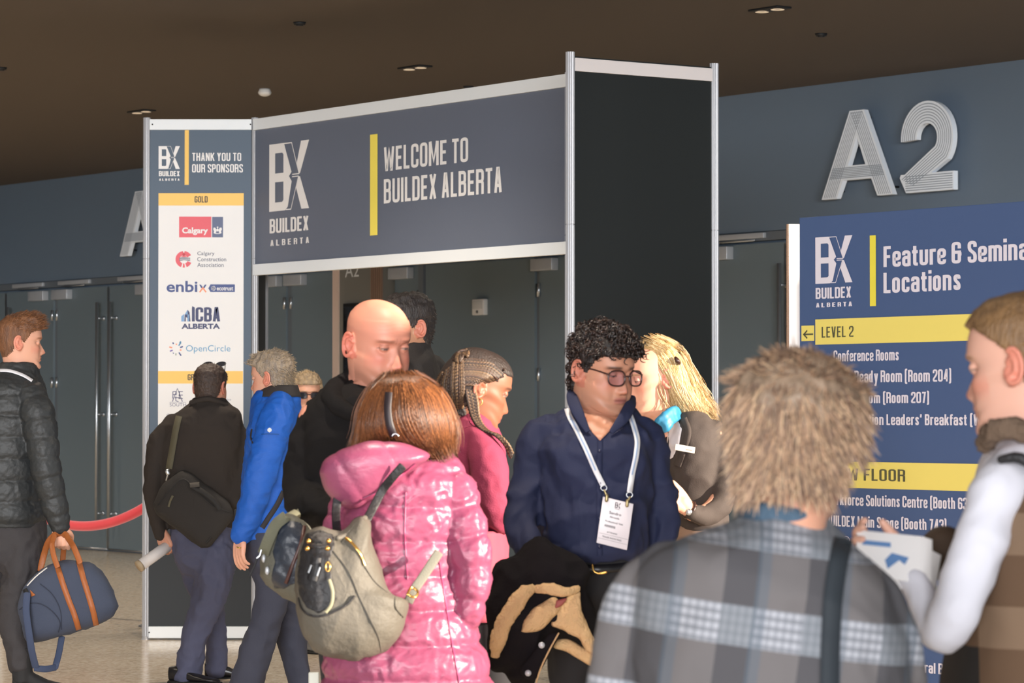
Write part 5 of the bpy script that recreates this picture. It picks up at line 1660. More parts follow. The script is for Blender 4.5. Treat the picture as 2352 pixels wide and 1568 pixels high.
# ===== person far behind, forehead and sunglasses showing
Y4 = 19.4
p4 = person(700, Y4, 'fair-haired person in sunglasses mostly hidden behind the blue jacket')
M4 = head_matrix(707, 904, Y4, 8, 6, 0, 1.0)
g = G(); tube(g, [(704, 960, 0, 30), (704, 1050, 0, 42), (704, 1150, 0, 40)], Y4)
b4, A4 = body(p4, M4, '#dba58a', g, P(704, 960, Y4), .055, brow='#a88560')
def th4(x, y, z):
    line = np.where(y > .03, z - .062, np.where(np.abs(x) > .05, z + .05, z + .09))
    return np.where(line > 0, .010 + .010 * np.clip(z / .1, 0, 1), -1)
_, pts = cap_hair(p4, A4, M4, th4, '#b39a78', lump=.5, lscale=60, name='fair_hair', col2='#95826c')
S_ = Strands(); short_strands(S_, pts, M4, 900, .022, lambda p: (.4, -.5, .1), ['#c2a680', '#d8bd92', '#9d8a72'], rnd, r=.0010, stand=.15, curl=.2); S_.obj('hair_strands', hair_mat('strand_hair'), p4)
glasses('sunglasses', 'brown sunglasses on the half-hidden person behind the blue jacket', M4, mat('brown_acetate', '#4a2a26', rough=.3), M_darklens, cat='sunglasses', cy=.108, r=.003)
g = G(); loft(g, [(950, 680, 728, .09), (972, 650, 758, .13), (1040, 640, 768, .14), (1150, 648, 760, .14), (1200, 650, 756, .14)], Y4)
tube(g, [(652, 985, 0, 20), (640, 1080, 0, 17), (648, 1170, 0, 14)], Y4); tube(g, [(756, 985, 0, 20), (768, 1080, 0, 17), (760, 1170, 0, 14)], Y4)
garment('jacket', g, mat('dark_blue_knit', '#2c3448', rough=.9), p4, .01, 2, dict(amp=.006, scale=(8, 8, 8), seed=4))
g = G(); loft(g, [(1190, 654, 752, .13), (1240, 656, 752, .13)], Y4)
tube(g, [(688, 1230, 0, 32), (692, 1330, 0, 27), (694, 1420, -.02, 22), (697, 1475, -.02, 21)], Y4); tube(g, [(726, 1230, 0, 32), (728, 1330, 0, 26), (730, 1475, .02, 21)], Y4)
garment('trousers', g, mat('indigo_trousers', '#3d3c5a', rough=.85), p4, .009, 2, dict(amp=.008, scale=(9, 9, 9), seed=7))
M_greyshoe = mat('grey_suede', '#5c5a56', rough=.85)
shoe(p4, ground(686, Y4 + .05), (.45, -.8, 0), name='shoe', m=M_greyshoe, w=.05); shoe(p4, ground(722, Y4 + .08), (.4, -.9, 0), name='shoe', m=M_greyshoe)

# ===== bald man in black hoodie
Y5 = 9.1
p5 = person(840, Y5, 'bald man in black hooded sweatshirt looking down to the right')
M5 = head_matrix(868, 788, Y5, 36, 12, 2, 1.07)
g = G(); tube(g, [(862, 900, .02, 60), (840, 1050, .05, 90), (830, 1250, .05, 80), (830, 1290, .05, 80)], Y5)
tube(g, [(720, 960, 0, 35), (690, 1110, -.02, 35), (760, 1190, -.25, 28), (820, 1180, -.36, 22)], Y5)
def t5(L, mix):
    x, y, z = L[:, 0], L[:, 1], L[:, 2]
    for k in range(3): mix(.22 * np.exp(-((z - .045 - .010 * k - .004 * np.cos(x * 60)) / .0013) ** 2) * (np.abs(x) < .05) * (y > .05), '#a0604f')
    mix(.35 * np.exp(-((np.abs(x) - .006) / .0014) ** 2) * (np.abs(z - .022) < .008) * (y > .08), '#8a4a3e')
    mix(.25 * np.clip((z + .02) / .05, 0, 1) * (y > .02), '#d98a78')
b5, A5 = body(p5, M5, '#d3917a', g, P(850, 905, Y5 + .02), .066, jaw=1.08, nose=1.12, brow='#84543e', lips='#a8605a', stubble='#9c6c58', stub_amt=.6, blush='#d0705f', lid=.45, iris='#4a4a4a',
              voxel=.003, brow_thick=1.1, extra_tint=t5, eye_open=.62)
M_hood = mat('black_fleece', '#1b1919', rough=.95, bump=.15, bscale=260, spec=.15)
g = G()
loft(g, [(858, 806, 880, .06, .05), (872, 786, 905, .085, .04), (890, 750, 930, .12, .02), (918, 715, 965, .16), (960, 692, 990, .185), (1040, 690, 1000, .19), (1140, 700, 990, .185), (1240, 708, 985, .18), (1300, 712, 980, .18)], Y5 + .03)
tube(g, [(748, 935, .02, 40), (726, 985, 0, 50), (709, 1060, -.01, 52), (702, 1130, -.03, 51), (722, 1165, -.14, 46), (790, 1185, -.28, 38), (830, 1180, -.34, 32)], Y5, seg=30)
tube(g, [(950, 930, .06, 50), (990, 1000, .05, 50), (1000, 1100, 0, 46), (960, 1180, -.12, 36)], Y5)
hd, bv5 = garment('hooded_sweatshirt', g, M_hood, p5, .008, 2, dict(amp=.010, scale=(6, 6, 8), seed=12, fine=.25))
g = G()   # hood lying behind the neck, open at the throat
tube(g, [(806, 858, .04, 12), (786, 880, .02, 22), (764, 908, -.06, 26), (780, 934, -.13, 22), (812, 950, -.155, 17), (836, 946, -.16, 12)], Y5, seg=22)
tube(g, [(804, 856, .05, 15), (850, 872, .12, 30), (910, 880, .10, 28), (930, 905, .02, 18)], Y5, seg=22)
f = fuse(g, .007, 3); wrinkle(f, amp=.004, scale=(9, 9, 9), seed=3); f.obj('hood', M_hood, p5)
g = G(); loft(g, [(1285, 716, 976, .17), (1330, 720, 972, .17), (1400, 730, 960, .15)], Y5 + .03)
tube(g, [(795, 1380, .04, 76), (800, 1600, .05, 60), (805, 1900, .05, 44), (808, 2060, .05, 42)], Y5); tube(g, [(905, 1380, .06, 76), (900, 1600, .08, 60), (898, 1900, .1, 44), (896, 2060, .1, 42)], Y5)
garment('trousers', g, mat('black_denim', '#26262a', rough=.9), p5, .012, 2)
shoe(p5, ground(800, Y5 + .1), (.5, -.85, 0), m=M_blackleather); shoe(p5, ground(900, Y5 + .14), (.6, -.8, 0), m=M_blackleather)

# ===== man behind the bald man
Y6 = 12.0
p6 = person(985, Y6, 'dark-haired man in grey jacket standing behind the bald man')
M6 = head_matrix(936, 753, Y6, -62, 2, 0, 1.0)
g = G(); tube(g, [(945, 820, .02, 45), (950, 960, .04, 60), (950, 1120, .04, 60)], Y6)
b6, A6 = body(p6, M6, '#bf8a6c', g, P(948, 815, Y6 + .02), .062, jaw=1.03, brow='#2c211c')
def th6(x, y, z):
    line = hairline(x, y, z, 0, -.085)
    return np.where(line > 0, .005 + .017 * np.clip((z - .03) / .07, 0, 1), -1)
_, pts = cap_hair(p6, A6, M6, th6, '#3b332f', lump=.35, lscale=60, name='short_dark_hair', col2='#2b2523')
S_ = Strands(); short_strands(S_, pts, M6, 1200, .012, lambda p: (.1, -.5, -.6), ['#3a312c', '#2b2421', '#51463f'], rnd, r=.0009, stand=.12, curl=.12); S_.obj('hair_strands', hair_mat('strand_hair'), p6)
g = G()
loft(g, [(786, 905, 985, .10), (804, 890, 992, .12), (830, 872, 1004, .18), (870, 862, 1018, .21), (960, 858, 1030, .21), (1080, 862, 1026, .20), (1180, 866, 1020, .20)], Y6 + .03)
tube(g, [(990, 850, .1, 36), (1006, 920, .1, 40), (1012, 1020, .08, 36), (990, 1110, 0, 30)], Y6); tube(g, [(920, 860, -.15, 36), (905, 960, -.17, 38), (890, 1060, -.15, 32)], Y6)
garment('jacket', g, mat('grey_brown_jacket', '#37322f', rough=.8, bump=.2, bscale=150), p6, .009, 2, dict(amp=.009, scale=(6, 6, 7), seed=21))
g = G(); loft(g, [(1160, 872, 1014, .17), (1260, 880, 1010, .16)], Y6 + .03); tube(g, [(915, 1240, 0, 46), (915, 1500, 0, 36), (916, 1770, 0, 28)], Y6); tube(g, [(980, 1240, .1, 46), (980, 1500, .1, 36), (980, 1770, .1, 28)], Y6)
garment('trousers', g, mat('dark_grey_trousers', '#34343a', rough=.9), p6, .012, 2)
shoe(p6, ground(930, Y6), (-.9, -.3, 0), m=M_blackleather); shoe(p6, ground(995, Y6 + .12), (-.9, -.3, 0), m=M_blackleather)

# ===== woman in pink coat with backpack, seen from behind
Y7 = 8.2
p7 = person(930, Y7, 'woman in shiny pink quilted coat, head bowed, wearing a grey backpack')
M7 = head_matrix(936, 965, Y7 + .0, 128, 34, 0, .92)
g = G(); tube(g, [(930, 1040, .02, 50), (930, 1200, .02, 90), (930, 1420, .02, 90)], Y7)
tube(g, [(1020, 1090, 0, 20), (1074, 1240, -.04, 20), (1074, 1390, -.04, 18)], Y7)
b7, A7 = body(p7, M7, '#d8a188', g, P(930, 1050, Y7 + .02), .056, jaw=.92, nose=.9, brow='#6b4a35')
g = G()
blob(g, [(816, 985), (824, 945), (842, 905), (872, 874), (914, 857), (960, 862), (1000, 884), (1030, 922), (1046, 962), (1048, 1000), (1038, 1032), (1012, 1050), (970, 1048), (920, 1040), (870, 1030), (826, 1022)], Y7 - .005, .125, boxy=2.3, n=96)
wrinkle(g, amp=.0012, scale=(14, 14, 10), seed=2)
tube(g, [(836, 1000, -.02, 22), (822, 1020, -.03, 16), (806, 1040, -.04, 7)], Y7)
M_auburn = mat('auburn_hair', '#573420', rough=.35, col2='#432716', bump=.3, bscale=120, stretch=(1, 1, .3))
ha = fuse(g, .006, 2); hair7 = ha.obj('hair', M_auburn, p7); bv7 = BVHTree.FromPolygons(ha.v, ha.f)
S7 = Strands()
gd = [[(884, 866), (850, 900), (828, 950), (822, 1000), (808, 1040)],
      [(892, 862), (872, 905), (858, 960), (862, 1010), (880, 1042)],
      [(905, 860), (905, 905), (905, 960), (925, 1010), (960, 1050)],
      [(925, 858), (945, 900), (955, 960), (975, 1010), (1010, 1052)],
      [(945, 860), (985, 900), (1005, 960), (1018, 1010), (1028, 1042)],
      [(965, 864), (1010, 900), (1036, 950), (1044, 990), (1036, 1030)]]
combed(S7, bv7, gd, 5200, ['#633c24', '#7a4a2c', '#472a19', '#8f5a35', '#56331d'], random.Random(7), Y7, lift=.003, jit=9, r=.0009, K=18)
S7.obj('hair_strands', hair_mat('strand_hair'), p7)
g = G(); strip(g, bv7, [(893, 900), (890, 940), (895, 975), (905, 1002)], 17, lift=.008, thick=.003); g.obj('hair_band', mat('dark_hair_band', '#2a2226', rough=.5), p7)
g = G(); c = P(908, 1001, Y7 - .14); tube3(g, [tuple(P(908 + 7 * math.cos(a), 1001 - 5 * math.sin(a), Y7 - .135)) + (.0016,) for a in [math.pi * k / 8 for k in range(9)]], seg=8, step=.002); g.obj('band_end', M_steel, p7)
M_pink = mat('pink_nylon', '#8c4460', rough=.40, bump=.22, bscale=34, stretch=(1, 1, 1.6), spec=.5)
qc = quilt(.088, .075, .02)
g = G()
loft(g, [(1046, 880, 1010, .08), (1060, 852, 1046, .11), (1090, 815, 1068, .145), (1140, 790, 1075, .16), (1220, 775, 1065, .165), (1310, 770, 1060, .165), (1400, 760, 1082, .175), (1480, 748, 1110, .185), (1568, 736, 1134, .195), (1700, 715, 1160, .20), (1780, 710, 1168, .20)], Y7 + .03, fn=qc, step=.006, seg=72)
tube(g, [(1010, 1072, .0, 44), (1038, 1120, -.02, 54), (1060, 1190, -.035, 54), (1078, 1260, -.045, 51), (1084, 1330, -.05, 46), (1076, 1392, -.05, 40), (1064, 1430, -.03, 34)], Y7, fn=quilt(.078, .19, .03), step=.005, seg=36)
tube(g, [(840, 1090, .05, 46), (800, 1180, .03, 50), (786, 1280, -.02, 44), (810, 1350, -.06, 36)], Y7, fn=quilt(.078, .17, .03), step=.005)
coat, bvc = garment('quilted_coat', g, M_pink, p7, .005, 1, dict(amp=.0035, scale=(18, 18, 22), seed=31, fine=.5))
g = G()  # hood hanging on the back
blob(g, [(733, 1085), (742, 1058), (768, 1038), (808, 1024), (850, 1013), (900, 1014), (950, 1026), (988, 1046), (960, 1072), (930, 1095), (890, 1128), (850, 1152), (806, 1166), (776, 1156), (748, 1128)], Y7 - .13, .085, boxy=2.4, n=80, tilt=(.1, -.2))
f = fuse(g, .006, 1)
V, N = normals(f)
f.v = [Vector(p + n * (.006 * (abs(math.sin((p[0] * .85 + p[2] * .55) * 26)) ** .5 - .7) + .004 * noise.noise(Vector(p) * 14))) for p, n in zip(V, N)]
f.obj('hood', M_pink, p7); bvh7 = BVHTree.FromPolygons(f.v, f.f)
g = G(); strip(g, bvh7, [(955, 1066), (915, 1098), (870, 1130), (830, 1148)], 5, lift=.004); g.obj('hood_piping', mat('deep_pink_piping', '#a8446a', rough=.4), p7)
g = G(); strip(g, bvc, [(1010, 1290), (1024, 1380), (1038, 1470), (1056, 1568)], 4, lift=.002); strip(g, bvc, [(932, 1130), (930, 1220), (936, 1330)], 3, lift=.002); g.obj('coat_seam', mat('deep_pink_piping', '#a8446a', rough=.4), p7)
g = G(); tube(g, [(850, 1740, .03, 62), (852, 1950, .03, 46), (853, 2170, .03, 40)], Y7); tube(g, [(1010, 1740, .05, 62), (1008, 1950, .05, 46), (1008, 2170, .05, 40)], Y7)
garment('trousers', g, mat('black_leggings', '#232226', rough=.9), p7, .012, 2)
shoe(p7, ground(845, Y7 - .06), (.4, .9, 0), m=M_blackleather); shoe(p7, ground(1005, Y7 - .04), (.4, .9, 0), m=M_blackleather)

# backpack on her back
YP = Y7 - .26
bp = thing('backpack', 'grey olive backpack with gold studs worn over the pink coat', 'backpack', P(800, 1515, YP))
M_pack = mat('grey_olive_nylon', '#5a554c', rough=.65, bump=.35, bscale=60)
M_packdark = mat('black_nylon', '#222022', rough=.55, bump=.3, bscale=80)
M_brass = mat('brass', '#d9a85c', rough=.25, metal=.9)
g = G()
blob(g, [(704, 1222), (738, 1212), (778, 1218), (812, 1196), (830, 1184), (846, 1190), (858, 1243), (876, 1303), (904, 1362), (936, 1382), (928, 1424), (912, 1473), (876, 1500), (829, 1515), (769, 1515), (727, 1500), (704, 1470), (687, 1418), (678, 1369), (679, 1324), (685, 1279)], YP, .115, boxy=2.9, n=120, tilt=(.18, .08))
wrinkle(g, amp=.007, scale=(11, 11, 7), seed=14, fine=.3)
pb = g.obj('bag_body', M_pack, bp); bvp = g.bvh()
g = G(); tube(g, [(838, 1190, 0, 7), (826, 1200, -.02, 8), (812, 1216, -.04, 8), (796, 1230, -.06, 7), (776, 1236, -.08, 6)], YP); g.obj('lid_rim', M_pack, bp)
g = G(); patch(g, bvp, [(704, 1225), (734, 1217), (764, 1228), (768, 1250), (760, 1272), (756, 1300), (766, 1340), (774, 1374), (764, 1394), (730, 1406), (704, 1396), (688, 1368), (684, 1320), (690, 1270)], lift=.006, cell=4, thick=.005)
wrinkle(g, amp=.003, scale=(20, 20, 16), seed=3); g.obj('front_flap', M_packdark, bp)
g = G(); strip(g, bvp, [(684, 1372), (692, 1398), (710, 1412), (740, 1414), (772, 1402), (800, 1386), (815, 1368)], 5, lift=.009, thick=.008); g.obj('pocket_edge', M_packdark, bp)
g = G(); strip(g, bvp, [(756, 1330), (764, 1360), (760, 1390), (748, 1406)], 8, lift=.013, thick=.006); g.obj('pocket_lining', mat('khaki_lining', '#8f8a70', rough=.7), bp)
g = G(); strip(g, bvp, [(704, 1250), (730, 1254), (758, 1251)], 11, lift=.016, thick=.006); g.obj('flap_strap', M_packdark, bp)
for px, py in ((709, 1242), (755, 1242), (706, 1259), (752, 1259)):
    h = hit(bvp, px, py, .026)
    if h:
        g = G(); ellipsoid(g, h, .0062, .0062, .0062, nu=14, nv=10); g.obj('stud', M_brass, bp)
for (x0, y0, x1, y1) in ((715, 1297, 708, 1315), (735, 1302, 728, 1322)):
    g = G(); strip(g, bvp, [(x0, y0), (x1, y1)], 4, lift=.02, thick=.006); g.obj('buckle_bar', M_silver, bp)
g = G(); strip(g, bvp, [(726, 1280), (722, 1306), (716, 1332)], 24, lift=.014, thick=.006); g.obj('buckle_strap', M_packdark, bp)
g = G(); tube3(g, [tuple(hit(bvp, 753 + 5 * math.cos(a), 1301 + 11 * math.sin(a), .02) or P(753, 1301, YP - .13)) + (.0022,) for a in [2 * math.pi * k / 12 for k in range(13)]], seg=8, step=.003); g.obj('snap_hook', M_brass, bp)
g = G(); strip(g, bvp, [(793, 1234), (812, 1250), (828, 1272), (839, 1298)], 6, lift=.005, thick=.004); g.obj('zip', M_brass, bp)
g = G(); strip(g, bvp, [(764, 1262), (800, 1310), (826, 1370), (850, 1420), (872, 1470), (876, 1496)], 2.4, lift=.003); strip(g, bvp, [(838, 1300), (862, 1335), (900, 1366)], 2, lift=.003); g.obj('panel_seam', mat('dark_olive_seam', '#57524a', rough=.7), bp)
def band(pts, w, name, m, parent, Y, axis=(0, 1, 0), flat=.18):
    g = G(); tube(g, [(x, y, d, w / 2) for x, y, d in pts], Y, flat=flat, flat_axis=axis, seg=14); return g.obj(name, m, parent)
band([(938, 1382, .05), (948, 1360, .05), (972, 1324, .065), (1008, 1268, .09)], 22, 'lower_strap', mat('grey_webbing', '#77756a', rough=.7, bump=.3, bscale=400), bp, YP)
g = G(); patch(g, bvp, [(906, 1352), (936, 1372), (942, 1384), (926, 1420), (908, 1396)], lift=.004); g.obj('strap_wing', M_pack, bp)
g = G(); tube(g, [(936, 1364, .0, 3), (950, 1372, .0, 3), (960, 1358, .02, 3), (946, 1348, .02, 3), (936, 1364, .0, 3)], YP, seg=8); g.obj('strap_buckle', M_brass, bp)
band([(843, 1192, .03), (860, 1160, .06), (878, 1126, .07), (900, 1098, .05), (925, 1070, .04)], 20, 'shoulder_strap', M_packdark, bp, YP)
band([(774, 1222, .02), (772, 1195, .06), (772, 1168, .09), (776, 1140, .10)], 20, 'shoulder_strap', M_packdark, bp, YP)

# open bag hanging beside the bald man
YO = 8.55
ob = thing('open_tote_bag', 'open grey olive bag with dark blue lining hanging from the bald man\'s arm', 'bag', P(650, 1390, YO))
g = G()
blob(g, [(597, 1322), (600, 1286), (606, 1256), (622, 1212), (640, 1188), (660, 1178), (690, 1190), (716, 1215), (722, 1300), (716, 1380), (690, 1392), (664, 1380), (640, 1364), (616, 1346)], YO, .10, boxy=2.6, n=90, tilt=(-.15, 0)); wrinkle(g, amp=.005, scale=(10, 10, 8), seed=5)
g.obj('bag_body', mat('olive_canvas', '#5b5a50', rough=.7, bump=.35, bscale=120), ob); bvo = g.bvh()
g = G(); patch(g, bvo, [(652, 1192), (690, 1200), (706, 1230), (694, 1290), (676, 1340), (650, 1352), (630, 1350), (625, 1330), (632, 1290), (626, 1268), (638, 1226)], lift=.006, cell=4); wrinkle(g, amp=.004, scale=(14, 14, 12), seed=2); g.obj('lining', mat('dark_blue_lining', '#232a36', rough=.45, bump=.4, bscale=40), ob)
g = G(); strip(g, bvo, [(700, 1206), (690, 1250), (672, 1296), (656, 1340)], 8, lift=.012, thick=.006); g.obj('leather_strip', mat('dark_brown_leather', '#4a2c26', rough=.45), ob)
g = G(); strip(g, bvo, [(658, 1184), (634, 1204), (618, 1236), (604, 1272)], 26, lift=.012, thick=.006); g.obj('opening_edge', mat('olive_webbing_edge', '#62614f', rough=.75, bump=.3, bscale=300), ob)
g = G(); strip(g, bvo, [(600, 1262), (596, 1276), (589, 1282)], 4, lift=.016, thick=.004, Y=YO - .1); g.obj('zip_slider', M_steel, ob)
g = G(); tube(g, [(590, 1284, -.11, 2.4), (582, 1305, -.11, 2), (571, 1325, -.11, 1.6)], YO); g.obj('zip_cord', M_black, ob)
g = G(); pts = [tuple(P(658, 1188, YO - .06)) + (.012,), tuple(P(680, 1176, YO + .12)) + (.012,), tuple(P(704, 1160, Y5 - .16)) + (.012,), tuple(P(722, 1140, Y5 - .16)) + (.012,), tuple(P(736, 1150, Y5 - .1)) + (.012,)]; tube3(g, pts, flat=.35, flat_axis=(.2, 1, .3), seg=12); g.obj('carry_strap', mat('olive_webbing_edge', '#62614f'), ob)
for (a, b2) in ((606, 1282), (614, 1310)):
    h = hit(bvo, a, b2, .008) or P(a, b2, YO - .1)
    g = G(); ellipsoid(g, h, .006, .005, .011); g.obj('metal_clip', M_silver, ob)

# pale pedestal by the pink coat
pw = thing('white_pedestal', 'pale grey pedestal post between the backpack and the floor', 'pedestal', ground(722, 9.75))
q = ground(722, 9.75)
g = G(); box(g, Matrix.Translation(q), -.016, .016, -.016, .016, .02, .66, .004); g.obj('leg', mat('pale_grey_paint', '#c6c8c0', rough=.5), pw)
g = G(); cyl(g, q, q + Vector((0, 0, .02)), .10, 28); g.obj('base', mat('pale_grey_paint', '#c6c8c0', rough=.5), pw)

# ===== woman with braids
Y8 = 9.6
p8 = person(1100, Y8, 'woman with long brown braids in burgundy cardigan facing right')
M8 = head_matrix(1096, 890, Y8, 106, 17, 0, 1.0)
g = G(); tube(g, [(1080, 960, .02, 42), (1085, 1080, .03, 70), (1085, 1260, .03, 70)], Y8)
tube(g, [(1110, 1040, -.12, 24), (1135, 1160, -.16, 22), (1150, 1200, -.12, 18)], Y8)
b8, A8 = body(p8, M8, '#8a5a45', g, P(1082, 965, Y8 + .02), .053, jaw=.93, nose=.95, brow='#3a241c', lips='#7d4440', blush='#94543f', lid=1.0, eye_open=.45)
def th8(x, y, z):
    line = np.where(y > .04, z - .058, np.where(np.abs(x) > .055, np.where(y > -.012, z - .030, z + .05), z + .10))
    return np.where(line > 0, .0035, -1)
cap_hair(p8, A8, M8, th8, '#2a1e1a', name='dark_root_hair', col2='#241a17')
g = G(); blob(g, [(1004, 880), (1012, 850), (1035, 822), (1062, 808), (1095, 808), (1130, 824), (1156, 848), (1166, 866), (1140, 872), (1120, 886), (1108, 910), (1098, 940), (1072, 952), (1040, 950), (1012, 920)], Y8 + .0, .098, boxy=2.2, n=80)
f8 = fuse(g, .006, 2); f8.obj('hair_base', mat('dark_root_hair_base', '#2c201c', rough=.7), p8); bv8 = BVHTree.FromPolygons(f8.v, f8.f)
BR = Strands()
def braid(pts, r, col, Y=Y8, bv=bv8, lift=.004):
    q = catmull([(x, y, 0) for x, y in pts], 26)[:, :2]; P3 = []; last = None
    for x, y in q:
        h = hit(bv, x, y, lift)
        if h is None: h = P(x, y, last if last is not None else Y - .05)
        last = h.y; P3.append(h)
    for _ in range(3):
        for k in range(1, 25):
            yy = (P3[k - 1].y + P3[k].y + P3[k + 1].y) / 3; dv = P3[k] - EYE; P3[k] = EYE + dv * (yy / dv.y)
    gg = G(); tube3(gg, [tuple(v) + (r,) for v in P3], seg=8, step=.0035, fn=lambda s, th: 1 + .28 * math.sin(s * 620 + th))
    b0 = len(BR.v); BR.v += gg.v; BR.f += [tuple(i + b0 for i in ff) for ff in gg.f]; BR.c += [col] * len(gg.v)
rb = random.Random(5)
bc = ['#3a2a21', '#2c1f1a', '#54402f', '#6b523a', '#463228']
for k in range(40):                                       # from the hairline back over the crown to the gathered knot
    t = k / 39
    sx_, sy_ = 1160 - 44 * t + rb.gauss(0, 1), 850 + 52 * t
    mx, my = 1100 - 14 * t, 826 + 58 * t
    ex, ey = 1044 - 18 * t + rb.gauss(0, 3), 826 + 66 * t
    braid([(sx_, sy_), ((sx_ + mx) / 2 + 4, (sy_ + my) / 2 - 8 * (1 - t)), (mx, my), ((mx + ex) / 2, (my + ey) / 2 - 2), (ex, ey)],   .0033, shades(bc, rb, .3))
for k in range(30):                                       # falling behind the ear to the back
    t = k / 29
    sx_, sy_ = 1064 - 52 * t + rb.gauss(0, 3), 822 + 40 * t + rb.gauss(0, 3)
    ex, ey = 1062 - 44 * t + rb.gauss(0, 4), 950 - 40 * t + rb.gauss(0, 6)
    braid([(sx_, sy_), (sx_ - 12 + 14 * (1 - t), (sy_ + ey) / 2), (ex, ey)], .0044, shades(bc, rb, .25))
for k in range(12):                                       # locks brought forward under the ear
    t = k / 11
    gg = G(); tube(gg, [(1066 + 22 * t, 872 + 12 * t, -.085, 3.4), (1074 + 22 * t, 920, -.10, 3.4), (1086 + 16 * t, 962, -.115, 3.4), (1108 + 16 * t, 988 + 3 * t, -.15, 3.4), (1138 + 12 * t, 1000 + 2 * t, -.17, 3.4), (1158 + 12 * t, 1020 + 4 * t, -.17, 3.2), (1170 + 8 * t, 1044 + rb.gauss(0, 4), -.16, 2.4)], Y8, seg=8, step=.0035, fn=lambda s, th: 1 + .28 * math.sin(s * 620 + th))
    b0 = len(BR.v); BR.v += gg.v; BR.f += [tuple(i + b0 for i in ff) for ff in gg.f]; BR.c += [shades(bc, rb, .3)] * len(gg.v)
for k in range(8):
    a = k * .8
    braid([(1052 + 6 * math.cos(a), 826 + 5 * math.sin(a)), (1060 + 8 * math.cos(a + 1), 812 + 6 * math.sin(a + 1)), (1070 + 6 * math.cos(a + 2), 808 + 4 * math.sin(a)), (1074, 818)], .0048, shades(bc, rb, .25), lift=.014)
BR.obj('braids', hair_mat('braid_hair', .5), p8)
g = G(); q = M8 @ Vector((.083, -.004, -.038)); tube3(g, [tuple(q + Vector((.008 * math.cos(a), 0, -.008 + .010 * math.sin(a)))) + (.0015,) for a in [2 * math.pi * k / 12 for k in range(13)]], seg=8, step=.002); g.obj('earring', M_brass, p8)
M_burg = mat('burgundy_knit', '#8f2f4d', rough=.8, bump=.2, bscale=320)
g = G()
loft(g, [(944, 1040, 1116, .09), (962, 1034, 1132, .12), (995, 1020, 1150, .17), (1040, 1012, 1160, .19), (1110, 1012, 1158, .19), (1200, 1020, 1160, .185), (1300, 1020, 1165, .18), (1400, 1018, 1168, .18)], Y8 + .03)
tube(g, [(1098, 1010, -.12, 36), (1118, 1060, -.16, 44), (1128, 1120, -.18, 42), (1138, 1180, -.18, 34), (1160, 1200, -.10, 28)], Y8, seg=28)
garment('cardigan', g, M_burg, p8, .007, 2, dict(amp=.006, scale=(9, 9, 9), seed=17))
g = G(); loft(g, [(1215, 1040, 1166, .20), (1290, 1040, 1168, .20), (1420, 1030, 1172, .20)], Y8); wrinkle(g, .006, (12, 12, 6), 3); g.obj('tunic', mat('coral_pink_knit', '#a04458', rough=.75), p8)
g = G(); tube(g, [(1065, 1380, .0, 52), (1066, 1700, 0, 40), (1067, 2050, 0, 32)], Y8); tube(g, [(1130, 1380, .0, 52), (1130, 1700, 0, 40), (1130, 2050, 0, 32)], Y8)
garment('trousers', g, mat('black_leggings', '#232226', rough=.9), p8, .012, 2)
shoe(p8, ground(1060, Y8 - .03), (.95, .2, 0), m=M_blackleather); shoe(p8, ground(1125, Y8 + .06), (.95, .2, 0), m=M_blackleather)

# ===== man in navy shirt with glasses and lanyard
Y9 = 9.0
p9 = person(1380, Y9, 'man with curly black hair and glasses in navy shirt wearing a name badge')
M9 = head_matrix(1384, 850, Y9, 40, 11, 0, .965)
g = G(); tube(g, [(1376, 960, .03, 60), (1370, 1080, .05, 85), (1372, 1260, .05, 82)], Y9)
tube(g, [(1232, 990, .02, 18), (1202, 1140, -.02, 18), (1222, 1250, -.11, 16), (1268, 1330, -.18, 15)], Y9)
tube(g, [(1482, 1010, .02, 16), (1518, 1150, .02, 16), (1514, 1255, .0, 14)], Y9)
hand(g, P(1268, 1334, Y9 - .19), (.6, -.1, -.75), (-.6, -.3, -.6), side=1, curl=80)
hand(g, P(1512, 1268, Y9), (-.05, -.1, -1), (-.8, .4, 0), side=1, curl=25)
patch_v = None
b9, A9 = body(p9, M9, '#c08a70', g, P(1376, 965, Y9 + .02), .068, jaw=1.12, nose=1.05, wide=1.03, brow='#2a1c18', lips='#9a5a56', stubble='#8a6a5c', stub_amt=.25, blush='#bb6e5c', lid=1.2, brow_thick=1.25, voxel=.003, eye_open=.5)
def th9(x, y, z):
    line = hairline(x, y, z, -.004, -.085)
    return np.where(line > 0, .008 + .010 * np.clip((z - .02) / .07, 0, 1), -1)
_, pts = cap_hair(p9, A9, M9, th9, '#241b19', lump=.6, lscale=45, name='black_curl_base', col2='#17110f')
g = G(); rc = random.Random(3); CU = Strands()
top = [q for q in pts if q[0].z > .040] ; sides = [q for q in pts if q[0].z <= .040]
for k in range(900):
    p, nr = rc.choice(top if rc.random() < .84 else sides)
    ax = (nr * .55 + Vector((rc.gauss(0, .5), rc.gauss(0, .5) + .15, rc.gauss(0, .5)))).normalized(); a_ = ax.orthogonal().normalized(); b_ = ax.cross(a_)
    R_ = .004 + .0045 * rc.random(); L = (.007 + .010 * rc.random()) * (1 if p.z > .04 else .5); ph = rc.random() * 6.28; tw = 7 + 4 * rc.random()
    path = [M9 @ (p + nr * .002 + ax * (L * s) + (a_ * math.cos(ph + tw * s) + b_ * math.sin(ph + tw * s)) * R_ * (.5 + s)) for s in [j / 9 for j in range(10)]]
    CU.add(path, .0021, shades(['#241a18', '#30221d', '#1a1312', '#3c2b24'], rc, .2), sides=4, taper=.4)
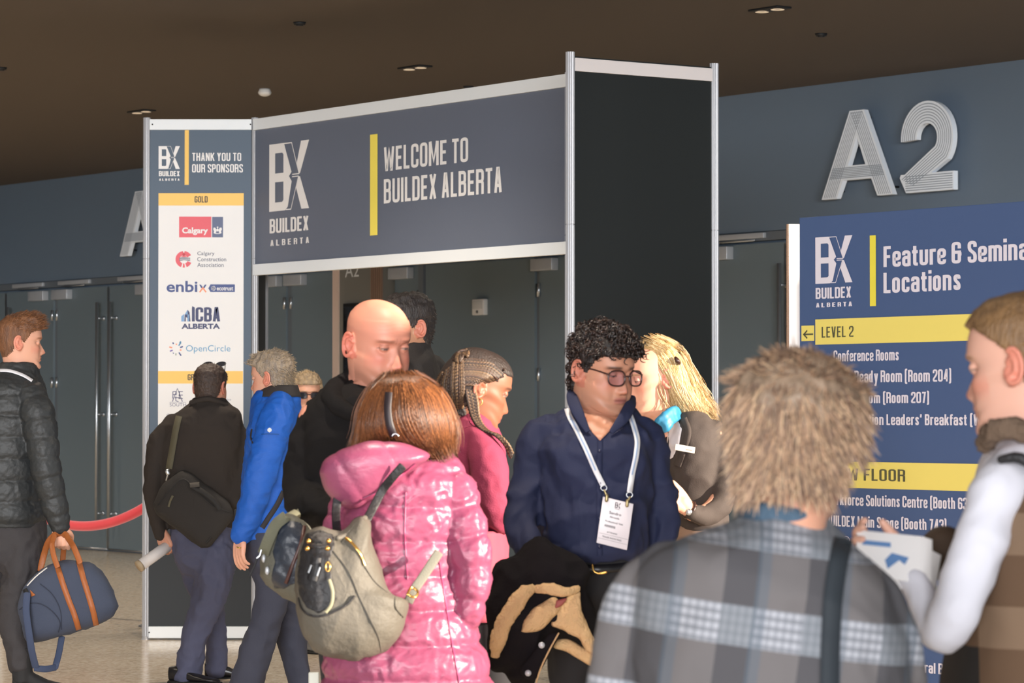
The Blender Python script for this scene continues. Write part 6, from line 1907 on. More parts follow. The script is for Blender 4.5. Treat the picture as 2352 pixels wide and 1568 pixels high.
for k in range(60):                                       # curls falling on the forehead
    p, nr = rc.choice([q for q in top if q[0].y > .05]); 
    d_ = Vector((rc.gauss(0, .3), .6, -.8 + rc.random() * .9)).normalized(); a_ = d_.orthogonal().normalized(); b_ = d_.cross(a_); ph = rc.random() * 6
    path = [M9 @ (p + nr * .010 + d_ * (.030 * s) + (a_ * math.cos(ph + 8 * s) + b_ * math.sin(ph + 8 * s)) * .0055) for s in [j / 10 for j in range(11)]]
    CU.add(path, .0021, shades(['#241a18', '#30221d', '#1a1312'], rc, .2), sides=4, taper=.4)
CU.obj('curls', hair_mat('curl_hair', .38), p9)
lensm = bpy.data.materials.new('clear_lens'); lensm.use_nodes = True
_n = lensm.node_tree; _t = _n.nodes.new('ShaderNodeBsdfTransparent'); _t.inputs[0].default_value = (.95, .92, .98, 1); _g = _n.nodes.new('ShaderNodeBsdfGlossy'); _g.inputs['Roughness'].default_value = .05
_m = _n.nodes.new('ShaderNodeMixShader'); _m.inputs[0].default_value = .06; _n.links.new(_t.outputs[0], _m.inputs[1]); _n.links.new(_g.outputs[0], _m.inputs[2]); _n.links.new(_m.outputs[0], _n.nodes['Material Output'].inputs[0])
glasses('eyeglasses', 'brown-rimmed eyeglasses worn by the curly-haired man in navy shirt', M9, mat('brown_rim', '#3a221e', rough=.3), lensm, w=.056, h=.044, cy=.111, cz=-.004, tilt=math.radians(8), r=.0024, gap=.009)
M_navyshirt = mat('navy_cotton', '#1a2140', rough=.8, bump=.15, bscale=350, var=.06, vscale=12)
g = G()
loft(g, [(938, 1300, 1462, .085, .05), (958, 1270, 1480, .115, .04), (985, 1240, 1498, .15, .02), (1030, 1232, 1506, .175), (1090, 1234, 1504, .18), (1160, 1236, 1500, .185), (1230, 1240, 1496, .185), (1270, 1246, 1492, .18), (1286, 1254, 1488, .165)], Y9 + .02)
tube(g, [(1266, 985, .02, 38), (1240, 1012, .01, 43), (1220, 1080, 0, 42), (1203, 1150, -.03, 41), (1200, 1215, -.08, 38), (1220, 1275, -.13, 33), (1262, 1325, -.18, 27)], Y9, seg=28)
tube(g, [(1478, 985, .02, 34), (1494, 1020, .01, 38), (1510, 1090, .01, 38), (1522, 1160, .01, 37), (1524, 1220, .0, 34), (1516, 1266, 0, 30)], Y9, seg=28)
sh9, bvs9 = garment('shirt', g, M_navyshirt, p9, .007, 2, dict(amp=.013, scale=(8, 8, 7), seed=23, fine=.25))
M_skinpatch = skin_mat('skin_c08a70', '#c08a70')
g = G(); patch(g, bvs9, [(1312, 928), (1346, 922), (1400, 940), (1448, 924), (1452, 944), (1420, 968), (1396, 994), (1378, 1012), (1358, 990), (1336, 962)], lift=.0045, cell=4, thick=.003)
sk = g.obj('open_neck_skin', M_skinpatch, b9); set_tint(sk, np.tile(np.array(lin('#bd866c')[:3]), (len(g.v), 1)))
def collar_side(pts, name, lift=.012, w=20):
    g = G(); strip(g, bvs9, pts, w, lift=lift, thick=.006); g.obj(name, M_navyshirt, p9)
g = G(); tube(g, [(1312, 890, .04, 6), (1314, 912, -.03, 13), (1328, 948, -.105, 13), (1350, 990, -.135, 6)], Y9, flat=.3, flat_axis=(0, 1, 0)); g.obj('collar', M_navyshirt, p9)
g = G(); tube(g, [(1456, 914, .05, 6), (1448, 930, -.04, 13), (1430, 962, -.105, 13), (1404, 992, -.135, 6)], Y9, flat=.3, flat_axis=(0, 1, 0)); g.obj('collar', M_navyshirt, p9)
g = G(); tube(g, [(1314, 898, .05, 9), (1380, 912, .12, 14), (1452, 916, .06, 9)], Y9); g.obj('collar_stand', M_navyshirt, p9)
g = G(); strip(g, bvs9, [(1378, 1012), (1377, 1100), (1376, 1200), (1378, 1276)], 13, lift=.003, thick=.002); g.obj('button_placket', M_navyshirt, p9)
for y in (1036, 1110, 1190, 1256):
    h = hit(bvs9, 1377, y, .006); g = G(); cyl(g, h, h + Vector((0, -.002, 0)), .0045, 12); g.obj('button', mat('navy_button', '#1d2240', rough=.3), p9)
M_blacktr = mat('black_cotton_trousers', '#221f20', rough=.9, bump=.1, bscale=250)
g = G(); loft(g, [(1272, 1256, 1488, .155), (1310, 1254, 1494, .16), (1370, 1250, 1500, .165), (1420, 1252, 1496, .15)], Y9 + .02)
tube(g, [(1318, 1400, .0, 62), (1314, 1600, .0, 52), (1312, 1990, .0, 38)], Y9); tube(g, [(1430, 1400, .02, 62), (1434, 1600, .02, 52), (1438, 1990, .02, 38)], Y9)
_, bvt9 = garment('trousers', g, M_blacktr, p9, .010, 2, dict(amp=.008, scale=(8, 8, 6), seed=1))
g = G(); strip(g, bvt9, [(1258, 1296), (1310, 1304), (1370, 1306), (1430, 1302), (1490, 1290)], 20, lift=.006, thick=.004); g.obj('belt', mat('black_belt', '#18171a', rough=.35), p9)
g = G(); tube(g, [(1361, 1298, -.175, 2.5), (1364, 1312, -.178, 2.5), (1376, 1317, -.178, 2.5), (1392, 1314, -.178, 2.5)], Y9); g.obj('belt_buckle', mat('brass', '#d9a85c'), p9)
shoe(p9, ground(1312, Y9 + .06), (.2, -.97, 0), m=M_blackleather); shoe(p9, ground(1438, Y9 + .08), (.4, -.9, 0), m=M_blackleather)
# lanyard and badge
ln = thing('lanyard_badge', 'white lanyard with printed name badge on the navy shirt', 'name badge', P(1410, 1260, Y9 - .2))
M_ribbon = mat('white_ribbon', '#e2e2e6', rough=.6); M_ribbonprint = mat('pale_blue_print', '#9fb4d2', rough=.6)
for pts_ in ([(1298, 922), (1306, 950), (1324, 985), (1346, 1030), (1368, 1080), (1386, 1116)], [(1434, 922), (1446, 950), (1458, 985), (1464, 1010), (1462, 1040), (1452, 1090), (1446, 1130)]):
    g = G(); strip(g, bvs9, pts_, 12.5, lift=.009, thick=.002); g.obj('ribbon', M_ribbon, ln)
    g = G(); strip(g, bvs9, pts_[1:-1], 3.5, lift=.0105, thick=.001); g.obj('ribbon_print', M_ribbonprint, ln)
yb = min(h.y for h in (hit(bvs9, x, y) for x in (1375, 1410, 1450) for y in (1145, 1200, 1255)) if h is not None) - .012
for (x, y, x2, y2) in ((1387, 1116, 1394, 1140), (1446, 1132, 1441, 1152)):
    g = G(); tube3(g, [tuple(P(x + 7 * math.cos(a), y + 4 + 6 * math.sin(a), yb - .004)) + (.0015,) for a in [2 * math.pi * k / 14 for k in range(15)]], seg=8, step=.002); g.obj('ring', M_steel, ln)
    g = G(); tube(g, [(x + 1, y + 9, 0, 2), (x2, y2, 0, 3)], yb - .005); tube(g, [(x2, y2 - 2, 0, 4), (x2 - 1, y2 + 9, 0, 4)], yb - .006); g.obj('clip', mat('bronze_clip', '#9a8a62', rough=.35, metal=.7), ln)
bl, br_, tl = P(1370, 1246, yb), P(1440, 1263, yb), P(1385, 1140, yb)
u_ = (br_ - bl); W_ = u_.length; u_.normalize(); v_ = (tl - bl); H_ = v_.length; v_.normalize(); n_ = u_.cross(v_).normalized()
MB = Matrix(((u_.x, -n_.x, v_.x, bl.x), (u_.y, -n_.y, v_.y, bl.y), (u_.z, -n_.z, v_.z, bl.z), (0, 0, 0, 1)))
if (MB.to_3x3() @ Vector((0, -1, 0))).y > 0: MB = Matrix(((u_.x, n_.x, v_.x, bl.x), (u_.y, n_.y, v_.y, bl.y), (u_.z, n_.z, v_.z, bl.z), (0, 0, 0, 1)))
g = G(); box(g, MB, 0, W_, -.001, .001, 0, H_, .0008); card = g.obj('badge_card', mat('badge_card', '#ddd5d8', rough=.35), ln)
M_bi = mat('badge_ink', '#4a4448', rough=.6)
g = G(); bx_logo(g, MB, W_ * .42, W_ * .60, H_ * .83, H_ * .95, y=-.0016); g.obj('logo', M_bi, card)
for (s, x0, x1, z0, z1) in (('BUILDEX', .43, .59, .80, .82), ('Sandro', .27, .66, .675, .735), ('Almeida', .30, .62, .595, .635), ('Professional Visit', .18, .76, .49, .53), ('ATTENDEE', .28, .62, .265, .295), ('TRADE SHOW PASS', .15, .78, .15, .185)):
    g = G(); font_text(g, MB, s, W_ * x0, W_ * x1, H_ * z0, H_ * z1, bold=.02, y=-.0016); g.obj('lettering', M_bi, card)
g = G(); rb2 = random.Random(2); xx = .18
while xx < .52:
    w = .006 + .012 * rb2.random(); rect(g, MB, W_ * xx, W_ * (xx + w), H_ * .385, H_ * .435, y=-.0016); xx += w + .006 + .006 * rb2.random()
g.obj('barcode', M_bi, card)
g = G(); stroke2(g, MB, [(W_ * .03, H_ * .225), (W_ * .98, H_ * .225)], .0006, y=-.0016); stroke2(g, MB, [(W_ * .03, H_ * .115), (W_ * .98, H_ * .115)], .0006, y=-.0016); g.obj('rule_lines', M_bi, card)

# coat over his arm
YC = Y9 - .26
ct = thing('folded_coat', 'black coat with cream fleece lining draped over the arm of the man in navy shirt', 'coat', P(1240, 1560, YC))
M_blk = mat('black_corduroy', '#161315', rough=.95, bump=.2, bscale=200, spec=.15)
M_fleece = mat('cream_fleece', '#c9a678', rough=.95, bump=.8, bscale=160, var=.08, vscale=40)
g = G()
blob(g, [(1128, 1320), (1140, 1296), (1180, 1278), (1212, 1250), (1238, 1234), (1270, 1244), (1310, 1266), (1340, 1292), (1352, 1310), (1344, 1344), (1362, 1400), (1374, 1450), (1384, 1500), (1350, 1470), (1320, 1420), (1290, 1440), (1262, 1470), (1242, 1500), (1226, 1540), (1222, 1570), (1190, 1580), (1160, 1540), (1136, 1540), (1122, 1480), (1116, 1400)], YC, .10, boxy=2.4, n=130)
f = fuse(g, .007, 2); wrinkle(f, amp=.012, scale=(8, 8, 6), seed=6, fine=.3); f.obj('coat_shell', M_blk, ct); bvk = BVHTree.FromPolygons(f.v, f.f)
g = G(); tube(g, [(1138, 1506, -.07, 10), (1142, 1475, -.09, 18), (1158, 1430, -.11, 20), (1182, 1390, -.115, 20), (1212, 1356, -.11, 17), (1226, 1348, -.10, 10)], YC, flat=.6, flat_axis=(0, 1, 0)); f = fuse(g, .005, 1); wrinkle(f, .004, (22, 22, 22), 4); f.obj('fleece_collar', M_fleece, ct)
g = G(); tube(g, [(1232, 1352, -.105, 10), (1262, 1352, -.12, 14), (1300, 1358, -.12, 12), (1330, 1352, -.10, 9)], YC, flat=.6, flat_axis=(0, 1, 0)); f = fuse(g, .005, 1); wrinkle(f, .004, (22, 22, 22), 7); f.obj('fleece_collar', M_fleece, ct)
g = G(); blob(g, [(1196, 1452), (1212, 1410), (1244, 1386), (1276, 1372), (1290, 1388), (1268, 1424), (1240, 1448)], YC - .10, .022, boxy=2.2, n=50); f = fuse(g, .005, 1); wrinkle(f, .003, (22, 22, 22), 2); f.obj('fleece_lining', M_fleece, ct)
g = G(); blob(g, [(1266, 1436), (1276, 1400), (1310, 1366), (1330, 1356), (1336, 1400), (1352, 1440), (1372, 1486), (1376, 1510), (1350, 1496), (1330, 1468), (1300, 1452)], YC - .09, .022, boxy=2.2, n=60); f = fuse(g, .005, 1); wrinkle(f, .003, (22, 22, 22), 3); f.obj('fleece_lining', M_fleece, ct)
g = G(); blob(g, [(1272, 1470), (1300, 1466), (1340, 1486), (1372, 1504), (1366, 1530), (1330, 1514), (1300, 1496), (1268, 1482)], YC - .06, .02, boxy=2.2, n=50); f = fuse(g, .005, 1); f.obj('fleece_lining', M_fleece, ct)
g = G(); blob(g, [(1262, 1454), (1286, 1452), (1268, 1490), (1244, 1536), (1226, 1562), (1206, 1556), (1196, 1544), (1222, 1500)], YC - .10, .015, boxy=2.6, n=50); g.obj('front_placket', M_blk, ct)
g = G(); tube(g, [(1283, 1454, -.115, 1.8), (1262, 1492, -.118, 1.8), (1240, 1540, -.118, 1.8), (1232, 1566, -.115, 1.8)], YC); g.obj('cream_piping', M_fleece, ct)
for x, y in ((1244, 1481), (1213, 1545)):
    q = P(x, y, YC - .117); g = G(); cyl(g, q, q + Vector((0, -.006, 0)), .0085, 16); g.obj('snap_button', M_silver, ct)
g = G(); blob(g, [(1278, 1378), (1302, 1374), (1288, 1392), (1276, 1396)], YC - .115, .008, n=24); g.obj('red_label', mat('dull_red_label', '#8f4a44', rough=.7), ct)

# ===== blonde woman in brown blazer
Y10 = 11.0
p10 = person(1580, Y10, 'blonde woman in brown blazer with blue scarf, face turned down to the left')
M10 = head_matrix(1506, 868, Y10, -72, 8, 0, 1.0)
g = G(); tube(g, [(1545, 950, .04, 38), (1580, 1060, .05, 62), (1590, 1220, .05, 62)], Y10)
tube(g, [(1640, 1000, -.05, 22), (1660, 1130, -.12, 22), (1600, 1176, -.22, 16), (1572, 1160, -.24, 14)], Y10)
hand(g, P(1576, 1164, Y10 - .24), (-.7, -.2, .75), (-.4, .6, -.3), side=1, curl=65, thumb=.9)
b10, A10 = body(p10, M10, '#e0a68c', g, P(1552, 955, Y10 + .03), .052, jaw=.93, nose=.92, brow='#b08a60', lips='#b05a58', lid=1.0, eye_open=.5)
g = G(); blob(g, [(1458, 812), (1472, 788), (1500, 777), (1535, 786), (1562, 812), (1578, 852), (1594, 892), (1616, 925), (1640, 952), (1630, 972), (1596, 980), (1560, 966), (1542, 930), (1530, 900), (1520, 870), (1500, 842), (1478, 836)], Y10 + .02, .095, boxy=2.2, n=90)
f10 = fuse(g, .006, 2); f10.obj('hair', mat('blonde_hair', '#a98a5c', rough=.5, col2='#8a6c44'), p10); bv10 = BVHTree.FromPolygons(f10.v, f10.f)
S10 = Strands()
combed(S10, bv10, [[(1466, 800), (1490, 815), (1520, 850), (1535, 905), (1556, 968)], [(1480, 785), (1520, 806), (1550, 850), (1566, 910), (1590, 985)], [(1500, 778), (1545, 800), (1574, 850), (1598, 910), (1625, 980)], [(1520, 780), (1560, 806), (1586, 860), (1618, 920), (1646, 956)]],
       3600, ['#c4a070', '#d6bb8c', '#a8844f', '#9a7644', '#e0caa2'], random.Random(4), Y10, lift=.006, jit=9, r=.0009, wave=8, lift_end=.006)
S10.obj('hair_strands', hair_mat('strand_hair'), p10)
g = G(); tube3(g, [tuple(P(1552, 822, Y10 - .075)) + (.006,), tuple(P(1556, 828, Y10 - .085)) + (.009,), tuple(P(1560, 834, Y10 - .075)) + (.006,)], seg=10); g.obj('hair_clip', mat('dark_clip', '#3a2520', rough=.3), p10)
M_blazer = mat('brown_blazer', '#413834', rough=.85, bump=.15, bscale=300)
g = G()
loft(g, [(945, 1545, 1622, .10), (965, 1536, 1648, .14), (1000, 1526, 1664, .17), (1060, 1524, 1668, .18), (1130, 1530, 1668, .18), (1195, 1536, 1672, .18), (1215, 1540, 1674, .18)], Y10 + .03)
tube(g, [(1632, 985, -.03, 28), (1652, 1040, -.06, 32), (1662, 1110, -.1, 31), (1652, 1160, -.15, 29), (1620, 1184, -.2, 25), (1588, 1178, -.24, 20)], Y10, seg=26)
jk10, bvj10 = garment('blazer', g, M_blazer, p10, .007, 2, dict(amp=.006, scale=(8, 8, 9), seed=29))
g = G(); patch(g, bvj10, [(1534, 966), (1556, 962), (1566, 985), (1560, 1020), (1546, 1050), (1530, 1060)], lift=.005); g.obj('white_blouse', mat('white_blouse', '#e4dde0', rough=.7), p10)
g = G(); strip(g, bvj10, [(1570, 960), (1580, 990), (1570, 1030), (1556, 1070)], 16, lift=.009, thick=.004); g.obj('lapel', M_blazer, p10)
g = G()
for dx, dy2 in ((0, 0), (7, 10), (12, 21)): tube(g, [(1556 + dx * .3, 938 + dy2, -.06, 7), (1538 + dx * .4, 946 + dy2, -.15, 9), (1518 + dx, 962 + dy2, -.17, 9), (1500 + dx, 982 + dy2 * .6, -.14, 6)], Y10)
f = fuse(g, .005, 1); wrinkle(f, .004, (20, 20, 14), 5); f.obj('scarf', mat('turquoise_scarf', '#2a7a9e', rough=.5, var=.25, vscale=25), p10)
g = G(); loft(g, [(1205, 1536, 1676, .17), (1300, 1530, 1682, .175), (1450, 1536, 1676, .17)], Y10 + .03); g.obj('skirt', mat('beige_skirt', '#a58672', rough=.85), p10)
g = G(); tube(g, [(1580, 1430, .02, 44), (1580, 1600, .02, 34), (1580, 1860, .02, 26)], Y10); tube(g, [(1632, 1430, .06, 44), (1632, 1600, .06, 34), (1632, 1860, .06, 26)], Y10); garment('tights', g, mat('black_leggings', '#232226'), p10, .012, 2)
shoe(p10, ground(1585, Y10 + .02), (-.95, -.2, 0), m=M_blackleather); shoe(p10, ground(1640, Y10 + .08), (-.95, -.2, 0), m=M_blackleather)
nt_ = thing('name_tag', 'white name tag pinned on the brown blazer', 'name tag', P(1573, 1036, Y10 - .16))
hq = [hit(bvj10, x, y, .007) for x, y in ((1550, 1024), (1596, 1030))]
yy_ = min(q.y for q in hq if q) - .002
a, b2, c_ = P(1550, 1033, yy_), P(1595, 1041, yy_), P(1552, 1019, yy_)
uu = (b2 - a); ww = uu.length; uu.normalize(); vv = (c_ - a); hh = vv.length; vv.normalize(); nn = Vector((0, 1, 0))
MT = Matrix(((uu.x, 0, vv.x, a.x), (uu.y, 1, vv.y, a.y), (uu.z, 0, vv.z, a.z), (0, 0, 0, 1)))
g = G(); box(g, MT, 0, ww, -.001, .001, 0, hh, .0006); g.obj('plate', mat('cream_plate', '#e2d6c8', rough=.4), nt_)
g = G(); rect(g, MT, ww * .55, ww * .86, hh * .3, hh * .48, y=-.0016); g.obj('tag_print', mat('faint_red_print', '#c98a7c', rough=.6), nt_)
wt = thing('wrist_watch', 'dark wrist watch on the blonde woman', 'watch', P(1584, 1178, Y10 - .24))
g = G(); c = P(1584, 1171, Y10 - .235); d = (P(1572, 1160, Y10 - .24) - P(1600, 1176, Y10 - .22)).normalized(); q = d.to_track_quat('Z', 'Y')
tube3(g, [tuple(c + q @ Vector((.029 * math.cos(a), .029 * math.sin(a), 0))) + (.005,) for a in [2 * math.pi * k / 20 for k in range(21)]], seg=8, step=.005); g.obj('strap', mat('dark_clip', '#3a2520'), wt)
g = G(); cc = c + Vector((-.004, -.030, -.006)); ellipsoid(g, cc, .011, .004, .011); g.obj('dial', M_steel, wt)
lf = thing('leaflet', 'white and blue leaflet behind the navy shirt', 'leaflet', P(1490, 1255, Y10 - .30))
a = P(1482, 1256, Y10 - .30)
g = G(); box(g, Matrix.Translation(a) @ Matrix.Rotation(.15, 4, 'Y'), 0, .055, 0, .004, 0, .16, .001); g.obj('sheet', M_print, lf)
g = G(); box(g, Matrix.Translation(a) @ Matrix.Rotation(.15, 4, 'Y'), 0, .055, -.0015, 0, .06, .095); g.obj('blue_band', mat('printed_blue', '#3a4f95', rough=.6), lf)

# ===== grey-haired woman in plaid, foreground, from behind
Y11 = 4.95
p11 = person(1790, Y11, 'person with short grey-blonde hair in blue and grey plaid jacket, seen from behind')
M11 = head_matrix(1836, 1022, Y11, 158, 12, 0, .93)
g = G(); tube(g, [(1800, 1190, .02, 80), (1760, 1400, .02, 150), (1750, 1700, .02, 150)], Y11)
tube(g, [(1500, 1350, 0, 60), (1440, 1600, 0, 55), (1450, 1750, -.05, 40)], Y11); tube(g, [(1985, 1400, 0, 40), (2045, 1580, 0, 36), (2045, 1740, .1, 36)], Y11)
b11, A11 = body(p11, M11, '#d9a085', g, P(1800, 1200, Y11 + .02), .056, jaw=1.0, blush='#d86a50')
def th11(x, y, z):
    line = np.where(y > .04, z - .055, np.where(np.abs(x) > .055, np.where(y > -.02, z + .012, z + .07), z + .095))
    return np.where(line > 0, .024 + .014 * np.clip((z + .02) / .1, 0, 1), -1)
_, pts = cap_hair(p11, A11, M11, th11, '#9c8570', lump=.32, lscale=34, name='grey_blonde_hair', col2='#86725f', bscale=90)
S11 = Strands(); short_strands(S11, pts, M11, 5200, .034, lambda p: (p.x * 5, (-.8 if p.z > .07 else -.15), -.9 if p.z < .09 else -.1), ['#dcb594', '#b3937a', '#e8c6a2', '#93796a', '#c8a68a', '#a88c78'], random.Random(9), r=.0013, stand=.10, curl=.15, gravity=.03, steps=6)
S11.obj('hair_strands', hair_mat('strand_hair'), p11)
def plaid(name):
    m = bpy.data.materials.new(name); m.use_nodes = True; nt = m.node_tree; b = nt.nodes['Principled BSDF']; b.inputs['Roughness'].default_value = .9
    tc = nt.nodes.new('ShaderNodeTexCoord'); sp = nt.nodes.new('ShaderNodeSeparateXYZ')
    mp = nt.nodes.new('ShaderNodeMapping'); mp.inputs['Rotation'].default_value = (0, math.radians(-8), 0)
    nt.links.new(tc.outputs['Object'], mp.inputs[0]); nt.links.new(mp.outputs[0], sp.inputs[0])
    def stripes(out, period, phase, duty):
        a = nt.nodes.new('ShaderNodeMath'); a.operation = 'MULTIPLY_ADD'; a.inputs[1].default_value = 1 / period; a.inputs[2].default_value = phase + 40; nt.links.new(out, a.inputs[0])
        f = nt.nodes.new('ShaderNodeMath'); f.operation = 'FRACT'; nt.links.new(a.outputs[0], f.inputs[0])
        l = nt.nodes.new('ShaderNodeMath'); l.operation = 'LESS_THAN'; l.inputs[1].default_value = duty; nt.links.new(f.outputs[0], l.inputs[0]); return l.outputs[0]
    def mix(fac, a, b_, fv=None):
        x = nt.nodes.new('ShaderNodeMix'); x.data_type = 'RGBA'
        if fac is not None: nt.links.new(fac, x.inputs[0])
        for i, v in ((6, a), (7, b_)):
            if isinstance(v, tuple): x.inputs[i].default_value = v
            else: nt.links.new(v, x.inputs[i])
        return x
    def scale(fac, k):
        s = nt.nodes.new('ShaderNodeMath'); s.operation = 'MULTIPLY'; s.inputs[1].default_value = k; nt.links.new(fac, s.inputs[0]); return s.outputs[0]
    base = mix(None, lin('#6b6463'), lin('#6b6463'))
    vx = stripes(sp.outputs[0], .125, .1, .42); vz = stripes(sp.outputs[2], .145, .55, .42)
    a1 = mix(scale(vx, .75), lin('#6e6969'), lin('#434247'))
    fine = stripes(sp.outputs[2], .0145, 0, .55); finex = stripes(sp.outputs[0], .012, 0, .5)
    light = mix(scale(fine, .8), lin('#8b8c92'), lin('#b6b6bd'))
    both = nt.nodes.new('ShaderNodeMath'); both.operation = 'MULTIPLY'; nt.links.new(vx, both.inputs[0]); nt.links.new(vz, both.inputs[1])
    lit = mix(scale(vx, .8), light.outputs[2], lin('#7d8187'))
    tk = mix(scale(finex, .35), lit.outputs[2], lin('#63696f'))
    r_ = mix(vz, a1.outputs[2], tk.outputs[2])
    bx = stripes(sp.outputs[0], .125, .72, .16)
    r2 = mix(scale(bx, .45), r_.outputs[2], lin('#55626f'))
    nt.links.new(r2.outputs[2], b.inputs['Base Color'])
    return m
M_plaid = plaid('blue_grey_plaid')
g = G()
loft(g, [(1172, 1730, 1884, .07), (1196, 1690, 1900, .09), (1225, 1600, 1928, .12), (1258, 1510, 1962, .15), (1300, 1465, 2005, .17), (1360, 1448, 2040, .18), (1440, 1446, 2076, .185), (1560, 1444, 2084, .185), (1700, 1440, 2090, .185), (1850, 1440, 2090, .185)], Y11)
tube(g, [(1520, 1290, 0, 50), (1482, 1335, 0, 62), (1450, 1420, 0, 70), (1424, 1520, .0, 68), (1410, 1620, .0, 62), (1440, 1750, -.04, 52)], Y11)
tube(g, [(1965, 1318, 0, 46), (2008, 1372, 0, 58), (2040, 1440, .0, 62), (2064, 1530, .02, 60), (2070, 1640, .06, 56), (2040, 1750, .12, 50)], Y11)
jk11, bv11 = garment('plaid_jacket', g, M_plaid, p11, .009, 2, dict(amp=.007, scale=(6, 6, 7), seed=33))
g = G(); tube(g, [(1712, 1192, .02, 24), (1760, 1178, -.07, 28), (1830, 1184, -.08, 28), (1888, 1212, -.02, 22)], Y11, flat=.6, flat_axis=(0, 1, 0)); f = fuse(g, .006, 2); f.obj('collar', mat('slate_blue_knit', '#4a5f72', rough=.9, bump=.4, bscale=150, var=.2, vscale=60), p11)
g = G(); loft(g, [(1800, 1470, 2060, .16), (2000, 1480, 2050, .16), (2150, 1500, 2030, .15)], Y11)
tube(g, [(1640, 2100, 0, 120), (1645, 2500, 0, 90), (1650, 2980, 0, 66)], Y11); tube(g, [(1890, 2100, 0, 120), (1885, 2500, 0, 90), (1880, 2980, 0, 66)], Y11)
garment('trousers', g, mat('dark_grey_trousers', '#34343a'), p11, .014, 2)
shoe(p11, ground(1650, Y11 - .06), (.3, .95, 0), m=M_blackleather); shoe(p11, ground(1880, Y11 - .06), (.3, .95, 0), m=M_blackleather)
cs = thing('crossbody_strap', 'dark blue-black bag strap over the right shoulder of the plaid jacket', 'bag strap', P(1905, 1560, Y11 - .2))
g = G(); strip(g, bv11, [(1938, 1236), (1926, 1290), (1914, 1370), (1908, 1470), (1906, 1568), (1904, 1700)], 44, lift=.008, thick=.005); g.obj('strap', mat('dark_slate_webbing', '#2a3036', rough=.8), cs)

# ===== woman with white sleeves at the right edge
Y12 = 5.6
p12 = person(2330, Y12, 'fair-haired woman in white sleeves and brown pinafore at the right edge')
M12 = head_matrix(2352, 838, Y12, -121, 6, 0, 1.0)
g = G(); tube(g, [(2370, 990, .03, 62), (2400, 1150, .05, 120), (2410, 1500, .05, 130)], Y12)
tube(g, [(2310, 1110, -.09, 22), (2250, 1250, -.13, 22), (2190, 1410, -.16, 22), (2165, 1440, -.15, 22), (2100, 1345, -.05, 24), (2084, 1324, -.02, 22)], Y12)
hand(g, P(2084, 1322, Y12 - .02), (-.85, .25, .45), (.15, -.9, .5), side=1, curl=42, thumb=.7, size=.92)
b12, A12 = body(p12, M12, '#dba893', g, P(2372, 1010, Y12 + .03), .052, jaw=.93, nose=.92, brow='#8a6a4c', blush='#d97a64', lid=.9, eye_open=.5)
def th12(x, y, z):
    line = np.where(y > -.022, z - np.clip(.022 + .75 * (y + .005), .012, .072), np.where(np.abs(x) > .055, z + .035, z + .075))
    return np.where(line > 0, .007 + .008 * np.clip(z / .1, 0, 1), -1)
_, pts = cap_hair(p12, A12, M12, th12, '#8a6844', lump=.15, lscale=60, name='light_brown_hair', col2='#6e5236')
S12 = Strands(); short_strands(S12, pts, M12, 1600, .06, lambda p: (-p.x * 2, -1, -.15), ['#a07a4e', '#8a6640', '#b58d5e', '#6e5236'], random.Random(8), r=.0012, stand=.06, curl=.05, steps=6)
S12.obj('hair_strands', hair_mat('strand_hair'), p12)
g = G(); q0 = M12 @ Vector((0, -.105, .03)); q1 = M12 @ Vector((0, -.15, .02)); q2 = M12 @ Vector((0, -.17, -.06)); q3 = M12 @ Vector((0, -.16, -.17)); tube3(g, [tuple(q0) + (.03,), tuple(q1) + (.032,), tuple(q2) + (.03,), tuple(q3) + (.012,)], seg=16); wrinkle(g, .003, (30, 30, 8), 2); g.obj('ponytail', mat('light_brown_tail', '#8a6844', rough=.5, col2='#6e5236', vscale=80), p12)
M_whitek = mat('white_jersey', '#d6d4dc', rough=.8)
M_brown = mat('brown_check', '#57402e', rough=.9)
def check():
    m = M_brown; nt = m.node_tree; b = nt.nodes['Principled BSDF']; tc = nt.nodes.new('ShaderNodeTexCoord')
    sp = nt.nodes.new('ShaderNodeSeparateXYZ'); nt.links.new(tc.outputs['Object'], sp.inputs[0])
    outs = []
    for (ax, per, d) in ((0, .16, .5), (2, .16, .55)):
        a = nt.nodes.new('ShaderNodeMath'); a.operation = 'MULTIPLY_ADD'; a.inputs[1].default_value = 1 / per; a.inputs[2].default_value = 40; nt.links.new(sp.outputs[ax], a.inputs[0])
        f = nt.nodes.new('ShaderNodeMath'); f.operation = 'FRACT'; nt.links.new(a.outputs[0], f.inputs[0])
        l = nt.nodes.new('ShaderNodeMath'); l.operation = 'LESS_THAN'; l.inputs[1].default_value = d; nt.links.new(f.outputs[0], l.inputs[0]); outs.append(l.outputs[0])
    s = nt.nodes.new('ShaderNodeMath'); s.operation = 'ADD'; nt.links.new(outs[0], s.inputs[0]); nt.links.new(outs[1], s.inputs[1])
    r = nt.nodes.new('ShaderNodeMapRange'); r.inputs[2].default_value = 2; nt.links.new(s.outputs[0], r.inputs[0])
    rp = nt.nodes.new('ShaderNodeValToRGB'); rp.color_ramp.elements[0].color = lin('#77604c'); rp.color_ramp.elements[1].color = lin('#1e1a18'); e = rp.color_ramp.elements.new(.5); e.color = lin('#5b4431')
    nt.links.new(r.outputs[0], rp.inputs[0]); nt.links.new(rp.outputs[0], b.inputs['Base Color'])
check()
g = G(); loft(g, [(985, 2310, 2440, .075), (1010, 2285, 2470, .10), (1050, 2255, 2530, .14), (1120, 2240, 2580, .165), (1250, 2225, 2590, .165), (1330, 2215, 2590, .165)], Y12 + .03)
tube(g, [(2330, 1075, -.06, 56), (2298, 1120, -.10, 64), (2262, 1220, -.13, 62), (2222, 1330, -.155, 60), (2186, 1420, -.165, 58), (2168, 1452, -.15, 54), (2140, 1420, -.12, 46), (2108, 1356, -.07, 37), (2086, 1318, -.04, 31)], Y12, seg=32)
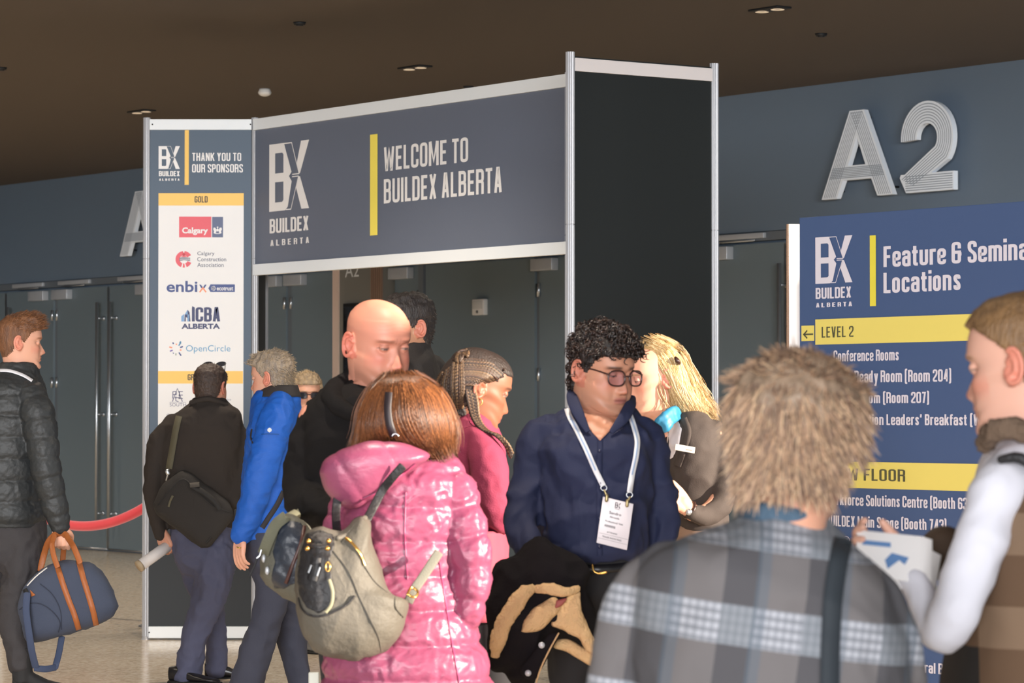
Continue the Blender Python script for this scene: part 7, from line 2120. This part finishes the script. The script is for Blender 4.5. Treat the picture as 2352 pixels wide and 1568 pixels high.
tube(g, [(2540, 1090, .05, 56), (2580, 1250, .03, 58), (2560, 1420, -.02, 52)], Y12)
garment('white_top', g, M_whitek, p12, .008, 2, dict(amp=.005, scale=(7, 7, 9), seed=37))
g = G(); loft(g, [(1095, 2250, 2600, .185, .0), (1180, 2228, 2612, .205, .0), (1300, 2200, 2620, .21, .0), (1450, 2184, 2624, .215), (1568, 2170, 2630, .22), (1800, 2140, 2640, .23), (2050, 2120, 2660, .24)], Y12 + .03); wrinkle(g, .007, (8, 8, 4), 3); g.obj('pinafore', M_brown, p12)
g = G(); tube(g, [(2262, 1020, -.05, 24), (2290, 985, -.09, 26), (2340, 985, -.11, 26), (2400, 1010, -.10, 26)], Y12); f = fuse(g, .007, 1); wrinkle(f, .008, (25, 25, 25), 5); f.obj('furry_collar', mat('brown_fur_trim', '#6b5747', rough=.95, bump=.8, bscale=120), p12)
g = G(); tube(g, [(2300, 1055, -.17, 10), (2335, 1050, -.18, 13), (2380, 1075, -.19, 13), (2430, 1140, -.19, 13)], Y12); g.obj('dark_strap', M_packdark, p12)
g = G(); tube(g, [(2340, 2030, 0, 95), (2345, 2300, 0, 70), (2350, 2800, 0, 52)], Y12); tube(g, [(2480, 2030, .06, 95), (2480, 2300, .06, 70), (2480, 2800, .06, 52)], Y12); garment('tights', g, mat('black_leggings', '#232226'), p12, .014, 2)
shoe(p12, ground(2350, Y12), (-.85, .5, 0), m=M_blackleather); shoe(p12, ground(2480, Y12 + .06), (-.85, .5, 0), m=M_blackleather)

# things in her hands
YH = Y12 - .07
lt = thing('folded_leaflets', 'white leaflets with blue print held up by the woman in white sleeves', 'leaflets', P(2040, 1350, YH))
for k, (dx, rot, dy) in enumerate(((0, .10, 0), (14, .26, .012))):
    a = P(1966 + dx, 1300 + 6 * k, YH + dy)
    Mx = Matrix.Translation(a) @ Matrix.Rotation(rot, 4, 'Y') @ Matrix.Rotation(math.radians(-35), 4, 'X')
    g = G(); box(g, Mx, 0, .115, -.001, .001, -.02, .075, .0005); box(g, Mx @ Matrix.Translation((.115, 0, 0)) @ Matrix.Rotation(.35, 4, 'Z'), 0, .02, -.001, .001, -.02, .075, .0005); sh = g.obj('sheet', mat('white_paper', '#e4e0de', rough=.6), lt)
    g = G(); flat(g, Mx, [(.055, .0), (.075, .02), (.085, .012), (.092, .028), (.062, .034), (.050, .018)], y=-.0018); flat(g, Mx, [(.01, .045), (.06, .045), (.06, .055), (.01, .055)], y=-.0018); g.obj('blue_print', mat('printed_blue_soft', '#5b7fae', rough=.6), sh)
bn = thing('brown_pouch', 'small dark brown pouch behind the white sleeve', 'pouch', P(2160, 1290, Y12 + .15))
g = G(); blob(g, [(2122, 1230), (2140, 1214), (2180, 1208), (2210, 1225), (2214, 1280), (2190, 1330), (2150, 1330), (2130, 1290)], Y12 + .15, .04, boxy=2.6, n=50); g.obj('pouch_body', mat('dark_brown_suede', '#4b3a2c', rough=.8), bn)
gc = thing('green_card', 'small mint green card under the white leaflets', 'card', P(2130, 1372, Y12 + .04))
g = G(); Mx = Matrix.Translation(P(2112, 1372, Y12 + .04)) @ Matrix.Rotation(-.3, 4, 'Y'); box(g, Mx, 0, .035, -.002, .002, 0, .045, .001); g.obj('card', mat('mint_green_card', '#8fc4a4', rough=.5), gc)
